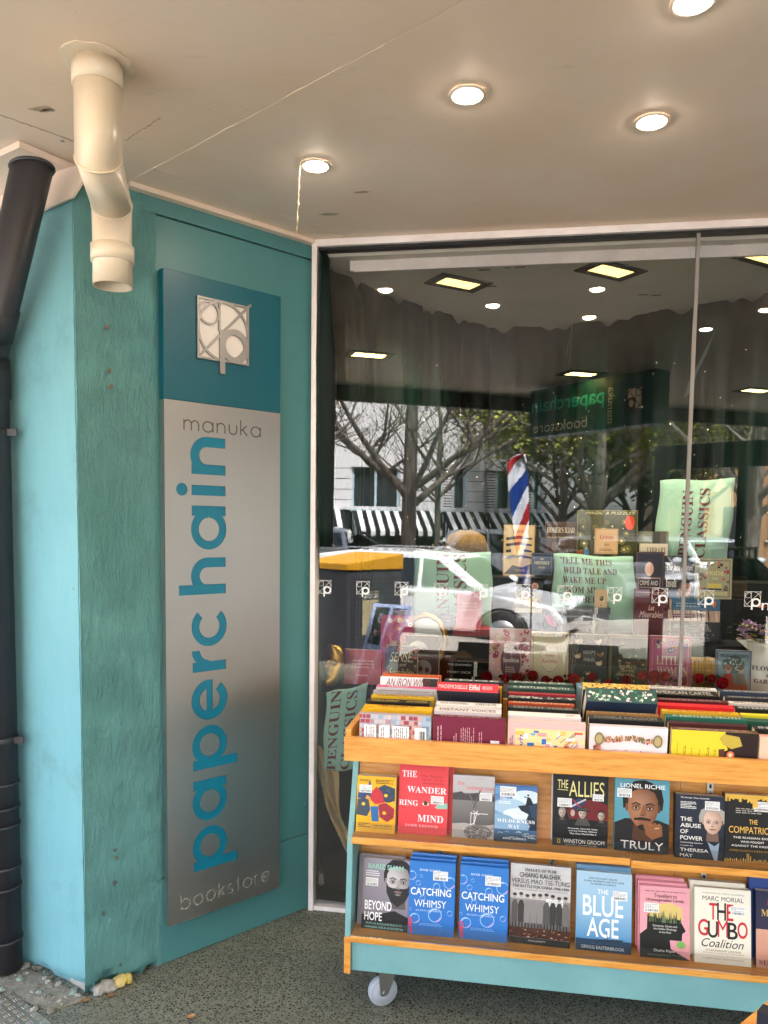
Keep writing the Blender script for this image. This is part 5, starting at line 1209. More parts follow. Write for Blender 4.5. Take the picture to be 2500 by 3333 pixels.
# added green satin pieces standing in for light on the curtain's folds
mat('fold_sheen_satin', '10463a', .34, 0, .6, sheen=.4)
for k, (px, py, wb_, ht, sl2) in enumerate(((1590, 1085, .09, .62, .09), (1858, 1075, .07, .6, -.03), (1870, 1075, .06, .55, .10), (2350, 1005, .10, .6, -.14), (2365, 1005, .09, .62, .05), (2490, 990, .12, .6, .06), (2140, 1100, .05, .5, -.1))):
    p0 = onz(px, py, 2.49); rr = random.Random(k); v = []; f = []; n, w_ = 18, 10
    for j in range(n+1):
        t = j/n
        for i in range(w_+1): u = i/w_-.5; v.append((p0.x+sl2*t+u*wb_*2*(.06+.94*t**.8), p0.y-.085+.13*t*t+.10*(2*abs(u))**2*t-.03*math.cos(u*7+k)*t-.012*math.sin(u*19+t*5), 2.49-ht*t))
    for j in range(n):
        for i in range(w_): q_ = j*(w_+1)+i; f.append((q_, q_+1, q_+w_+2, q_+w_+1))
    mb = MB(); mb.idx(v, f, None, True); o = mb.build('fold_sheen', 'fold_sheen_satin', cur, fix=False); o.modifiers.new('t', 'SOLIDIFY').thickness = .002
# fairy lights
mat('fairy', 'ffffff', .5, emit='ffe0a0', estr=1.6); mb = MB()
for k in range(120):
    px, py = random.uniform(1060, 2490), random.uniform(1010, 1640); p = ony(px, py, 0) if False else None
    x = random.uniform(-.5, 1.3); z = random.uniform(1.25, 2.3); i = min(range(N), key=lambda q: abs(pts[q].x-x)); r_ = random.choice([.0008, .001, .001, .0016])
    c = (x, pts[i].y-.05, z); mb.lathe([(0, -r_), (r_, 0), (0, r_)], 5, c)
o = mb.build('fairy_lights', 'fairy'); tag(o, 'tiny warm fairy lights scattered over the dark curtain', 'lights', kind='stuff')
# stepped display table under dark cloth
dk = thing('display_steps', 'stepped display table covered in dark cloth', 'table')
MB().box(-.42, 2.90, .79, 2.4, 3.12, .856).build('lower_step', 'deck_cloth', dk); MB().box(-.42, 2.905, .007, -.39, 3.3, .789).build('leg_panel', 'deck_cloth', dk)
MB().box(-.3, 3.1205, .79, 2.4, 3.29, 1.056).build('middle_step', 'deck_cloth', dk); MB().box(-.3, 3.2905, .79, 2.4, 3.5, 1.29).build('upper_step', 'deck_cloth', dk)
MB().box(-.385, 2.93, .007, 2.4, 2.94, .789).build('skirt', 'deck_cloth', dk)

def stand(px, Y, T, label, base=None, lean=4, **k):
    """stand a book from the pixel box (x0, y0, x1, y1) of its cover, at depth Y; base = height it rests on"""
    x0, y0, x1, y1 = px; a = ony(x0, (y0+y1)/2, Y); b = ony(x1, (y0+y1)/2, Y); zt = ony((x0+x1)/2, y0, Y).z
    z0 = base if base is not None else ony((x0+x1)/2, y1, Y).z
    return book(label, (a.x, Y, z0+.0004), (-R(lean), 0, 0), b.x-a.x, (zt-z0)/math.cos(R(lean)), T, **k)
def border(a, c, w=.02, i=.04):
    k = a.W/a.H
    for q in ((i, i*k, 1-i, (i+w)*k), (i, 1-(i+w)*k, 1-i, 1-i*k), (i, i*k, i+w, 1-i*k), (1-i-w, i*k, 1-i, 1-i*k)): a.rect(*q, c)
def blooms(a, n, cols, boxes, seed=1, r=(.02, .06)):
    rr = random.Random(seed); k = a.W/a.H
    for q in range(n):
        x0, y0, x1, y1 = rr.choice(boxes); x, y, s = rr.uniform(x0, x1), rr.uniform(y0, y1), rr.uniform(*r); c = rr.choice(cols)
        for p in range(5): a.ell(x+s*.7*math.cos(p*1.257), y+s*.7*k*math.sin(p*1.257), s*.55, s*.55*k, c, 7)
        a.ell(x, y, s*.35, s*.35*k, rr.choice(['f0d890', '5a3a30', 'f6e8c8']), 7)
D0, D1, D2_ = .8565, 1.0565, 1.2905
def a_jane(a): a.rect(0, 0, 1, 1, 'b02458'); blooms(a, 9, ['f0d8a0', 'f6ead8', 'e8b060'], [(.08, .05, .9, .2), (.08, .6, .9, .95)], 3, (.04, .07)); a.text('Jane Eyre', .28, .33, .76, .45, 'f2c8a0', 'serif'); a.text('CHARLOTTE BRONTE', .3, .5, .74, .54, 'f0d8c8')
stand((1237, 2006, 1344, 2225), 3.05, .03, 'crimson hardback with gold flowers in the left of the window', D0, cover='b02458', hard=True, art=a_jane)
def a_sense(a):
    a.rect(0, 0, 1, 1, '262b30'); blooms(a, 26, ['b8404c', '8a2f3c', 'd8707a', '5a7a5a', '9ab0a0'], [(.02, .02, .98, .1), (.02, .1, .14, .95), (.84, .1, .98, .95), (.1, .86, .95, .98)], 4, (.025, .05))
    a.text('SENSE', .16, .14, .86, .36, 'e8e2b8', 'it'); a.text('and', .46, .38, .68, .46, 'e8e2b8', 'it'); a.text('Sensibility', .14, .5, .92, .76, 'e8dc98', 'it')
stand((1252, 2104, 1357, 2240), 2.97, .022, 'charcoal book with hand lettered cream title among red flowers', D0, cover='262b30', art=a_sense)
def a_raven(a): a.rect(0, 0, 1, 1, '18181a'); a.ell(.36, .3, .3, .2, 'd8d6d2', 28); a.poly([(.3, .36), (.5, .22), (.78, .26), (1, .5), (.96, .62), (.7, .5), (.45, .5)], '0e0e10'); a.ell(.55, .62, .24, .17, '77736e', 20); a.ell(.46, .62, .07, .05, '1a1a1a'); a.ell(.65, .64, .06, .05, '1a1a1a'); a.poly([(.3, .82), (.9, .78), (.96, .95), (.3, .98)], '4a4744')
stand((1319, 2071, 1428, 2240), 3.0, .025, 'black book with a raven perched on a skull before a pale moon', D0, cover='18181a', art=a_raven)
def a_world(a): a.rect(0, 0, 1, 1, 'c8606a'); [a.text(s, .2, .3+i*.09, .82, .35+i*.09, 'f2d0cc', 'serif') for i, s in enumerate(('AROUND THE', 'WORLD IN 80', 'CLASSICS'))]; a.text('A READER', .34, .72, .66, .76, 'f0c8c4', 'serif')
stand((1120, 2116, 1238, 2240), 3.04, .02, 'rose red book beside the gold mask', D0, cover='b8505c', art=a_world)
def a_teq(a): a.rect(0, 0, 1, 1, '35283a'); a.text('TEQUILA', .3, .1, .85, .22, 'e8d0c8', 'it'); a.text('MOCKINGBIRD', .12, .25, .9, .36, 'e8d0c8', 'it'); a.ell(.6, .72, .2, .2, '6a5a70')
stand((1415, 2001, 1476, 2085), 3.17, .016, 'small dark plum book behind the oval mirror', 1.0566, cover='35283a', art=a_teq, lean=6)
# oval mirror
p = ony(1383, 2082, 3.08); mir = thing('oval_mirror', 'oval mirror in an ornate dark gold frame', 'mirror', (p.x, 3.085, p.z), (R(-6), 0, 0))
mb = MB(); n = 40; rr = random.Random(3)
mb.tube([(.082*math.cos(2*math.pi*k/n), 0, .098*math.sin(2*math.pi*k/n)) for k in range(n+2)], [.012*rr.uniform(.75, 1.2) for k in range(n+2)], 8, False); mb.build('frame', 'gold', mir)
mat('mirror_glass', '7d7f7a', .35, 1); mb = MB(); mb.hull([(.08*math.cos(2*math.pi*k/n), -.002, .096*math.sin(2*math.pi*k/n)) for k in range(n)], [(.08*math.cos(2*math.pi*k/n), .004, .096*math.sin(2*math.pi*k/n)) for k in range(n)]); mb.build('glass', 'mirror_glass', mir)
# gold mask
p = ony(1082, 2240, 2.97); mk = thing('gold_mask', 'aged gold full face mask standing by the window edge', 'mask', (p.x, 2.985, D0+.002), (R(-8), 0, R(-28)))
mb = MB(); nu, nv = 24, 30; v = []; f = []
for j in range(nv+1):
    t = j/nv; z = .165*(1-t)
    for i in range(nu+1):
        u = -1+2*i/nu; wdt = .058*(1-.42*max(0, t-.45)**1.1*1.7)*math.sin(math.pi*min(1, max(.02, .1+.9*(1-abs(2*t-.9)**2.6*.55)))/1)**.0
        wdt = .057*math.sqrt(max(.03, 1-((t-.42)/.6)**2)) if t > .42 else .057*math.sqrt(max(.03, 1-((.42-t)/.45)**2))
        x = u*wdt; d = .045*math.sqrt(max(0, 1-u*u*.96))
        nose = math.exp(-(u/.16)**2)*max(0, 1-abs(t-.52)/.16)*.022; brow = math.exp(-((t-.37)/.05)**2)*.006*(1-u*u)
        eye = sum(math.exp(-((u-s_*.42)/.2)**2-((t-.43)/.045)**2) for s_ in (-1, 1))*.016; lip = math.exp(-(u/.25)**2)*(math.exp(-((t-.72)/.03)**2)-.7*math.exp(-((t-.745)/.012)**2))*.009; chin = math.exp(-(u/.3)**2-((t-.9)/.06)**2)*.008
        v.append((x, -(d+nose+brow-eye+lip+chin), z))
for j in range(nv):
    for i in range(nu): f.append((j*(nu+1)+i, j*(nu+1)+i+1, (j+1)*(nu+1)+i+1, (j+1)*(nu+1)+i))
mb.idx(v, f, None, True); o = mb.build('face', 'gold', mk); o.modifiers.new('th', 'SOLIDIFY').thickness = .002
for s_ in (-1, 1): MB().lathe([(0, 0), (.010, .0005), (.0105, .003)], 14).build('eye_hole', 'black_gap', mk, (s_*.024, -.0285, .094), (R(90), 0, 0)).scale = (1.1, .55, 1)
# red books: one upright on three lying flat
for i in range(3):
    a_ = ony(1474, 2058-7*i, 3.15); b_ = ony(1592, 2058-7*i, 3.15)
    mb = MB(); z0 = 1.0568+i*.0092; t = thing('book', 'thin red book lying flat, %s in the pile under the upright red one' % ('lowest', 'middle', 'top')[i], 'book', (a_.x+.002*i, 3.14, z0))
    w = b_.x-a_.x; mb.box(0, 0, 0, w, .12, .001, 'a8343c'); mb.box(0, 0, .0075, w, .12, .0085, 'a8343c'); mb.box(0, 0, .001, w, .0012, .0075, '98303a'); mb.build('cover', 'print', t); MB().box(.002, .0014, .0011, w-.002, .118, .0074).build('pages', 'paper', t)
stand((1486, 1927, 1567, 2040), 3.19, .02, 'upright red book standing on a pile of thin red books', 1.0568+.0278, cover='b03a48', art=a_world)
def flat_stack(px0, px1, ybot, ytop, Y, z0, items, where, depth=.13, title_fn=None):
    """books lying flat with their spines to the window: items = (spine colour, thickness share, band, title)"""
    a_ = ony(px0, (ybot+ytop)/2, Y); b_ = ony(px1, (ybot+ytop)/2, Y); zt = ony(px0, ytop, Y).z; tot = sum(i[1] for i in items); z = z0+.0005; rr = random.Random(px0)
    for k, (c, sh_, band, ti, nmx) in enumerate(items):
        T_ = (zt-z0)*sh_/tot; x0 = a_.x+rr.uniform(0, .008); w = b_.x-a_.x-rr.uniform(0, .012)
        t = thing('book', '%s book lying %s in the stack %s' % (nmx, ('at the bottom', 'second from the bottom', 'third from the bottom', 'fourth from the bottom', 'on top')[k] if k < len(items)-1 else 'on top', where), 'book', (x0, Y, z))
        mb = MB(); mb.box(0, 0, 0, w, depth, .0015, c); mb.box(0, 0, T_-.0025, w, depth, T_-.001, c); mb.box(0, 0, .0015, w, .0015, T_-.0025, c); mb.build('cover', 'print_gloss', t); MB().box(.002, .0017, .0016, w-.002, depth-.002, T_-.0026).build('pages', 'paper', t)
        a = Art(w, T_)
        if band: a.rect(.66, .02, .73, .95, 'e8e4dc'); a.ring(.695, .5, .012, .25, .005, '5a5a5a', 10)
        if ti: a.text(ti, .07, .36, .6, .62, 'd8d8d8' if band else 'e8e8e8', 'bold')
        if nmx.startswith('zebra'):
            for q in range(22): x = rr.uniform(0, .95); a.poly([(x, 0), (x+.02, 0), (x+.05, .95), (x+.025, .95)], rr.choice(['f0e4d0', '2a1a2a', 'e8d0b8']))
            a.rect(.06, .35, .5, .65, '8a2f4a'); a.blurb(.08, .42, .48, .58, 1, 'f0e0e0', seed=3)
        if nmx.startswith('sky'): a.ell(.88, .4, .04, .3, 'e08a2a'); a.blurb(.1, .3, .6, .75, 2, 'a8d0e8', seed=4)
        if nmx.startswith('ink'):
            [a.line([(.6+.04*q, .2), (.7+.04*q, .85)], .012, 'c8c0b0') for q in range(4)]; a.rect(.05, .3, .5, .6, '2f8a7a'); a.rect(.055, .34, .495, .56, '20302e'); a.blurb(.07, .4, .4, .5, 1, 'b8e0d8', seed=6)
        if nmx.startswith('violet'): a.rect(.06, .4, .76, .72, 'b8b4c0'); a.rect(.065, .44, .755, .68, '1c1a24'); a.blurb(.08, .5, .6, .62, 1, 'e0e0e8', seed=7); [a.ell(rr.uniform(.1, .9), .15, .008, .06, 'e8e8f0', 6) for q in range(7)]
        a.build(t, 'spine_print'); z += T_
    return z
flat_stack(1443, 1592, 2240, 2150, 3.0, D0, [('17171a', 1, True, None, 'black'), ('141416', 1, True, 'THE PHANTOM OF THE OPERA', 'black'), ('1a1a1c', 1, True, 'MOBY DICK', 'black'), ('161618', 1, True, 'THE DUNWICH', 'black')], 'left of the pink floral book')
def a_sandi(a):
    a.rect(0, 0, 1, 1, 'e8c8c4'); blooms(a, 70, ['c0485a', 'd8808a', 'f0b0a8', 'a83a5a', '8a7a5a', 'f2d8c8', 'c89a6a'], [(0, 0, 1, .2), (0, .2, .25, .8), (.75, .2, 1, .8), (0, .78, 1, 1)], 5, (.03, .07)); a.ell(.52, .5, .26, .28, 'e8d0b0', 30); a.ell(.52, .5, .245, .268, '6d4650', 30); a.text('Sanditon', .34, .43, .72, .5, 'f2e4d8', 'serif'); a.blurb(.4, .56, .64, .66, 3, 'd8b8b0', seed=2)
stand((1592, 2049, 1727, 2248), 2.975, .024, 'pink floral book with a brown oval title', D0, cover='dcb4b0', art=a_sandi)
def a_anne(a):
    a.rect(0, 0, 1, 1, 'e6dcb4'); k = '9a9a70'
    for i in range(-6, 12): a.line([(max(0, i*.12), max(0, -i*.12*.7)), (min(1, i*.12+1), min(1, (1-i*.12)*.7+0) if False else .95)], .006, 'c8b88a')
    border(a, 'd88a6a', .02, .05); a.ell(.5, .4, .25, .22, 'f0e4c0', 26); a.ring(.5, .4, .25, .22, .012, 'd8a090'); a.text('Anna', .38, .32, .62, .38, 'd07a6a', 'serif'); a.text('Karenina', .3, .41, .7, .48, 'd07a6a', 'serif'); a.ell(.3, .78, .16, .1, 'd8d0e0', 20); a.ell(.66, .8, .16, .1, 'd0c8d8', 20); blooms(a, 12, ['b84a4a', '6a7a9a', '8a9a6a'], [(.08, .03, .95, .06)], 3, (.02, .03))
stand((1728, 2060, 1851, 2250), 2.975, .024, 'cream trellis patterned hardback with a pale oval title', D0, cover='e0d0a0', spine='b89a50', art=a_anne)
def a_aesop(a):
    a.rect(0, 0, 1, 1, '3c3a38'); g = 'd8b878'; rr = random.Random(5)
    for q in range(28): a.ell(.08, .05+q*.033, .008, .006, 'e0d4c0', 6)
    for x, y, s_ in ((.25, .12, .1), (.75, .12, .08), (.22, .35, .08), (.82, .32, .07), (.78, .45, .08), (.3, .72, .1), (.5, .8, .09), (.76, .74, .07), (.3, .9, .06), (.5, .62, .05)): a.ell(x, y, s_, s_*.4, rr.choice([g, 'a06a40', 'e8d8b8']), 12); a.ell(x+s_*.7, y-.03, s_*.4, s_*.26, rr.choice([g, 'e8d8b8']), 8); a.line([(x-s_, y), (x-s_*1.3, y-.04)], .014, g)
    for q in range(40): a.ell(rr.uniform(.14, .95), rr.uniform(.04, .96), .006, .005, 'e8d8a8', 5)
    a.text("AESOP'S", .35, .25, .68, .31, 'd0d0cc', 'bold'); a.text('ILLUSTRATED', .34, .325, .7, .35, '9a9a98'); a.text('FABLES', .38, .365, .66, .42, 'd0d0cc', 'bold')
stand((1853, 2067, 1978, 2250), 2.975, .026, 'dark grey book scattered with small gold animals', D0, cover='3c3a38', art=a_aesop)
def a_grimm(a):
    a.rect(0, 0, 1, 1, '343a2c'); blooms(a, 40, ['4a5238', '57603f', '2a3024', '6a6a48'], [(.1, .1, .9, .9)], 6, (.03, .06)); border(a, '8a7f4a', .012, .02); border(a, '77703f', .03, .045); g = 'd8c890'
    a.text('THE', .44, .41, .56, .44, g); a.text('COMPLETE', .27, .46, .7, .51, g, 'bold'); a.text('GRIMMS', .3, .525, .66, .57, g, 'bold'); a.text('FAIRY TALES', .22, .585, .76, .63, g, 'bold'); a.ell(.6, .84, .12, .08, 'e8e08a'); a.ell(.6, .84, .07, .05, 'f8f4c8')
stand((1980, 2070, 2110, 2250), 2.975, .026, 'olive green book with a bordered cover and glowing spot', D0, cover='343a2c', spine='5a5a3a', art=a_grimm)
def a_little(a):
    a.rect(0, 0, 1, 1, 'c4668c'); border(a, 'f0b080', .012, .07); blooms(a, 40, ['6a4aa0', '8a6ac0', 'f2e4dc', 'f0d0a8', 'e89a5a', '5a3a80'], [(.14, .06, .9, .24), (.14, .72, .92, .96)], 7, (.03, .055)); a.text('LITTLE', .16, .3, .8, .43, 'f4dcc8', 'serif'); a.text('WOMEN', .18, .46, .9, .6, 'f4dcc8', 'serif'); a.text('COLLECTION', .28, .64, .68, .67, '8a3a70')
stand((2114, 2073, 2252, 2245), 2.975, .028, 'bright pink book with purple flowers and white capitals', D0, cover='c4668c', spine='b05a84', art=a_little)
# reed box with rust cloth
p = ony(2252, 2240, 3.02); q = ony(2392, 2240, 3.02); rb = thing('reed_basket', 'tan reed basket behind the books at right', 'basket'); worn('reed', '9a7a3c', '7a5a26', .7, 40)
rr = random.Random(4); MB().box(p.x, 3.03, D0, q.x, 3.1, D0+.155).build('body', 'reed', rb)
for k in range(34):
    x = p.x+(q.x-p.x)*(k+.5)/34; MB().tube([(x+rr.uniform(-.001, .001), 3.029, D0+.002), (x+rr.uniform(-.003, .003), 3.0285, D0+.16+rr.uniform(-.006, .004))], .0026, 6).build('reed', 'reed', rb)
mat('rust_cloth', '6a2412', .8, sheen=.3); mb = MB(); v = []; f = []; n = 20
for j in range(n+1):
    for i in range(9): t = j/n; v.append((q.x-.075+i*.007+.02*math.sin(t*2)*(1-i/9), 3.022+.006*math.sin(i*1.9), D0+.001+.15*t))
for j in range(n):
    for i in range(8): f.append((j*9+i, j*9+i+1, (j+1)*9+i+1, (j+1)*9+i))
mb.idx(v, f, None, True); o = mb.build('rust_cloth', 'rust_cloth'); o.modifiers.new('t', 'SOLIDIFY').thickness = .002; tag(o, 'rust coloured cloth hanging over the reed basket', 'cloth')
def a_pp(a):
    a.rect(0, 0, 1, 1, '8fa8b0'); a.ell(.5, .26, .34, .16, '57706c'); blooms(a, 30, ['e8ece8', 'c8d8d4'], [(.2, .14, .8, .36)], 8, (.015, .025)); a.text('PRIDE & PREJUDICE', .1, .07, .92, .14, '2a3a44', 'bold')
    for cx, c, h in ((.34, 'b84a28', 'a0482a'), (.7, '8a8070', '5a3a2a')): a.poly([(cx-.16, .62), (cx-.12, .42), (cx+.12, .42), (cx+.18, .62)], c); a.ell(cx, .34, .08, .075, 'd8b49c', 14); a.ell(cx, .3, .085, .05, h, 12)
    a.poly([(.1, .62), (.9, .6), (.9, .72), (.1, .74)], 'b0522c'); a.poly([(.0, .7), (.3, .78), (.4, .95), (0, 1)], 'c8b898'); a.poly([(.5, .74), (.9, .72), (.95, 1), (.55, 1)], '57606a'); border(a, '6a6a86', .03, .0)
stand((2333, 2119, 2445, 2246), 2.96, .018, 'pale comic style book with a couple at a table', D0, cover='6a6a86', art=a_pp)
# jug of flowers
p = ony(2478, 2240, 3.02); jug = thing('white_jug', 'white enamel jug lettered in black and holding mixed flowers', 'jug', (p.x, 3.03, D0+.0008))
MB().lathe([(0, 0), (.072, 0), (.076, .01), (.075, .08), (.064, .15), (.05, .19), (.053, .215), (.06, .235), (.057, .235), (.05, .215)], 36).build('body', 'white_glaze', jug)
mb = MB(); mb.hull([(-.046, -.022, .195), (-.046, .022, .195), (-.03, .0, .19)], [(-.092, -.006, .236), (-.092, .006, .236), (-.05, .0, .238)]); mb.build('spout', 'white_glaze', jug)
mb = MB()
for s, z, h, half in (('FLOWERS', .135, .017, .9), ('&', .112, .012, .12), ('GARDEN', .088, .015, .75)):
    v_, f_ = glyphs(s, 'serif'); mb.idx([(.0775*math.sin((a_[0]-.5)*half*1.6), -.0775*math.cos((a_[0]-.5)*half*1.6), z+a_[1]*h) for a_ in v_], f_)
mat('ink', '23211f', .7); mb.build('lettering', 'ink', jug, fix=False)
def flower(c, r, colr, n, parent, tilt=0):
    mb = MB(); rr = random.Random(int(r*1e5)+n)
    for ring, (q, k) in enumerate(((1, .3), (.62, .7))):
        for i in range(n):
            a_ = 2*math.pi*(i+.5*ring)/n; d = Vector((math.cos(a_), math.sin(a_)*.7-.3, 0)).normalized(); s_ = Vector((-d.y, d.x, 0))
            b0 = Vector(c); b1 = b0+d*r*q*.6+s_*r*.28+Vector((0, 0, r*k*.5)); b2 = b0+d*r*q+Vector((0, 0, r*k)); b3 = b0+d*r*q*.6-s_*r*.28+Vector((0, 0, r*k*.5)); mb.face([b0, b1, b2, b3], colr)
    return mb.build('flower', 'print_cloth', parent)
rr = random.Random(12)
for k in range(26):
    a_ = rr.uniform(0, 6.28); d = rr.uniform(.02, .105); flower((d*math.cos(a_), d*math.sin(a_)*.7-.01, .25+rr.uniform(0, .07)-d*.2), rr.uniform(.014, .026), rr.choice(['b89ac0', 'c8b0c8', 'd8c8a0', 'c8b030', 'a886b0', 'd8b8b0']), rr.choice([6, 8, 10]), jug)
for k in range(2): flower((-.02+.05*k, -.02, .36-.03*k), .024, 'd8501c', 6, jug)
mb = MB()
for k in range(60):
    a_ = rr.uniform(0, 6.28); d = rr.uniform(.03, .11); c = Vector((d*math.cos(a_), d*math.sin(a_)*.7, .235+rr.uniform(0, .06))); u = Vector((math.cos(a_), math.sin(a_), rr.uniform(-.3, .6)))*.022; w = u.cross(Vector((0, 0, 1))).normalized()*.006; mb.face([c, c+u*.5+w, c+u, c+u*.5-w], rr.choice(['4a6a3a', '3a5a34', '5a7a44']))
o = mb.build('foliage', 'print_cloth', jug); o['kind'] = 'stuff'
# garland of cloth roses along the front of the display
gl = thing('rose_garland', 'garland of red cloth roses with dark leaves along the display front', 'garland')
rr = random.Random(21); px = 1585; k = 0
while px < 2370:
    p = ony(px, 2210+rr.uniform(-12, 14), 2.925); r_ = rr.uniform(.012, .021); mb = MB(); c0 = rr.choice(['a8101c', 'b8141e', '900c18'])
    for ring in range(4):
        n = 4+ring*2; rr2 = r_*(.25+.25*ring)
        for i in range(n):
            a_ = 2*math.pi*(i+.4*ring)/n; d = Vector((math.cos(a_), 0, math.sin(a_))); s_ = Vector((-d.z, 0, d.x)); b = p+Vector((0, -.012+.004*ring, 0))
            mb.face([b+d*rr2*.4-s_*rr2*.5, b+d*rr2*.4+s_*rr2*.5, b+d*rr2*1.05+s_*rr2*.45+Vector((0, -.003, 0)), b+d*rr2*1.15+Vector((0, -.004, 0)), b+d*rr2*1.05-s_*rr2*.45+Vector((0, -.003, 0))], c0 if rr.random() < .6 else '780a14')
    mb.build('rose', 'print_cloth', gl)
    for q in range(4):
        c = p+Vector((rr.uniform(-.03, .03), rr.uniform(-.002, .006), rr.uniform(-.012, .012))); a_ = rr.uniform(-.6, 3.7); u = Vector((math.cos(a_), 0, math.sin(a_)*.6))*rr.uniform(.016, .028); w = Vector((-u.z, 0, u.x))*.35
        mb = MB(); mb.face([c, c+u*.5+w, c+u, c+u*.5-w], rr.choice(['1f3a22', '2a4a2a', '16281a'])); mb.build('leaf', 'print_cloth', gl)
    px += rr.uniform(34, 62)
# gold, black and stacked books of the second step
def a_goldblk(a): a.rect(0, 0, 1, .34, '1a1a1a'); a.rect(0, .34, 1, .86, '8a7438', '6a5a2a'); a.rect(0, .86, 1, 1, 'e0d4b8'); blooms(a, 14, ['e0c880', '4a3c1c'], [(.1, .4, .9, .8)], 3, (.04, .08)); a.ell(.72, .16, .13, .11, 'e8b8a0'); a.text('N', .67, .1, .77, .22, '5a1a1a', 'bold'); a.ell(.5, .66, .2, .12, 'c8a850')
stand((1676, 1892, 1766, 1994), 3.17, .03, 'black and gold book with a round pale sticker', ony(1700, 1994, 3.17).z, cover='1a1a1a', art=a_goldblk)
flat_stack(1676, 1772, 2064, 1995, 3.16, D1, [('4a3f28', 1, False, None, 'brown'), ('16161a', 1.2, False, None, 'black'), ('1c1c20', 1.2, False, 'MARY SHELLEY', 'black lettered')], 'below the gold and black book')
def a_purp(a): a.rect(0, 0, 1, 1, '241824'); a.poly([(.05, .2), (.3, .12), (.8, .5), (.7, .62), (.2, .5)], 'c84a80'); a.poly([(.3, .1), (.8, .1), (.9, .5)], '9aa8b0'); blooms(a, 10, ['8a3a6a', '5a2a5a'], [(.1, .65, .9, .9)], 3, (.03, .05))
stand((1772, 1988, 1826, 2062), 3.17, .02, 'small dark purple book with pink streak beside a black stack', D1, cover='241824', art=a_purp)
zt = flat_stack(1829, 1984, 2066, 1975, 3.16, D1, [('151517', 1, True, 'THE CALL OF WAR', 'black banded'), ('18181a', 1, True, 'MARGARET TROWBRIDGE', 'black banded'), ('131315', 1, True, 'THOMAS HARDY', 'black banded'), ('17171a', 1, True, 'NORMAN MOFFAT', 'black banded'), ('1a1a1d', 1, True, 'WUTHERING', 'black banded')], 'beneath the mint cushion')
def a_tan(a): a.rect(0, 0, 1, 1, 'd8b88a'); a.ell(.55, .5, .16, .14, '2a2018'); a.ell(.5, .46, .06, .05, 'c8a040'); a.ell(.5, .88, .06, .03, '3a2a1a')
stand((1936, 1920, 1977, 1978), 3.17, .008, 'small tan card standing on the black stack', zt, cover='d8b88a', art=a_tan, name='card')
def a_lesmis(a): a.rect(0, 0, 1, 1, '5e1420', '521019'); a.rect(0, .05, 1, .06, 'c88a80'); a.text('Les', .4, .3, .58, .4, 'e8c8c0', 'bi'); a.text('Miserables', .14, .42, .84, .54, 'e8c8c0', 'bi')
stand((2067, 1920, 2178, 2066), 3.16, .035, 'deep red book with pink italic title', D1, cover='5e1420', art=a_lesmis)
zt = flat_stack(2178, 2345, 2082, 1948, 3.13, D1, [('241c2c', 1, False, None, 'violet starry'), ('20262a', 1, False, None, 'ink'), ('d8b8a0', 1, False, None, 'zebra'), ('3f6f94', 1, False, None, 'sky blue')], 'right of the deep red book')
def a_crime(a): a.rect(0, 0, 1, 1, '2a2a3c'); border(a, '8a5a58', .014, .03); a.ell(.48, .2, .16, .08, 'd8a890'); a.rect(.1, .3, .88, .42, 'c89a88'); a.rect(.12, .31, .86, .41, '24243a'); a.text('CRIME AND', .15, .335, .8, .39, 'f0e4e0', 'bold'); [a.ring(.3+.12*q, .62+.06*(q % 2), .16, .12, .012, 'a8a8b4') for q in range(4)]
stand((2072, 1797, 2164, 1925), 3.27, .03, 'dark blue book with a copper scroll title panel', 1.0566, cover='2a2a3c', art=a_crime)
def a_insult(a): a.rect(0, 0, 1, 1, '1d1b1b'); a.text('The Jane Austen', .1, .1, .92, .2, 'f0e8e0', 'bi'); a.text('Insult', .08, .28, .42, .38, 'f0e8e0', 'serif'); a.text('Guide', .08, .5, .38, .58, 'f0e8e0', 'serif'); face_art(a, .66, .45, .2, 'c8a084', '9a7458', '4a3420')
stand((2163, 1810, 2266, 1925), 3.27, .028, 'black book with a small old portrait beside white lettering', 1.0566, cover='1d1b1b', art=a_insult)
def a_pride(a):
    a.rect(0, 0, 1, 1, 'b5b090'); border(a, '2f2c26', .014, .06); blooms(a, 26, ['3a3a34', 'c84a58', '4a4a44'], [(.14, .1, .86, .26), (.12, .3, .26, .85), (.76, .3, .9, .85)], 9, (.025, .045)); a.text('PRIDE', .26, .32, .76, .42, 'efe6a0', 'bold'); a.text('AND', .42, .47, .6, .52, 'f0ece0'); a.rect(.3, .62, .7, .74, 'e8d870'); a.rect(.3, .74, .7, .78, '2a3a5a'); a.text('PREJUDICE', .14, .83, .86, .92, 'efe6a0', 'bold')
stand((2268, 1818, 2384, 1945), 3.15, .026, 'sage cloth book patterned in black, red and cream', zt, cover='b5b090', art=a_pride)
p = ony(2228, 1926, 3.2); MB().box(-.02, -.008, 0, .02, .008, .058).build('copper_tin', worn('copper', 'b87a58', '8a5238', .3, 20, metal=1), None, (p.x, 3.19, zt), bevel=.004)
tag(bpy.data.objects['copper_tin'], 'small copper tin beside the patterned sage book', 'tin')
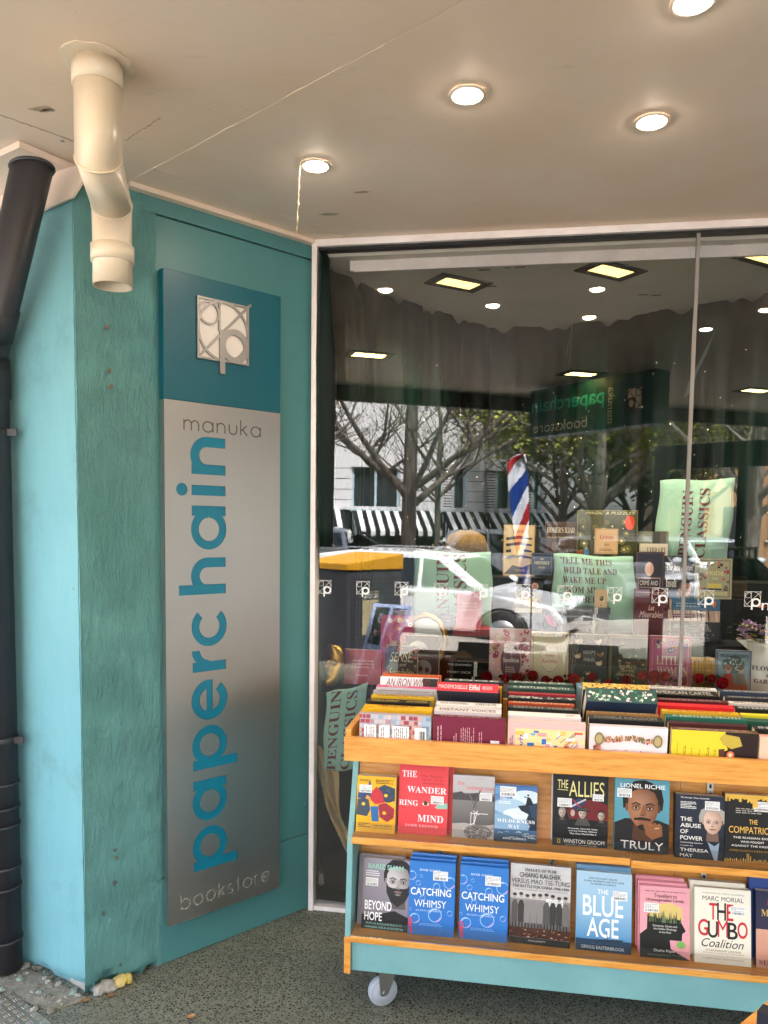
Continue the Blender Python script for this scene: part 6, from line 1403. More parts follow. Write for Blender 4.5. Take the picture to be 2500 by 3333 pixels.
# top step
def a_homer(a): a.rect(0, 0, 1, 1, 'd8bc88'); border(a, '9a7a3c', .02, .0); [a.poly([(.08, .25+q*.12), (.5, .21+q*.12), (.92, .26+q*.12), (.9, .29+q*.12), (.5, .27+q*.12), (.1, .3+q*.12)], '3a3026') for q in range(4)]; a.ell(.45, .5, .2, .1, 'e8c070'); a.poly([(.05, .95), (.3, .78), (.6, .82), (.95, .74), (.95, .95)], '3a2a1c'); a.text('ODYSSEY', .3, .1, .8, .16, '8a5a2a', 'serif'); a.text('HOMER', .4, .86, .7, .9, 'c8a060', 'serif')
stand((1638, 1708, 1741, 1858), 3.36, .03, 'tan gilt edged book with a wave pattern', D2_, cover='8a6a3a', art=a_homer)
stand((1742, 1722, 1772, 1858), 3.36, .03, 'narrow black book beside the tan wave patterned one', D2_, cover='17171a')
def a_iliad(a): a.rect(0, 0, 1, 1, '4a3222', '3a2618'); a.text("HOMER'S ILIAD", .05, .1, .92, .2, 'd8ccb8', 'serif'); a.blurb(.08, .26, .9, .3, 1, 'a8977c', seed=3); a.ell(.3, .6, .2, .25, '241812'); a.ell(.3, .45, .1, .1, '6a5038')
stand((1775, 1698, 1878, 1848), 3.36, .04, 'brown book with an ancient warrior and pale title', D2_, cover='4a3222', art=a_iliad)
def a_ody(a): a.rect(0, 0, 1, 1, '1c2c48'); border(a, '8aa0b8', .01, .04); a.text('THE', .42, .25, .58, .32, 'e8dcb0', 'serif'); a.text('ODYSSEY', .14, .38, .88, .52, 'e8dcb0', 'serif'); a.text('HOMER', .34, .62, .66, .7, 'd8c890', 'serif')
stand((1730, 1800, 1798, 1872), 3.28, .02, 'navy book with cream title leaning before the top step', ony(1760, 1872, 3.28).z, cover='1c2c48', art=a_ody)
def a_map(a): a.rect(0, 0, 1, 1, '4a4a26', '3c3c20'); blooms(a, 46, ['5f6030', '6f6a34', '3a4020', '77703c'], [(.05, .1, .95, .95)], 4, (.03, .06)); a.text('MAGIC & PUZZLES', .13, .02, .95, .06, 'd8d0a0', 'it'); a.rect(.02, .6, .1, .85, 'b8562c'); a.rect(.12, .58, .2, .78, '5a98d0'); a.ell(.87, .18, .08, .11, 'e04a28'); border(a, 'a8a060', .006, .0)
stand((1878, 1662, 2074, 1850), 3.42, .05, 'olive patterned box with a round orange sticker', D2_, cover='44441f', art=a_map, name='puzzle_box', top_pages='deck_cloth')
def a_grimms(a): a.rect(0, 0, 1, 1, 'd8b084'); border(a, 'b08a58', .02, .03); a.text('Grimms', .22, .24, .8, .42, 'b03a28', 'serif'); a.text('TALES', .4, .6, .62, .68, '6a4a2a', 'serif'); a.blurb(.2, .78, .8, .9, 2, '8a6a40', seed=2)
stand((1937, 1721, 2012, 1800), 3.36, .02, 'small tan book with red blackletter title', ony(1970, 1800, 3.36).z-.004, cover='d8b084', art=a_grimms)
for i, (x0, x1, c) in enumerate(((2084, 2125, '7a806c'), (2126, 2148, '4a4a44'), (2149, 2176, '6a665c'))): stand((x0, 1730, x1, 1772), 3.38, .05, '%s of three small grey boxes above the pale book' % ('leftmost', 'middle', 'rightmost')[i], ony(2130, 1772, 3.38).z, cover=c, name='small_box', lean=0)
def a_lib(a): a.rect(0, 0, 1, 1, 'd8ccb8'); a.text('LIBRARY', .25, .1, .95, .3, '5a5248', 'serif')
stand((2084, 1770, 2174, 1850), 3.37, .03, 'cream book with grey capitals under three grey boxes', D2_, cover='d8ccb8', art=a_lib)
# mint cushions printed with words
def pillow(label, corners, Y, texts, B=.035, lean=6, name='cushion', cat='cushion', sag=.004):
    c = [ony(x, y, Y) for x, y in corners]                     # TL, TR, BR, BL
    t = thing(name, label, cat, (0, 0, 0)); n = 18; v = []; f = []
    def pt(u, w, off=0):
        a_ = c[0].lerp(c[1], u); b_ = c[3].lerp(c[2], u); p = a_.lerp(b_, w); bl = (max(0, math.sin(math.pi*u))*max(0, math.sin(math.pi*w)))**.5
        return Vector((p.x+sag*math.sin(w*9+u*4)*(abs(u-.5)*2)**3, p.y+math.tan(R(lean))*(c[2].z*-1+p.z)*1.0-B*bl*(1+.12*math.sin(u*11+w*7))-off, p.z+sag*math.sin(u*8)*(abs(w-.5)*2)**4))
    for j in range(n+1):
        for i in range(n+1): v.append(pt(i/n, j/n))
    m_ = (n+1)**2
    for j in range(n+1):
        for i in range(n+1):
            p = pt(i/n, j/n); bl = (max(0, math.sin(math.pi*i/n))*max(0, math.sin(math.pi*j/n)))**.5; v.append(p+Vector((0, B*bl*2+.003, 0)))
    for j in range(n):
        for i in range(n):
            a_ = j*(n+1)+i; f.append((a_, a_+1, a_+n+2, a_+n+1)); f.append((m_+a_, m_+a_+n+1, m_+a_+n+2, m_+a_+1))
    for i in range(n):
        for a_, b_ in ((i, i+1), (n*(n+1)+i, n*(n+1)+i+1), (i*(n+1), (i+1)*(n+1)), (i*(n+1)+n, (i+1)*(n+1)+n)): f.append((a_, b_, m_+b_, m_+a_))
    mb = MB(); mb.idx(v, f, None, True); mb.build('fabric', 'mint_cloth', t)
    mb = MB()
    for s, x0, y0, x1, y1, rot in texts:
        gv, gf = glyphs(s, 'serif'); q = []
        for a_, b_ in gv:
            if rot: u, w = x1-b_*(x1-x0), y1-a_*(y1-y0)
            else: u, w = x0+a_*(x1-x0), y1-b_*(y1-y0)
            q.append(pt(u, w, .0022))
        mb.idx(q, gf)
    mb.build('lettering', 'maroon_ink', t, fix=False); return t
mat('maroon_ink', '5c1f1f', .85)
pillow('tall mint cushion with upright maroon capitals behind the left books', ((1343, 1795), (1600, 1800), (1602, 2050), (1350, 2062)), 3.26, [('PENGUIN', .3, .02, .46, .98, 90), ('CLASSICS', .52, .02, .68, .98, 90)], .03)
pillow('mint cushion with five lines of maroon capitals', ((1803, 1802), (2068, 1815), (2070, 2062), (1795, 2060)), 3.26, [("'TELL ME THIS", .08, .04, .72, .12, 0), ('WILD TALE AND', .12, .16, .78, .24, 0), ('WAKE ME UP', .12, .28, .64, .36, 0), ('FROM MY', .12, .4, .54, .48, 0), ('SLUMBER', .1, .52, .54, .6, 0)], .035)
pillow('large mint cushion with upright maroon capitals at upper right', ((2155, 1562), (2405, 1556), (2365, 1850), (2125, 1850)), 3.44, [('PENGUIN', .3, .12, .44, .86, 90), ('CLASSICS', .52, .1, .66, .88, 90)], .04)
pillow('mint cloth printed with upright capitals hanging at the window edge', ((1062, 2255), (1200, 2225), (1160, 2505), (1050, 2510)), 2.89, [('PENGUIN', .12, .0, .38, 1.0, 90), ('CLASSICS', .52, .04, .78, .98, 90)], .008, lean=0, name='printed_cloth', cat='cloth')
# gold satin runner, dangling tag and thatch shade
mb = MB(); v = []; f = []; n = 26; w_ = 12
for j in range(n+1):
    t = j/n; c = ony(1052+95*t**1.4, 2430+340*t, 2.93)
    for i in range(w_+1): u = i/w_; v.append((c.x+(u-.5)*(.10-.06*t)+.01*math.sin(t*8), 2.915+.02*math.sin(u*9+t*4)+.012*math.sin(u*17-t*9), c.z+.012*math.sin(u*6)))
for j in range(n):
    for i in range(w_): a_ = j*(w_+1)+i; f.append((a_, a_+1, a_+w_+2, a_+w_+1))
mb.idx(v, f, None, True); o = mb.build('gold_satin_cloth', 'gold_satin'); o.modifiers.new('t', 'SOLIDIFY').thickness = .002; tag(o, 'gold satin cloth trailing down at the left of the window', 'cloth')
p = ony(1045, 2845, 3.0); t = thing('hanging_tag', 'small clear tag on a thin cord low in the window corner', 'tag')
MB().tube([p+Vector((0, 0, .08)), p+Vector((.01, 0, .05)), p+Vector((.004, 0, .02)), p], .0008, 5).build('cord', 'ink', t); mb = MB(); mb.hull([p+Vector((-.008, 0, 0)), p+Vector((.008, 0, 0)), p+Vector((.012, 0, -.04)), p+Vector((0, 0, -.05)), p+Vector((-.012, 0, -.04))], [p+Vector((-.008, .004, 0)), p+Vector((.008, .004, 0)), p+Vector((.012, .004, -.04)), p+Vector((0, .004, -.05)), p+Vector((-.012, .004, -.04))]); mb.build('tag_body', 'white_glaze', t)
p = ony(1518, 1790, 3.42); t = thing('thatch_shade', 'round shade of tan reeds behind the mint cushion', 'shade'); rr = random.Random(3)
for k in range(46):
    a_ = math.pi*k/45; MB().tube([(p.x+.03*math.cos(a_), 3.42-.03*math.sin(a_), p.z+.085), (p.x+.075*math.cos(a_), 3.42-.07*math.sin(a_), p.z+.06), (p.x+.105*math.cos(a_), 3.42-.1*math.sin(a_), p.z-.01+rr.uniform(-.004, .004))], .004, 5).build('reed', 'reed', t)
MB().lathe([(.0, .088), (.034, .086)], 16, (p.x, 3.42, p.z)).build('cap', 'reed', t); MB().box(p.x-.02, 3.4, D2_, p.x+.02, 3.44, p.z+.085).build('stand', 'reed', t)
# ================================================================ the street behind the viewer, seen mirrored in the pane
# ---- hanging sign under the awning
hs_ = thing('hanging_sign', 'dark green box sign hanging under the awning, mirrored in the pane', 'sign')
hl, hr = vpt(1725, 1350, 5.72), vpt(2135, 1295, 4.85)
hd = (hr-hl); hd.z = 0; hw = hd.length; hd.normalize(); hnv = Vector((-hd.y, hd.x, 0))
if hnv.dot(gp-hl) < 0: hnv = -hnv
hz1 = CEIL-.03; hz0 = vpt(1725, 1424, 5.72).z
MB().hull([(hl+hnv*o).xy.to_3d()+Vector((0, 0, hz0)) for o in (0,)]+[(hr).xy.to_3d()+Vector((0, 0, hz0)), (hr-hnv*.14).xy.to_3d()+Vector((0, 0, hz0)), (hl-hnv*.14).xy.to_3d()+Vector((0, 0, hz0))],
          [hl.xy.to_3d()+Vector((0, 0, hz1)), hr.xy.to_3d()+Vector((0, 0, hz1)), (hr-hnv*.14).xy.to_3d()+Vector((0, 0, hz1)), (hl-hnv*.14).xy.to_3d()+Vector((0, 0, hz1))]).build('box', worn('sign_green', '1c5e54', '175048', .4, 3), hs_)
mat('sign_letter_teal', '3ad8ca', .5); mat('sign_letter_pale', 'f0f4f2', .5)
hh = hz1-hz0
# the face is read from the window side: its reading direction runs from hr towards hl when seen from there
fd = (hl-hr).normalized() if hnv.cross(Vector((0, 0, 1))).dot(hr-hl) < 0 else (hr-hl).normalized()
org = hl if fd.dot(hr-hl) > 0 else hr
rd = Vector((0, 0, 1)).cross(hnv).normalized()            # rightwards for someone facing the sign
org = hl if rd.dot(hr-hl) > 0 else hr
def hput(s, x0, x1, z0, z1, mt, name, style=None, rot=0):
    gv, gf = glyphs(s, style); mb = MB(); q = []
    for a_, b_ in gv:
        if rot: u, w = x1-b_*(x1-x0), z0+a_*(z1-z0)
        else: u, w = x0+a_*(x1-x0), z0+b_*(z1-z0)
        q.append(org.xy.to_3d()+rd*(u*hw)+hnv*.004+Vector((0, 0, hz0+w*hh)))
    mb.idx(q, gf); mb.build(name, mt, hs_, fix=False)
mb = MB(); c_ = lambda u, w, o=.002: org.xy.to_3d()+rd*(u*hw)+hnv*o+Vector((0, 0, hz0+w*hh))
mb.face([c_(.03, .06), c_(.27, .06), c_(.27, .92), c_(.03, .92)]); mb.build('emblem_panel', 'sign_teal', hs_)
mb = MB(); mb.face([c_(.09, .3, .003), c_(.2, .3, .003), c_(.2, .72, .003), c_(.09, .72, .003)]); mb.build('emblem_square', 'emblem_white', hs_)
mb = MB()
for i, poly in enumerate(emblem(.12)): mb.face([c_(.09+p[0]*.11, .3+p[1]*.42, .0036+i*.0001) for p in poly])
mb.build('emblem', 'ink', hs_, fix=False)
hput('manuka', .29, .34, .1, .8, 'sign_letter_pale', 'lettering', None, 90); hput('paperchain', .37, .98, .42, .82, 'sign_letter_teal', 'lettering', 'bold'); hput('bookstore', .5, .96, .08, .3, 'sign_letter_pale', 'lettering')

# ---- perforated litter bin with a yellow lid
bc = vpt(1130, 1900, 8.3); bz = -.12
bl_, br_ = vpt(985, 1900, 8.9), vpt(1306, 1900, 8.75)
bn = thing('litter_bin', 'grey perforated recycling bin with a sloping yellow lid', 'bin')
A_, B_, C_ = [Vector((p.x, p.y, 0)) for p in (bl_, bc, br_)]; Dd = A_+C_-B_
worn('bin_grey', '4a4a50', '424248', .5, 4); worn('bin_yellow', 'e2a321', 'd6981c', .45, 3)
ztop = vpt(1130, 1858, 8.3).z; zl = vpt(1130, 1836, 8.3).z; zr = vpt(1306, 1802, 8.75).z
MB().prism([p.xy for p in (A_, B_, C_, Dd)], bz, ztop).build('body', 'bin_grey', bn, bevel=.01)
ext = lambda p: p+(p-(A_+C_)/2)*.04
mb = MB(); mb.hull([ext(A_)+Vector((0, 0, ztop+.002)), ext(B_)+Vector((0, 0, ztop+.002)), ext(C_)+Vector((0, 0, ztop+.002)), ext(Dd)+Vector((0, 0, ztop+.002))], [ext(A_)+Vector((0, 0, zl)), ext(B_)+Vector((0, 0, zl)), ext(C_)+Vector((0, 0, zr)), ext(Dd)+Vector((0, 0, zr))]); mb.build('lid', 'bin_yellow', bn, bevel=.008)
mb = MB(); rr = random.Random(2)
for P0, P1 in ((B_, A_), (B_, C_)):
    d = (P1-P0); L_ = d.length; d.normalize(); nv_ = Vector((d.y, -d.x, 0)); nv_ = nv_ if nv_.dot(gp-P0) > 0 else -nv_
    for i in range(15):
        for j in range(17):
            x = .06+(L_-.12)*i/14; z = bz+.15+(ztop-bz-.25)*j/16
            if 3 < i < 12 and 4 < j < 13 and (P1 is A_ or j > 7): continue
            c = P0+d*x+nv_*.0015+Vector((0, 0, z)); r_ = .011; mb.face([c+d*r_*math.cos(k*1.047)+Vector((0, 0, r_*math.sin(k*1.047))) for k in range(6)])
o = mb.build('perforations', 'black_gap', bn, fix=False); o['kind'] = 'stuff'
d = (C_-B_).normalized(); nv_ = Vector((d.y, -d.x, 0)); nv_ = nv_ if nv_.dot(gp-B_) > 0 else -nv_
rdir = Vector((0, 0, 1)).cross(nv_).normalized(); s0 = B_+(C_-B_)*.42+nv_*.004
def bq(P, u0, u1, z0, z1, mt, nm, off): mb = MB(); mb.face([P+rdir*u0+nv_*off+Vector((0, 0, z0)), P+rdir*u1+nv_*off+Vector((0, 0, z0)), P+rdir*u1+nv_*off+Vector((0, 0, z1)), P+rdir*u0+nv_*off+Vector((0, 0, z1))]); return mb.build(nm, mt, bn, fix=False)
mat('label_tan', 'b8ab88', .6)
bq(s0, -.11, .11, .3, .78, 'label_tan', 'label', .0); bq(s0, -.105, .105, .69, .77, 'ink', 'label_strip', .001)
gv, gf = glyphs('RECYCLING', 'bold'); mb = MB(); mb.idx([s0+rdir*(-.09+a_*.18)+nv_*.003+Vector((0, 0, .705+b_*.05)) for a_, b_ in gv], gf); mb.build('lettering', 'decal_white', bn, fix=False)

# ---- leaning poster board in a pale blue frame
mat('frame_blue', 'aebfe8', .4); pb = thing('poster_board', 'leaning poster board in a pale blue frame, mirrored low in the pane', 'poster board')
pc = [vpt(x, y, D) for x, y, D in ((1215, 1967, 7.4), (1342, 1976, 7.5), (1210, 2300, 6.8), (1146, 2258, 6.7))]
pn = (pc[1]-pc[0]).cross(pc[3]-pc[0]).normalized(); pn = pn if pn.dot(gp-pc[0]) > 0 else -pn
L2 = lambda u, w, o=0: pc[0].lerp(pc[1], u).lerp(pc[3].lerp(pc[2], u), w)+pn*o
for u0, w0, u1, w1 in ((0, 0, .09, 1), (.91, 0, 1, 1), (.46, .04, .54, .96), (.09, 0, .91, .04), (.09, .96, .91, 1), (.09, .46, .91, .52)):
    mb = MB(); mb.hull([L2(u0, w0), L2(u1, w0), L2(u1, w1), L2(u0, w1)], [L2(u0, w0, .02), L2(u1, w0, .02), L2(u1, w1, .02), L2(u0, w1, .02)]); mb.build('frame_bar', 'frame_blue', pb)
for k, (u0, w0, u1, w1, c) in enumerate(((.1, .05, .45, .45, '20302c'), (.55, .05, .9, .45, '8a8088'), (.1, .53, .45, .95, '9a707a'), (.55, .53, .9, .95, 'a8a0a8'))):
    mb = MB(); rr = random.Random(k); q = lambda u, w, o: L2(u0+(u1-u0)*u, w0+(w1-w0)*w, o); mb.face([q(0, 0, .004), q(1, 0, .004), q(1, 1, .004), q(0, 1, .004)], c)
    for j in range(9): a_, b_ = rr.uniform(.05, .7), rr.uniform(.05, .8); mb.face([q(a_, b_, .005+j*.0002), q(a_+.25, b_, .005+j*.0002), q(a_+.25, b_+.14, .005+j*.0002), q(a_, b_+.14, .005+j*.0002)], rr.choice(['c8c0bc', '3a3038', 'b89080', '6a7a8a', '4a3038']))
    mb.build('poster', 'print', pb, fix=False)

# ---- feather flag in red, white and blue
fb = vpt(1722, 1700, 10.2); fl_ = thing('feather_flag', 'tall feather flag in red, white and blue, mirrored in the pane', 'flag')
fz1 = vpt(1650, 1478, 10.2).z; fz0 = vpt(1720, 1905, 10.2).z
f1, f2 = vpt(1640, 1700, 10.2), vpt(1735, 1700, 10.2); fdv = (f1-f2); fdv.z = 0; fwid = fdv.length*.72; fdv.normalize(); fnv = Vector((-fdv.y, fdv.x, 0))
n, w_ = 90, 22; mb = MB()
def fp(t, u): return Vector((fb.x, fb.y, fz0+(fz1-fz0)*t))+fdv*(u*fwid*(.45+.5*min(1, t*1.3))*(1 if t < .9 else math.sqrt(max(.05, 1-((t-.9)/.1)**2)))+.12*(t-.5))+fnv*.05*math.sin(u*5+t*7)
for j in range(n):
    for i in range(w_):
        t0_, t1_, u0, u1 = j/n, (j+1)/n, i/w_, (i+1)/w_; s_ = (t0_*1.75+u0*.42+.06*math.sin(u0*4+t0_*9)+.2) % 1; c = 'b8242e' if s_ < .26 else 'e8eaf0' if s_ < .55 else '20408c' if s_ < .8 else 'e8eaf0'
        mb.face([fp(t0_, u0), fp(t0_, u1), fp(t1_, u1), fp(t1_, u0)], c, True)
o = mb.build('banner', 'print_cloth', fl_, fix=False); o.modifiers.new('t', 'SOLIDIFY').thickness = .004
MB().tube([fp(0, 0)+Vector((0, 0, -(fz0+.12))), fp(0, 0), fp(.9, 0), fp(.985, .3)], .012, 8).build('pole', 'dark_metal', fl_)
MB().lathe([(0, .05), (.2, .04), (.22, 0), (0, 0)], 20, (fp(0, 0).x, fp(0, 0).y, -.12)).build('base', 'dark_metal', fl_)

# ---- dark green glazed screen and clothes rack at the right
sc = thing('doorway_frame', 'dark green doorway frame of the neighbouring shop, mirrored at right', 'frame'); mat('frame_green', '10241f', .5)
g1, g2 = vpt(2135, 1600, 7.2), vpt(2600, 1600, 6.4); gd = (g2-g1); gd.z = 0; glen = gd.length; gd.normalize(); gv_ = Vector((-gd.y, gd.x, 0)); gz = vpt(2135, 1455, 7.2).z
def gbox(u0, u1, z0, z1, nm, t=.06): a_, b_ = g1.xy.to_3d()+gd*u0, g1.xy.to_3d()+gd*u1; MB().prism([a_.xy, b_.xy, (b_+gv_*t).xy, (a_+gv_*t).xy], z0, z1).build(nm, 'frame_green', sc, bevel=.006)
gbox(0, glen, gz-.22, gz, 'beam'); gbox(0, .12, 0, gz-.221, 'post'); gbox(.74, .82, 0, gz-.221, 'post'); gbox(1.06, 1.2, 0, gz-.221, 'post'); gbox(-.02, glen, gz-.09, gz-.06, 'moulding', .08)
ck = thing('clothes_rack', 'chrome clothes rail outside the neighbouring shop, mirrored at right', 'rack')
r1, r2 = vpt(2305, 1784, 5.6), vpt(2465, 1786, 5.4); MB().tube([r1, r2], .012, 10).build('rail', 'alloy', ck)
for p in (r1.lerp(r2, .03), r1.lerp(r2, .97)): MB().tube([p, (p.x, p.y, .01)], .011, 10).build('upright', 'alloy', ck); MB().box(-.02, -.22, .001, .02, .22, .03).build('foot', 'alloy', ck, (p.x, p.y, 0), (0, 0, math.atan2((r2-r1).y, (r2-r1).x)))
rdv = (r2-r1).normalized(); rnv = Vector((-rdv.y, rdv.x, 0))
for k, (t, c, lb) in enumerate(((.42, '14181c', 'black'), (.66, '12201e', 'dark green'), (.85, '0f2a24', 'bottle green'))):
    c0 = r1.lerp(r2, t)+Vector((0, 0, -.012)); hg = thing('garment', '%s shirt on a pale hanger, mirrored at right' % lb, 'shirt'); hx = (rnv*.8+rdv*.6).normalized()
    MB().tube([c0+Vector((0, 0, .03)), c0, c0+Vector((0, 0, -.04)), c0+hx*.2+Vector((0, 0, -.12)), ], .006, 6).build('hanger', 'label_tan', hg); MB().tube([c0+Vector((0, 0, -.04)), c0-hx*.2+Vector((0, 0, -.12))], .008, 6).build('hanger', 'label_tan', hg)
    o_ = Vector((-hx.y, hx.x, 0))*.035; pr = [(-.06, -.06), (-.24, -.13), (-.34, -.4), (-.26, -.44), (-.21, -.28), (-.22, -.8), (.22, -.8), (.21, -.28), (.26, -.44), (.34, -.4), (.24, -.13), (.06, -.06)]
    mb = MB(); mb.hull([c0+hx*a_+o_+Vector((0, 0, b_)) for a_, b_ in pr], [c0+hx*a_-o_+Vector((0, 0, b_)) for a_, b_ in pr]); mb.build('shirt', mat('shirt%d' % k, c, .9), hg)
sp_ = [vpt(x, y, 5.2) for x, y in ((2378, 1876), (2434, 1878), (2432, 1955), (2375, 1950))]; ss = thing('sale_sign', 'small yellow half price sale sign on the clothes rack', 'sign')
sn_ = (sp_[1]-sp_[0]).cross(sp_[3]-sp_[0]).normalized(); sn_ = sn_ if sn_.dot(gp-sp_[0]) > 0 else -sn_; SQ = lambda u, w, o=0: sp_[1].lerp(sp_[0], u).lerp(sp_[2].lerp(sp_[3], u), w)+sn_*o
mb = MB(); mb.hull([SQ(0, 0), SQ(1, 0), SQ(1, 1), SQ(0, 1)], [SQ(0, 0, -.004), SQ(1, 0, -.004), SQ(1, 1, -.004), SQ(0, 1, -.004)]); mb.build('board', mat('sale_yellow', 'c8a03a', .6), ss)
mb = MB(); mb.face([SQ(.06, .05, .001), SQ(.94, .05, .001), SQ(.94, .2, .001), SQ(.06, .2, .001)]); mb.face([SQ(.06, .84, .001), SQ(.94, .84, .001), SQ(.94, .96, .001), SQ(.06, .96, .001)])
for s, w0, w1 in (('1/2 PRICE', .34, .5), ('SALE', .58, .76)): gv, gf = glyphs(s, 'it'); mb.idx([SQ(.14+a_*.72, w1-b_*(w1-w0), .0015) for a_, b_ in gv], gf)
mb.build('print', 'ink', ss, fix=False)

# ---- cars
def paint(name, c): return mat(name, c, .25, .1, .6, coat=.7)
mat('car_glass', '10161a', .06, 0, .9); mat('lamp_lens', 'd8dce0', .15, spec=.8); mat('tail_lens', '8a1418', .2); mat('plastic', '1c1d1f', .6)
def car(name, label, pos, ang, paintm, kind='suv', Ln=4.5, Wd=1.82):
    t = thing(name, label, 'car' if kind == 'suv' else 'ute', (pos.x, pos.y, -.3), (0, 0, ang)); h = Wd/2; b = 'body'
    if kind == 'suv':
        lo = [(-2.2, .3), (-2.24, .75), (-2.1, 1.0), (.75, 1.02), (1.1, .98), (2.05, .82), (2.22, .6), (2.2, .3)]; roof = [(-2.05, 1.0), (-1.75, 1.56), (-1.2, 1.64), (.1, 1.63), (.45, 1.56), (1.15, .98)]
        wins = [[(-1.72, 1.08), (-1.55, 1.48), (-.95, 1.52), (-.95, 1.07)], [(-.88, 1.07), (-.88, 1.53), (.02, 1.53), (.02, 1.06)], [(.09, 1.06), (.09, 1.53), (.32, 1.5), (.88, 1.05)]]
    else:
        lo = [(-2.6, .5), (-2.62, 1.05), (-.72, 1.08), (.95, 1.06), (1.3, 1.04), (2.35, .95), (2.55, .75), (2.55, .45)]; roof = [(-.75, 1.06), (-.6, 1.7), (-.3, 1.76), (.55, 1.75), (.8, 1.7), (1.35, 1.05)]
        wins = [[(-.58, 1.15), (-.5, 1.62), (.0, 1.65), (.0, 1.14)], [(.07, 1.14), (.07, 1.65), (.66, 1.62), (1.08, 1.14)]]
    tp = .13
    def yy(z, z0=1.0, z1=1.64): return h-tp*max(0, (z-z0)/(z1-z0))
    mb = MB(); mb.hull([(x, -h+(.05 if z < .5 else 0), z) for x, z in lo], [(x, h-(.05 if z < .5 else 0), z) for x, z in lo]); mb.build('body', paintm, t, bevel=.07, seg=4)
    mb = MB(); mb.hull([(x, -yy(z)+.012, z) for x, z in roof], [(x, yy(z)-.012, z) for x, z in roof]); mb.build('cabin', paintm, t, bevel=.05, seg=3)
    for wv in wins:
        for s_ in (-1, 1): mb = MB(); mb.hull([(x, s_*(yy(z)+.002), z) for x, z in wv], [(x, s_*(yy(z)-.02), z) for x, z in wv]); mb.build('side_window', 'car_glass', t)
    (xa, za), (xb, zb) = roof[-2], roof[-1]; e = .012
    for nm, (x0, z0), (x1, z1), dx in (('windscreen', (xa, za), (xb, zb), 1), ('rear_window', roof[1], roof[0], -1)):
        p0 = (x0+(x1-x0)*.1, z0+(z1-z0)*.1); p1 = (x0+(x1-x0)*.88, z0+(z1-z0)*.88); mb = MB()
        mb.hull([(p0[0]+dx*e, -yy(p0[1])+.1, p0[1]+e), (p0[0]+dx*e, yy(p0[1])-.1, p0[1]+e), (p1[0]+dx*e, yy(p1[1])-.08, p1[1]+e), (p1[0]+dx*e, -yy(p1[1])+.08, p1[1]+e)], [(p0[0]-dx*.02, -yy(p0[1])+.1, p0[1]-.02), (p0[0]-dx*.02, yy(p0[1])-.1, p0[1]-.02), (p1[0]-dx*.02, yy(p1[1])-.08, p1[1]-.02), (p1[0]-dx*.02, -yy(p1[1])+.08, p1[1]-.02)]); mb.build(nm, 'car_glass', t)
    wb = (-1.35, 1.35) if kind == 'suv' else (-1.6, 1.6)
    for x in wb:
        for s_ in (-1, 1):
            w = MB().lathe([(.18, -.1), (.33, -.1), (.345, -.07), (.345, .07), (.33, .1), (.18, .1)], 26, (0, 0, 0), 'y').build('wheel', 'rubber', t, (x, s_*(h-.09), .345)); MB().lathe([(0, .03), (.2, .04), (.215, .0), (.0, -.03)], 20, (0, 0, 0), 'y').build('rim', 'alloy', w, (0, s_*.062, 0))
            MB().lathe([(.36, -.01), (.39, .012), (.40, -.01)], 26, (x, s_*(h+.002), .345), 'y').build('arch', 'plastic', t)
    for s_ in (-1, 1):
        xm = 1.0 if kind == 'suv' else 1.2; MB().lathe([(0, -.11), (.07, -.09), (.09, 0), (.07, .09), (0, .11)], 12, (0, 0, 0), 'y').build('mirror', paintm, t, (xm, s_*(h+.1), 1.08)); MB().tube([(xm, s_*(h-.04), 1.02), (xm, s_*(h+.06), 1.05)], .025, 6).build('mirror_arm', 'plastic', t)
        xf = lo[-2][0]-.06; MB().box(-.12, -.16, -.07, .07, .16, .07).build('headlight', 'lamp_lens', t, (xf, s_*(h-.22), .78 if kind == 'suv' else .88), bevel=.03); MB().box(-.03, -.09, -.16, .05, .09, .16).build('tail_light', 'tail_lens', t, (lo[1][0]+.02, s_*(h-.12), .85), bevel=.02)
        for wx in ((-.92, .05) if kind == 'suv' else (.03,)): MB().box(wx-.2, s_*(h+.004)-.008, .93, wx-.06, s_*(h+.004)+.008, .955).build('door_handle', paintm, t)
    MB().box(-.02, -.6, -.1, .04, .6, .1).build('grille', 'plastic', t, (lo[-2][0]-.0, 0, .62), bevel=.02)
    if kind == 'suv':
        for s_ in (-1, 1): MB().tube([(-1.5, s_*.62, 1.655), (-1.3, s_*.62, 1.69), (-.1, s_*.62, 1.685), (.1, s_*.62, 1.65)], .015, 6).build('roof_rail', 'alloy', t)
    else:
        mb = MB(); mb.box(-2.5, -h+.1, 1.085, -.8, h-.1, 1.1); mb.build('tray_cover', 'plastic', t); MB().tube([(-1.9, -h+.12, 1.1), (-.95, -h+.14, 1.62), (-.95, h-.14, 1.62), (-1.9, h-.12, 1.1)], .035, 8).build('sports_bar', 'plastic', t)
    return t
def mang(v): return math.atan2(v.y, v.x)
street_ang = mang(su)
def at_px(x, D, z=-.3): p = vpt(x, 1900, D); return Vector((p.x, p.y, z))
VR = flip_dir(rt.xy.to_3d().normalized())                      # real direction that runs to the right in the mirrored picture
ra = mang(VR)
TW = -flip_dir(fw.xy.to_3d().normalized())                    # real direction that comes towards the viewer in the mirrored picture
def head(deg): v = VR*math.cos(R(deg))+TW*math.sin(R(deg)); return mang(v)
o = car('white_suv', 'white four wheel drive parked nearest the tree, mirrored in the pane', at_px(1420, 12.4), head(24), paint('car_white', 'eef0f2')); o.scale = (1, 1, .87)
car('grey_ute', 'grey utility truck parked across the road at left', at_px(1060, 21), head(184), paint('car_grey', '6c7280'), 'ute')
car('white_ute', 'white dual cab ute parked across the road behind the white car', at_px(1570, 21), head(176), paint('car_white2', 'e6eaee'), 'ute')
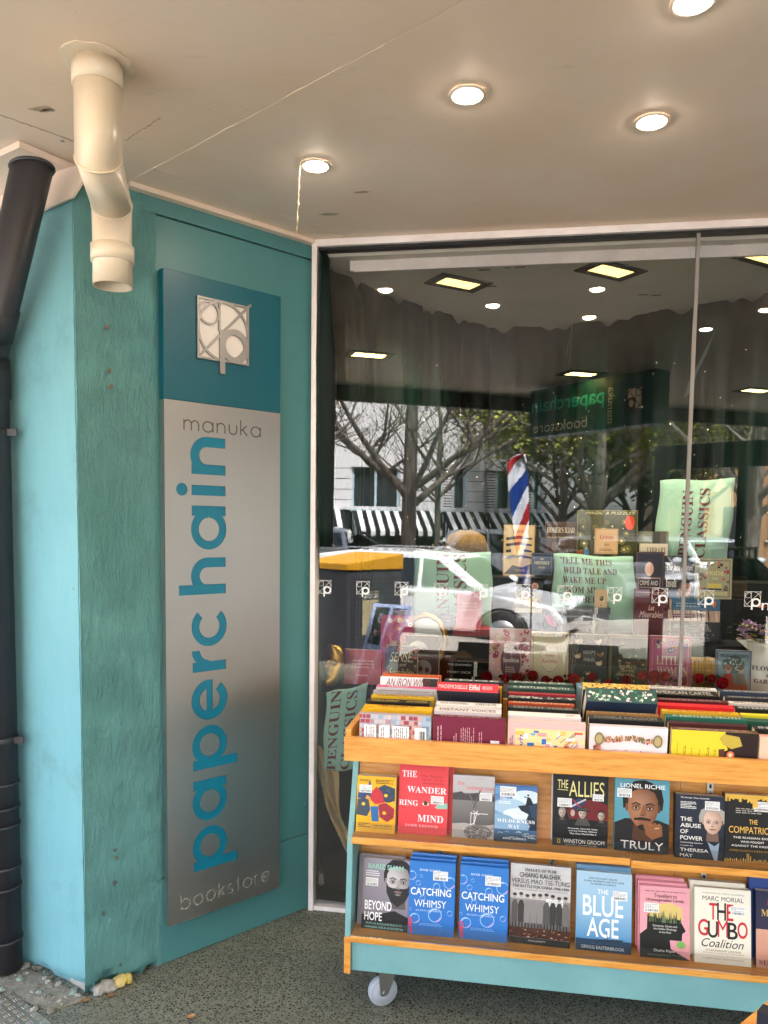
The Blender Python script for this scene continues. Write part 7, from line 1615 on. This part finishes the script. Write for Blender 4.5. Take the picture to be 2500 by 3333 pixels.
car('white_hatchback', 'white hatchback facing the shop beneath the leafy tree', at_px(2005, 19), head(80), paint('car_white3', 'f0f2f4'))
car('pale_wagon', 'pale wagon parked right of the white hatchback', at_px(2270, 19.5), head(72), paint('car_pale', 'd8e0e2'))
car('red_car', 'red car at the left edge half hidden behind the bin', at_px(940, 13.6), head(14), paint('car_red', 'b8262c'))

# ---- trees
def bark(name, c1, c2):
    m = mat(name, c1, .9, 0, .2); v = coords(m, (1, 1, .3)); f = noise(m, v, 14, 6, .7); setc(m, ramp(m, f, [(.35, c2), (.6, c1)])); setn(m, bump(m, f, .7, .02)); return m
bark('bark_grey', '6a625a', '443d37'); bark('bark_pale', '8a8378', '5f584e'); vcol('leaf', .6, .3)
def tree(label, base, H, r0, seed, fork=2.0, leaves=2500, lcol=('8a9438', '9aa244', '6f7a30', 'a8a858'), spread=.95, balls=20, mt='bark_grey', lsize=.05, wide=1.0):
    t = thing('street_tree', label, 'tree', (0, 0, 0), group='street trees'); rr = random.Random(seed); mb = MB(); tips = []
    def grow(p, d, L_, r, lvl):
        n = 5; path = [p]; rad = [r]; q = p; dd = d.copy()
        for i in range(n):
            dd = (dd+Vector((rr.uniform(-1, 1), rr.uniform(-1, 1), rr.uniform(-.5, .9)))*.13*(1+lvl*.4)).normalized(); q = q+dd*(L_/n); path.append(q); rad.append(r*(1-.62*(i+1)/n))
            if lvl >= 2: tips.append(q)
        mb.tube(path, rad, 8 if lvl < 1 else 6 if lvl < 2 else 4, False)
        if lvl >= 4: return
        k = (4, 4, 4, 3)[lvl] if lvl < 4 else 0
        for i in range(k):
            j = rr.randint(2, n); a_ = rr.uniform(0, 6.283); s_ = Vector((math.cos(a_), math.sin(a_), 0)); nd_ = (dd*.55+s_*spread*wide+Vector((0, 0, .25))).normalized()
            grow(path[j], nd_, L_*rr.uniform(.55, .75), rad[j]*.72, lvl+1)
    top = base+Vector((rr.uniform(-.1, .1), rr.uniform(-.1, .1), fork)); mb.tube([base, base.lerp(top, .5), top], [r0*1.15, r0, r0*.92], 10, False)
    for i in range(6):
        a_ = i*1.047+rr.uniform(-.3, .3); grow(top+Vector((0, 0, rr.uniform(-.1, .35))), Vector((math.cos(a_)*spread, math.sin(a_)*spread, .75)).normalized(), H*.3, r0*.5, 1)
    lead = top+Vector((.05, 0, H*.35)); mb.tube([top, top.lerp(lead, .5), lead], [r0*.9, r0*.8, r0*.6], 8, False); grow(lead, Vector((0, 0, 1)), H*.3, r0*.55, 1)
    mb.build('trunk', mt, t); lf = MB()
    for k in range(leaves):
        p = rr.choice(tips)+Vector((rr.gauss(0, .16), rr.gauss(0, .16), rr.gauss(0, .14))); a_ = rr.uniform(0, 6.28); u = Vector((math.cos(a_), math.sin(a_), rr.uniform(-.9, .4)))*lsize*rr.uniform(.6, 1.4); w = Vector((-u.y, u.x, rr.uniform(-.5, .5)*lsize))*.45
        lf.face([p, p+u*.5+w, p+u, p+u*.5-w], rr.choice(lcol))
    o = lf.build('crown', 'leaf', t, fix=False); o['kind'] = 'stuff'
    bb = MB()
    for k in range(balls): p = rr.choice(tips)+Vector((0, 0, -rr.uniform(.05, .25))); bb.lathe([(0, -.022), (.018, -.012), (.022, 0), (.018, .012), (0, .022)], 6, p)
    if balls: o = bb.build('seed_balls', 'rubber', t); o['kind'] = 'stuff'
    return t
def tb(x, D): p = vpt(x, 1700, D); return Vector((p.x, p.y, -.3))
tree('bare plane tree with dark trunk standing behind the bin', tb(1328, 14.5), 8.5, .15, 5, 2.15, 2500, balls=60)
tree('pale limbed plane tree at the far left edge', tb(880, 14), 8, .13, 8, 2.2, 1600, mt='bark_pale', balls=30)
tree('slender bare tree further back beside the white ute', tb(1425, 24), 7, .1, 11, 2.6, 500, balls=10)
tree('leafy spring tree at centre right behind the hatchback', tb(1955, 17), 9, .15, 14, 2.0, 20000, mt='bark_pale', lsize=.1)
tree('leafy spring tree filling the gap beyond the flag', tb(1830, 24), 10, .15, 17, 2.0, 20000, mt='bark_pale', lsize=.13, balls=0)
tree('leafy tree behind the doorway frame', tb(2230, 21), 9, .15, 19, 2.0, 18000, mt='bark_pale', lsize=.12, balls=0)
tree('grey forked tree at the right edge seen through the doorway frame', tb(2432, 14), 8, .15, 23, 2.1, 2500, mt='bark_pale', balls=10)
tree('dark leafy tree far back at right', tb(2080, 33), 10, .2, 29, 1.8, 9000, lcol=('4a5a30', '5a6a38', '3c4a2a'), lsize=.2, balls=0)

# ---- white building opposite with striped awnings
bd = thing('white_building', 'white rendered apartment building with striped awnings across the road', 'building')
worn('render_white', 'e4e2e2', 'd8d5d4', .8, .6); mat('window_dark', '2e3438', .1, spec=.7); mat('shop_dark', '17191b', .4); mat('pale_blue_trim', 'b8ccd4', .6); vcol('awning_cloth', .8, .2); mat('railing', '2a2c2e', .5)
WB = vpt(1400, 1700, 27); wb0 = Vector((WB.x, WB.y, 0)); bdv = (VR*.985+flip_dir(fw.xy.to_3d().normalized())*.17).normalized(); bnv = Vector((-bdv.y, bdv.x, 0)); bnv = bnv if bnv.dot(-wb0) > 0 else -bnv
def U(x):                                                     # distance along the facade of a mirrored pixel column
    r_ = ray(x, 1700); rr_ = flip_dir(r_); c0 = mirror(CAM); k = (wb0-c0).dot(bnv)/rr_.dot(bnv); return (c0+rr_*k-wb0).dot(bdv)
def ZZ(x, y):
    r_ = ray(x, y); rr_ = flip_dir(r_); c0 = mirror(CAM); k = (wb0-c0).dot(bnv)/rr_.dot(bnv); return (c0+rr_*k).z
def fbox(u0, u1, z0, z1, o0, o1, nm, mt, parent=None, **k):
    a_, b_ = wb0+bdv*u0, wb0+bdv*u1; return MB().prism([(a_+bnv*o0).xy, (b_+bnv*o0).xy, (b_+bnv*o1).xy, (a_+bnv*o1).xy], z0, z1).build(nm, mt, parent or bd, **k)
uL, uR = U(700), U(1790); zA = ZZ(1250, 1727); zB = ZZ(1250, 1662); zW1, zW0 = ZZ(1200, 1520), ZZ(1200, 1657)
wcols = [(U(900), U(1066)), (U(1144), U(1302)), (U(1435), U(1518)), (U(1572), U(1664)), (U(1712), U(1762))]
ztop = 13.0
edges = [uL]+[e for w in wcols for e in w]+[uR]
st2 = 3.9
levels = [(zB, zW0), (zW1, zW0+st2), (zW1+st2, zW0+2*st2), (zW1+2*st2, ztop)]
for z0, z1 in levels: fbox(uL, uR, z0, z1, -.3, 0, 'wall_band', 'render_white')
for lv in range(3):
    for i in range(0, len(edges), 2): fbox(edges[i], edges[i+1], zW0+lv*st2+.001, zW1+lv*st2-.001, -.3, 0, 'wall_pier', 'render_white')
    for i, (u0, u1) in enumerate(wcols):
        w = fbox(u0+.005, u1-.005, zW0+lv*st2+.001, zW1+lv*st2-.001, -.28, -.2, 'window', 'window_dark')
        for a_, b_ in ((u0+.003, u0+.1), (u1-.1, u1-.003), ((u0+u1)/2-.04, (u0+u1)/2+.04)): fbox(a_, b_, zW0+lv*st2+.003, zW1+lv*st2-.003, -.199, -.12, 'frame', 'pale_blue_trim', w)
        fbox(u0-.05, u1+.05, zW0+lv*st2-.1, zW0+lv*st2-.001, .001, .09, 'sill', 'pale_blue_trim', w)
        if i >= 2:
            n = 14
            for k in range(n): z = zW0+lv*st2+.06+(zW1-zW0-.1)*k/n; fbox(u0+.11, (u0+u1)/2-.05, z, z+.06, -.15, -.1, 'shutter_slat', 'frame_white', w)
for z in (zB+.02, ): fbox(uL, uR, z, z+.12, .001, .06, 'string_course', 'render_white')
for k in range(4):
    for i in range(0, len(edges), 2): fbox(edges[i], edges[i+1], zW0+.3+k*.36, zW0+.32+k*.36, -.002, .003, 'groove', 'railing')
bz_ = zW0+st2-.02
fbox(U(1570), U(1760), bz_-.1, bz_, .002, .9, 'balcony_slab', 'render_white')
for k in range(26): u_ = U(1572)+(U(1758)-U(1572))*k/25; fbox(u_, u_+.025, bz_+.001, bz_+.95, .84, .865, 'baluster', 'railing')
fbox(U(1570), U(1760), bz_+.951, bz_+1.0, .82, .88, 'handrail', 'railing')
fbox(uL, uR, -.3, zB-.001, -1.2, -.9, 'shopfront', 'shop_dark'); 
for u_ in [U(x) for x in (870, 1130, 1165, 1310, 1425, 1570, 1700)]: fbox(u_-.12, u_+.12, -.3, zB-.001, -.89, -.02, 'shop_pier', 'dark_metal')
for i, (x0, x1) in enumerate(((880, 1120), (1145, 1410), (1435, 1568), (1575, 1690), (1720, 1790))):
    aw = thing('striped_awning', '%s of the black and white striped shop awnings across the road' % ('leftmost', 'second from left', 'third from left', 'fourth from left', 'rightmost')[i], 'awning', group='striped awnings across the road'); u0, u1 = U(x0), U(x1); n = max(6, int((u1-u0)/.16)); mb = MB(); P3 = lambda u, o, z: wb0+bdv*u+bnv*o+Vector((0, 0, z))
    for k in range(n):
        a_, b_ = u0+(u1-u0)*k/n, u0+(u1-u0)*(k+1)/n; c = 'f0f0ee' if k % 2 else '17181a'; mb.face([P3(a_, 1.25, zA), P3(b_, 1.25, zA), P3(b_, .05, zB), P3(a_, .05, zB)], c); mb.face([P3(a_, 1.25, zA-.16), P3(b_, 1.25, zA-.16), P3(b_, 1.25, zA), P3(a_, 1.25, zA)], c)
    for u_ in (u0, u1):
        for k in range(6): o0, o1 = .05+1.2*k/6, .05+1.2*(k+1)/6; f_ = lambda o: zB+(zA-zB)*(o-.05)/1.2; mb.face([P3(u_, o0, zA-.16), P3(u_, o1, zA-.16), P3(u_, o1, f_(o1)), P3(u_, o0, f_(o0))], 'f0f0ee' if k % 2 else '17181a')
    o = mb.build('canopy', 'awning_cloth', aw, fix=False); o.modifiers.new('t', 'SOLIDIFY').thickness = .01
    MB().tube([P3(u0, 1.24, zA-.02), P3(u1, 1.24, zA-.02)], .02, 6).build('front_bar', 'railing', aw)
for x in (1112, 1418, 1572): lp = wb0+bdv*U(x)+bnv*.15+Vector((0, 0, zA+.15)); MB().lathe([(0, .28), (.08, .2), (.12, .12), (.06, -.12), (0, -.14)], 10, lp).build('wall_lantern', 'railing', bd)
# brick building further right and a house block far left
rb_ = thing('brick_building', 'low tan brick building behind the trees at right', 'building'); m = mat('tan_brick', 'b0885c', .9); bt = nd(m, 'ShaderNodeTexBrick'); bt.inputs['Scale'].default_value = 3; bt.inputs['Color1'].default_value = lin('b88f62'); bt.inputs['Color2'].default_value = lin('a27a50'); bt.inputs['Mortar'].default_value = lin('c0aa8c'); lk(m, coords(m), bt.inputs[0]); setc(m, bt.outputs[0])
q0, q1 = vpt(2150, 1700, 36), vpt(2900, 1700, 34); dq = (q1-q0); dq.z = 0; dl = dq.length; dq.normalize(); nq = Vector((-dq.y, dq.x, 0)); nq = nq if nq.dot(-q0) > 0 else -nq
Q = lambda u, o, z: (q0.xy.to_3d()+dq*u+nq*o+Vector((0, 0, z)))
MB().prism([Q(0, 0, 0).xy, Q(dl, 0, 0).xy, Q(dl, -6, 0).xy, Q(0, -6, 0).xy], -.3, 6.2).build('wall', 'tan_brick', rb_); MB().prism([Q(-.3, .3, 0).xy, Q(dl+.3, .3, 0).xy, Q(dl+.3, -6.3, 0).xy, Q(-.3, -6.3, 0).xy], 6.21, 6.6).build('roof', 'dark_metal', rb_)
for k in range(5):
    u_ = .8+k*dl/5; w = MB().prism([Q(u_, .02, 0).xy, Q(u_+1.1, .02, 0).xy, Q(u_+1.1, .002, 0).xy, Q(u_, .002, 0).xy], 1.1, 2.6).build('window', 'window_dark', rb_); MB().prism([Q(u_-.1, .1, 0).xy, Q(u_+1.2, .1, 0).xy, Q(u_+1.2, .003, 0).xy, Q(u_-.1, .003, 0).xy], 1.0, 1.09).build('sill', 'render_white', w)
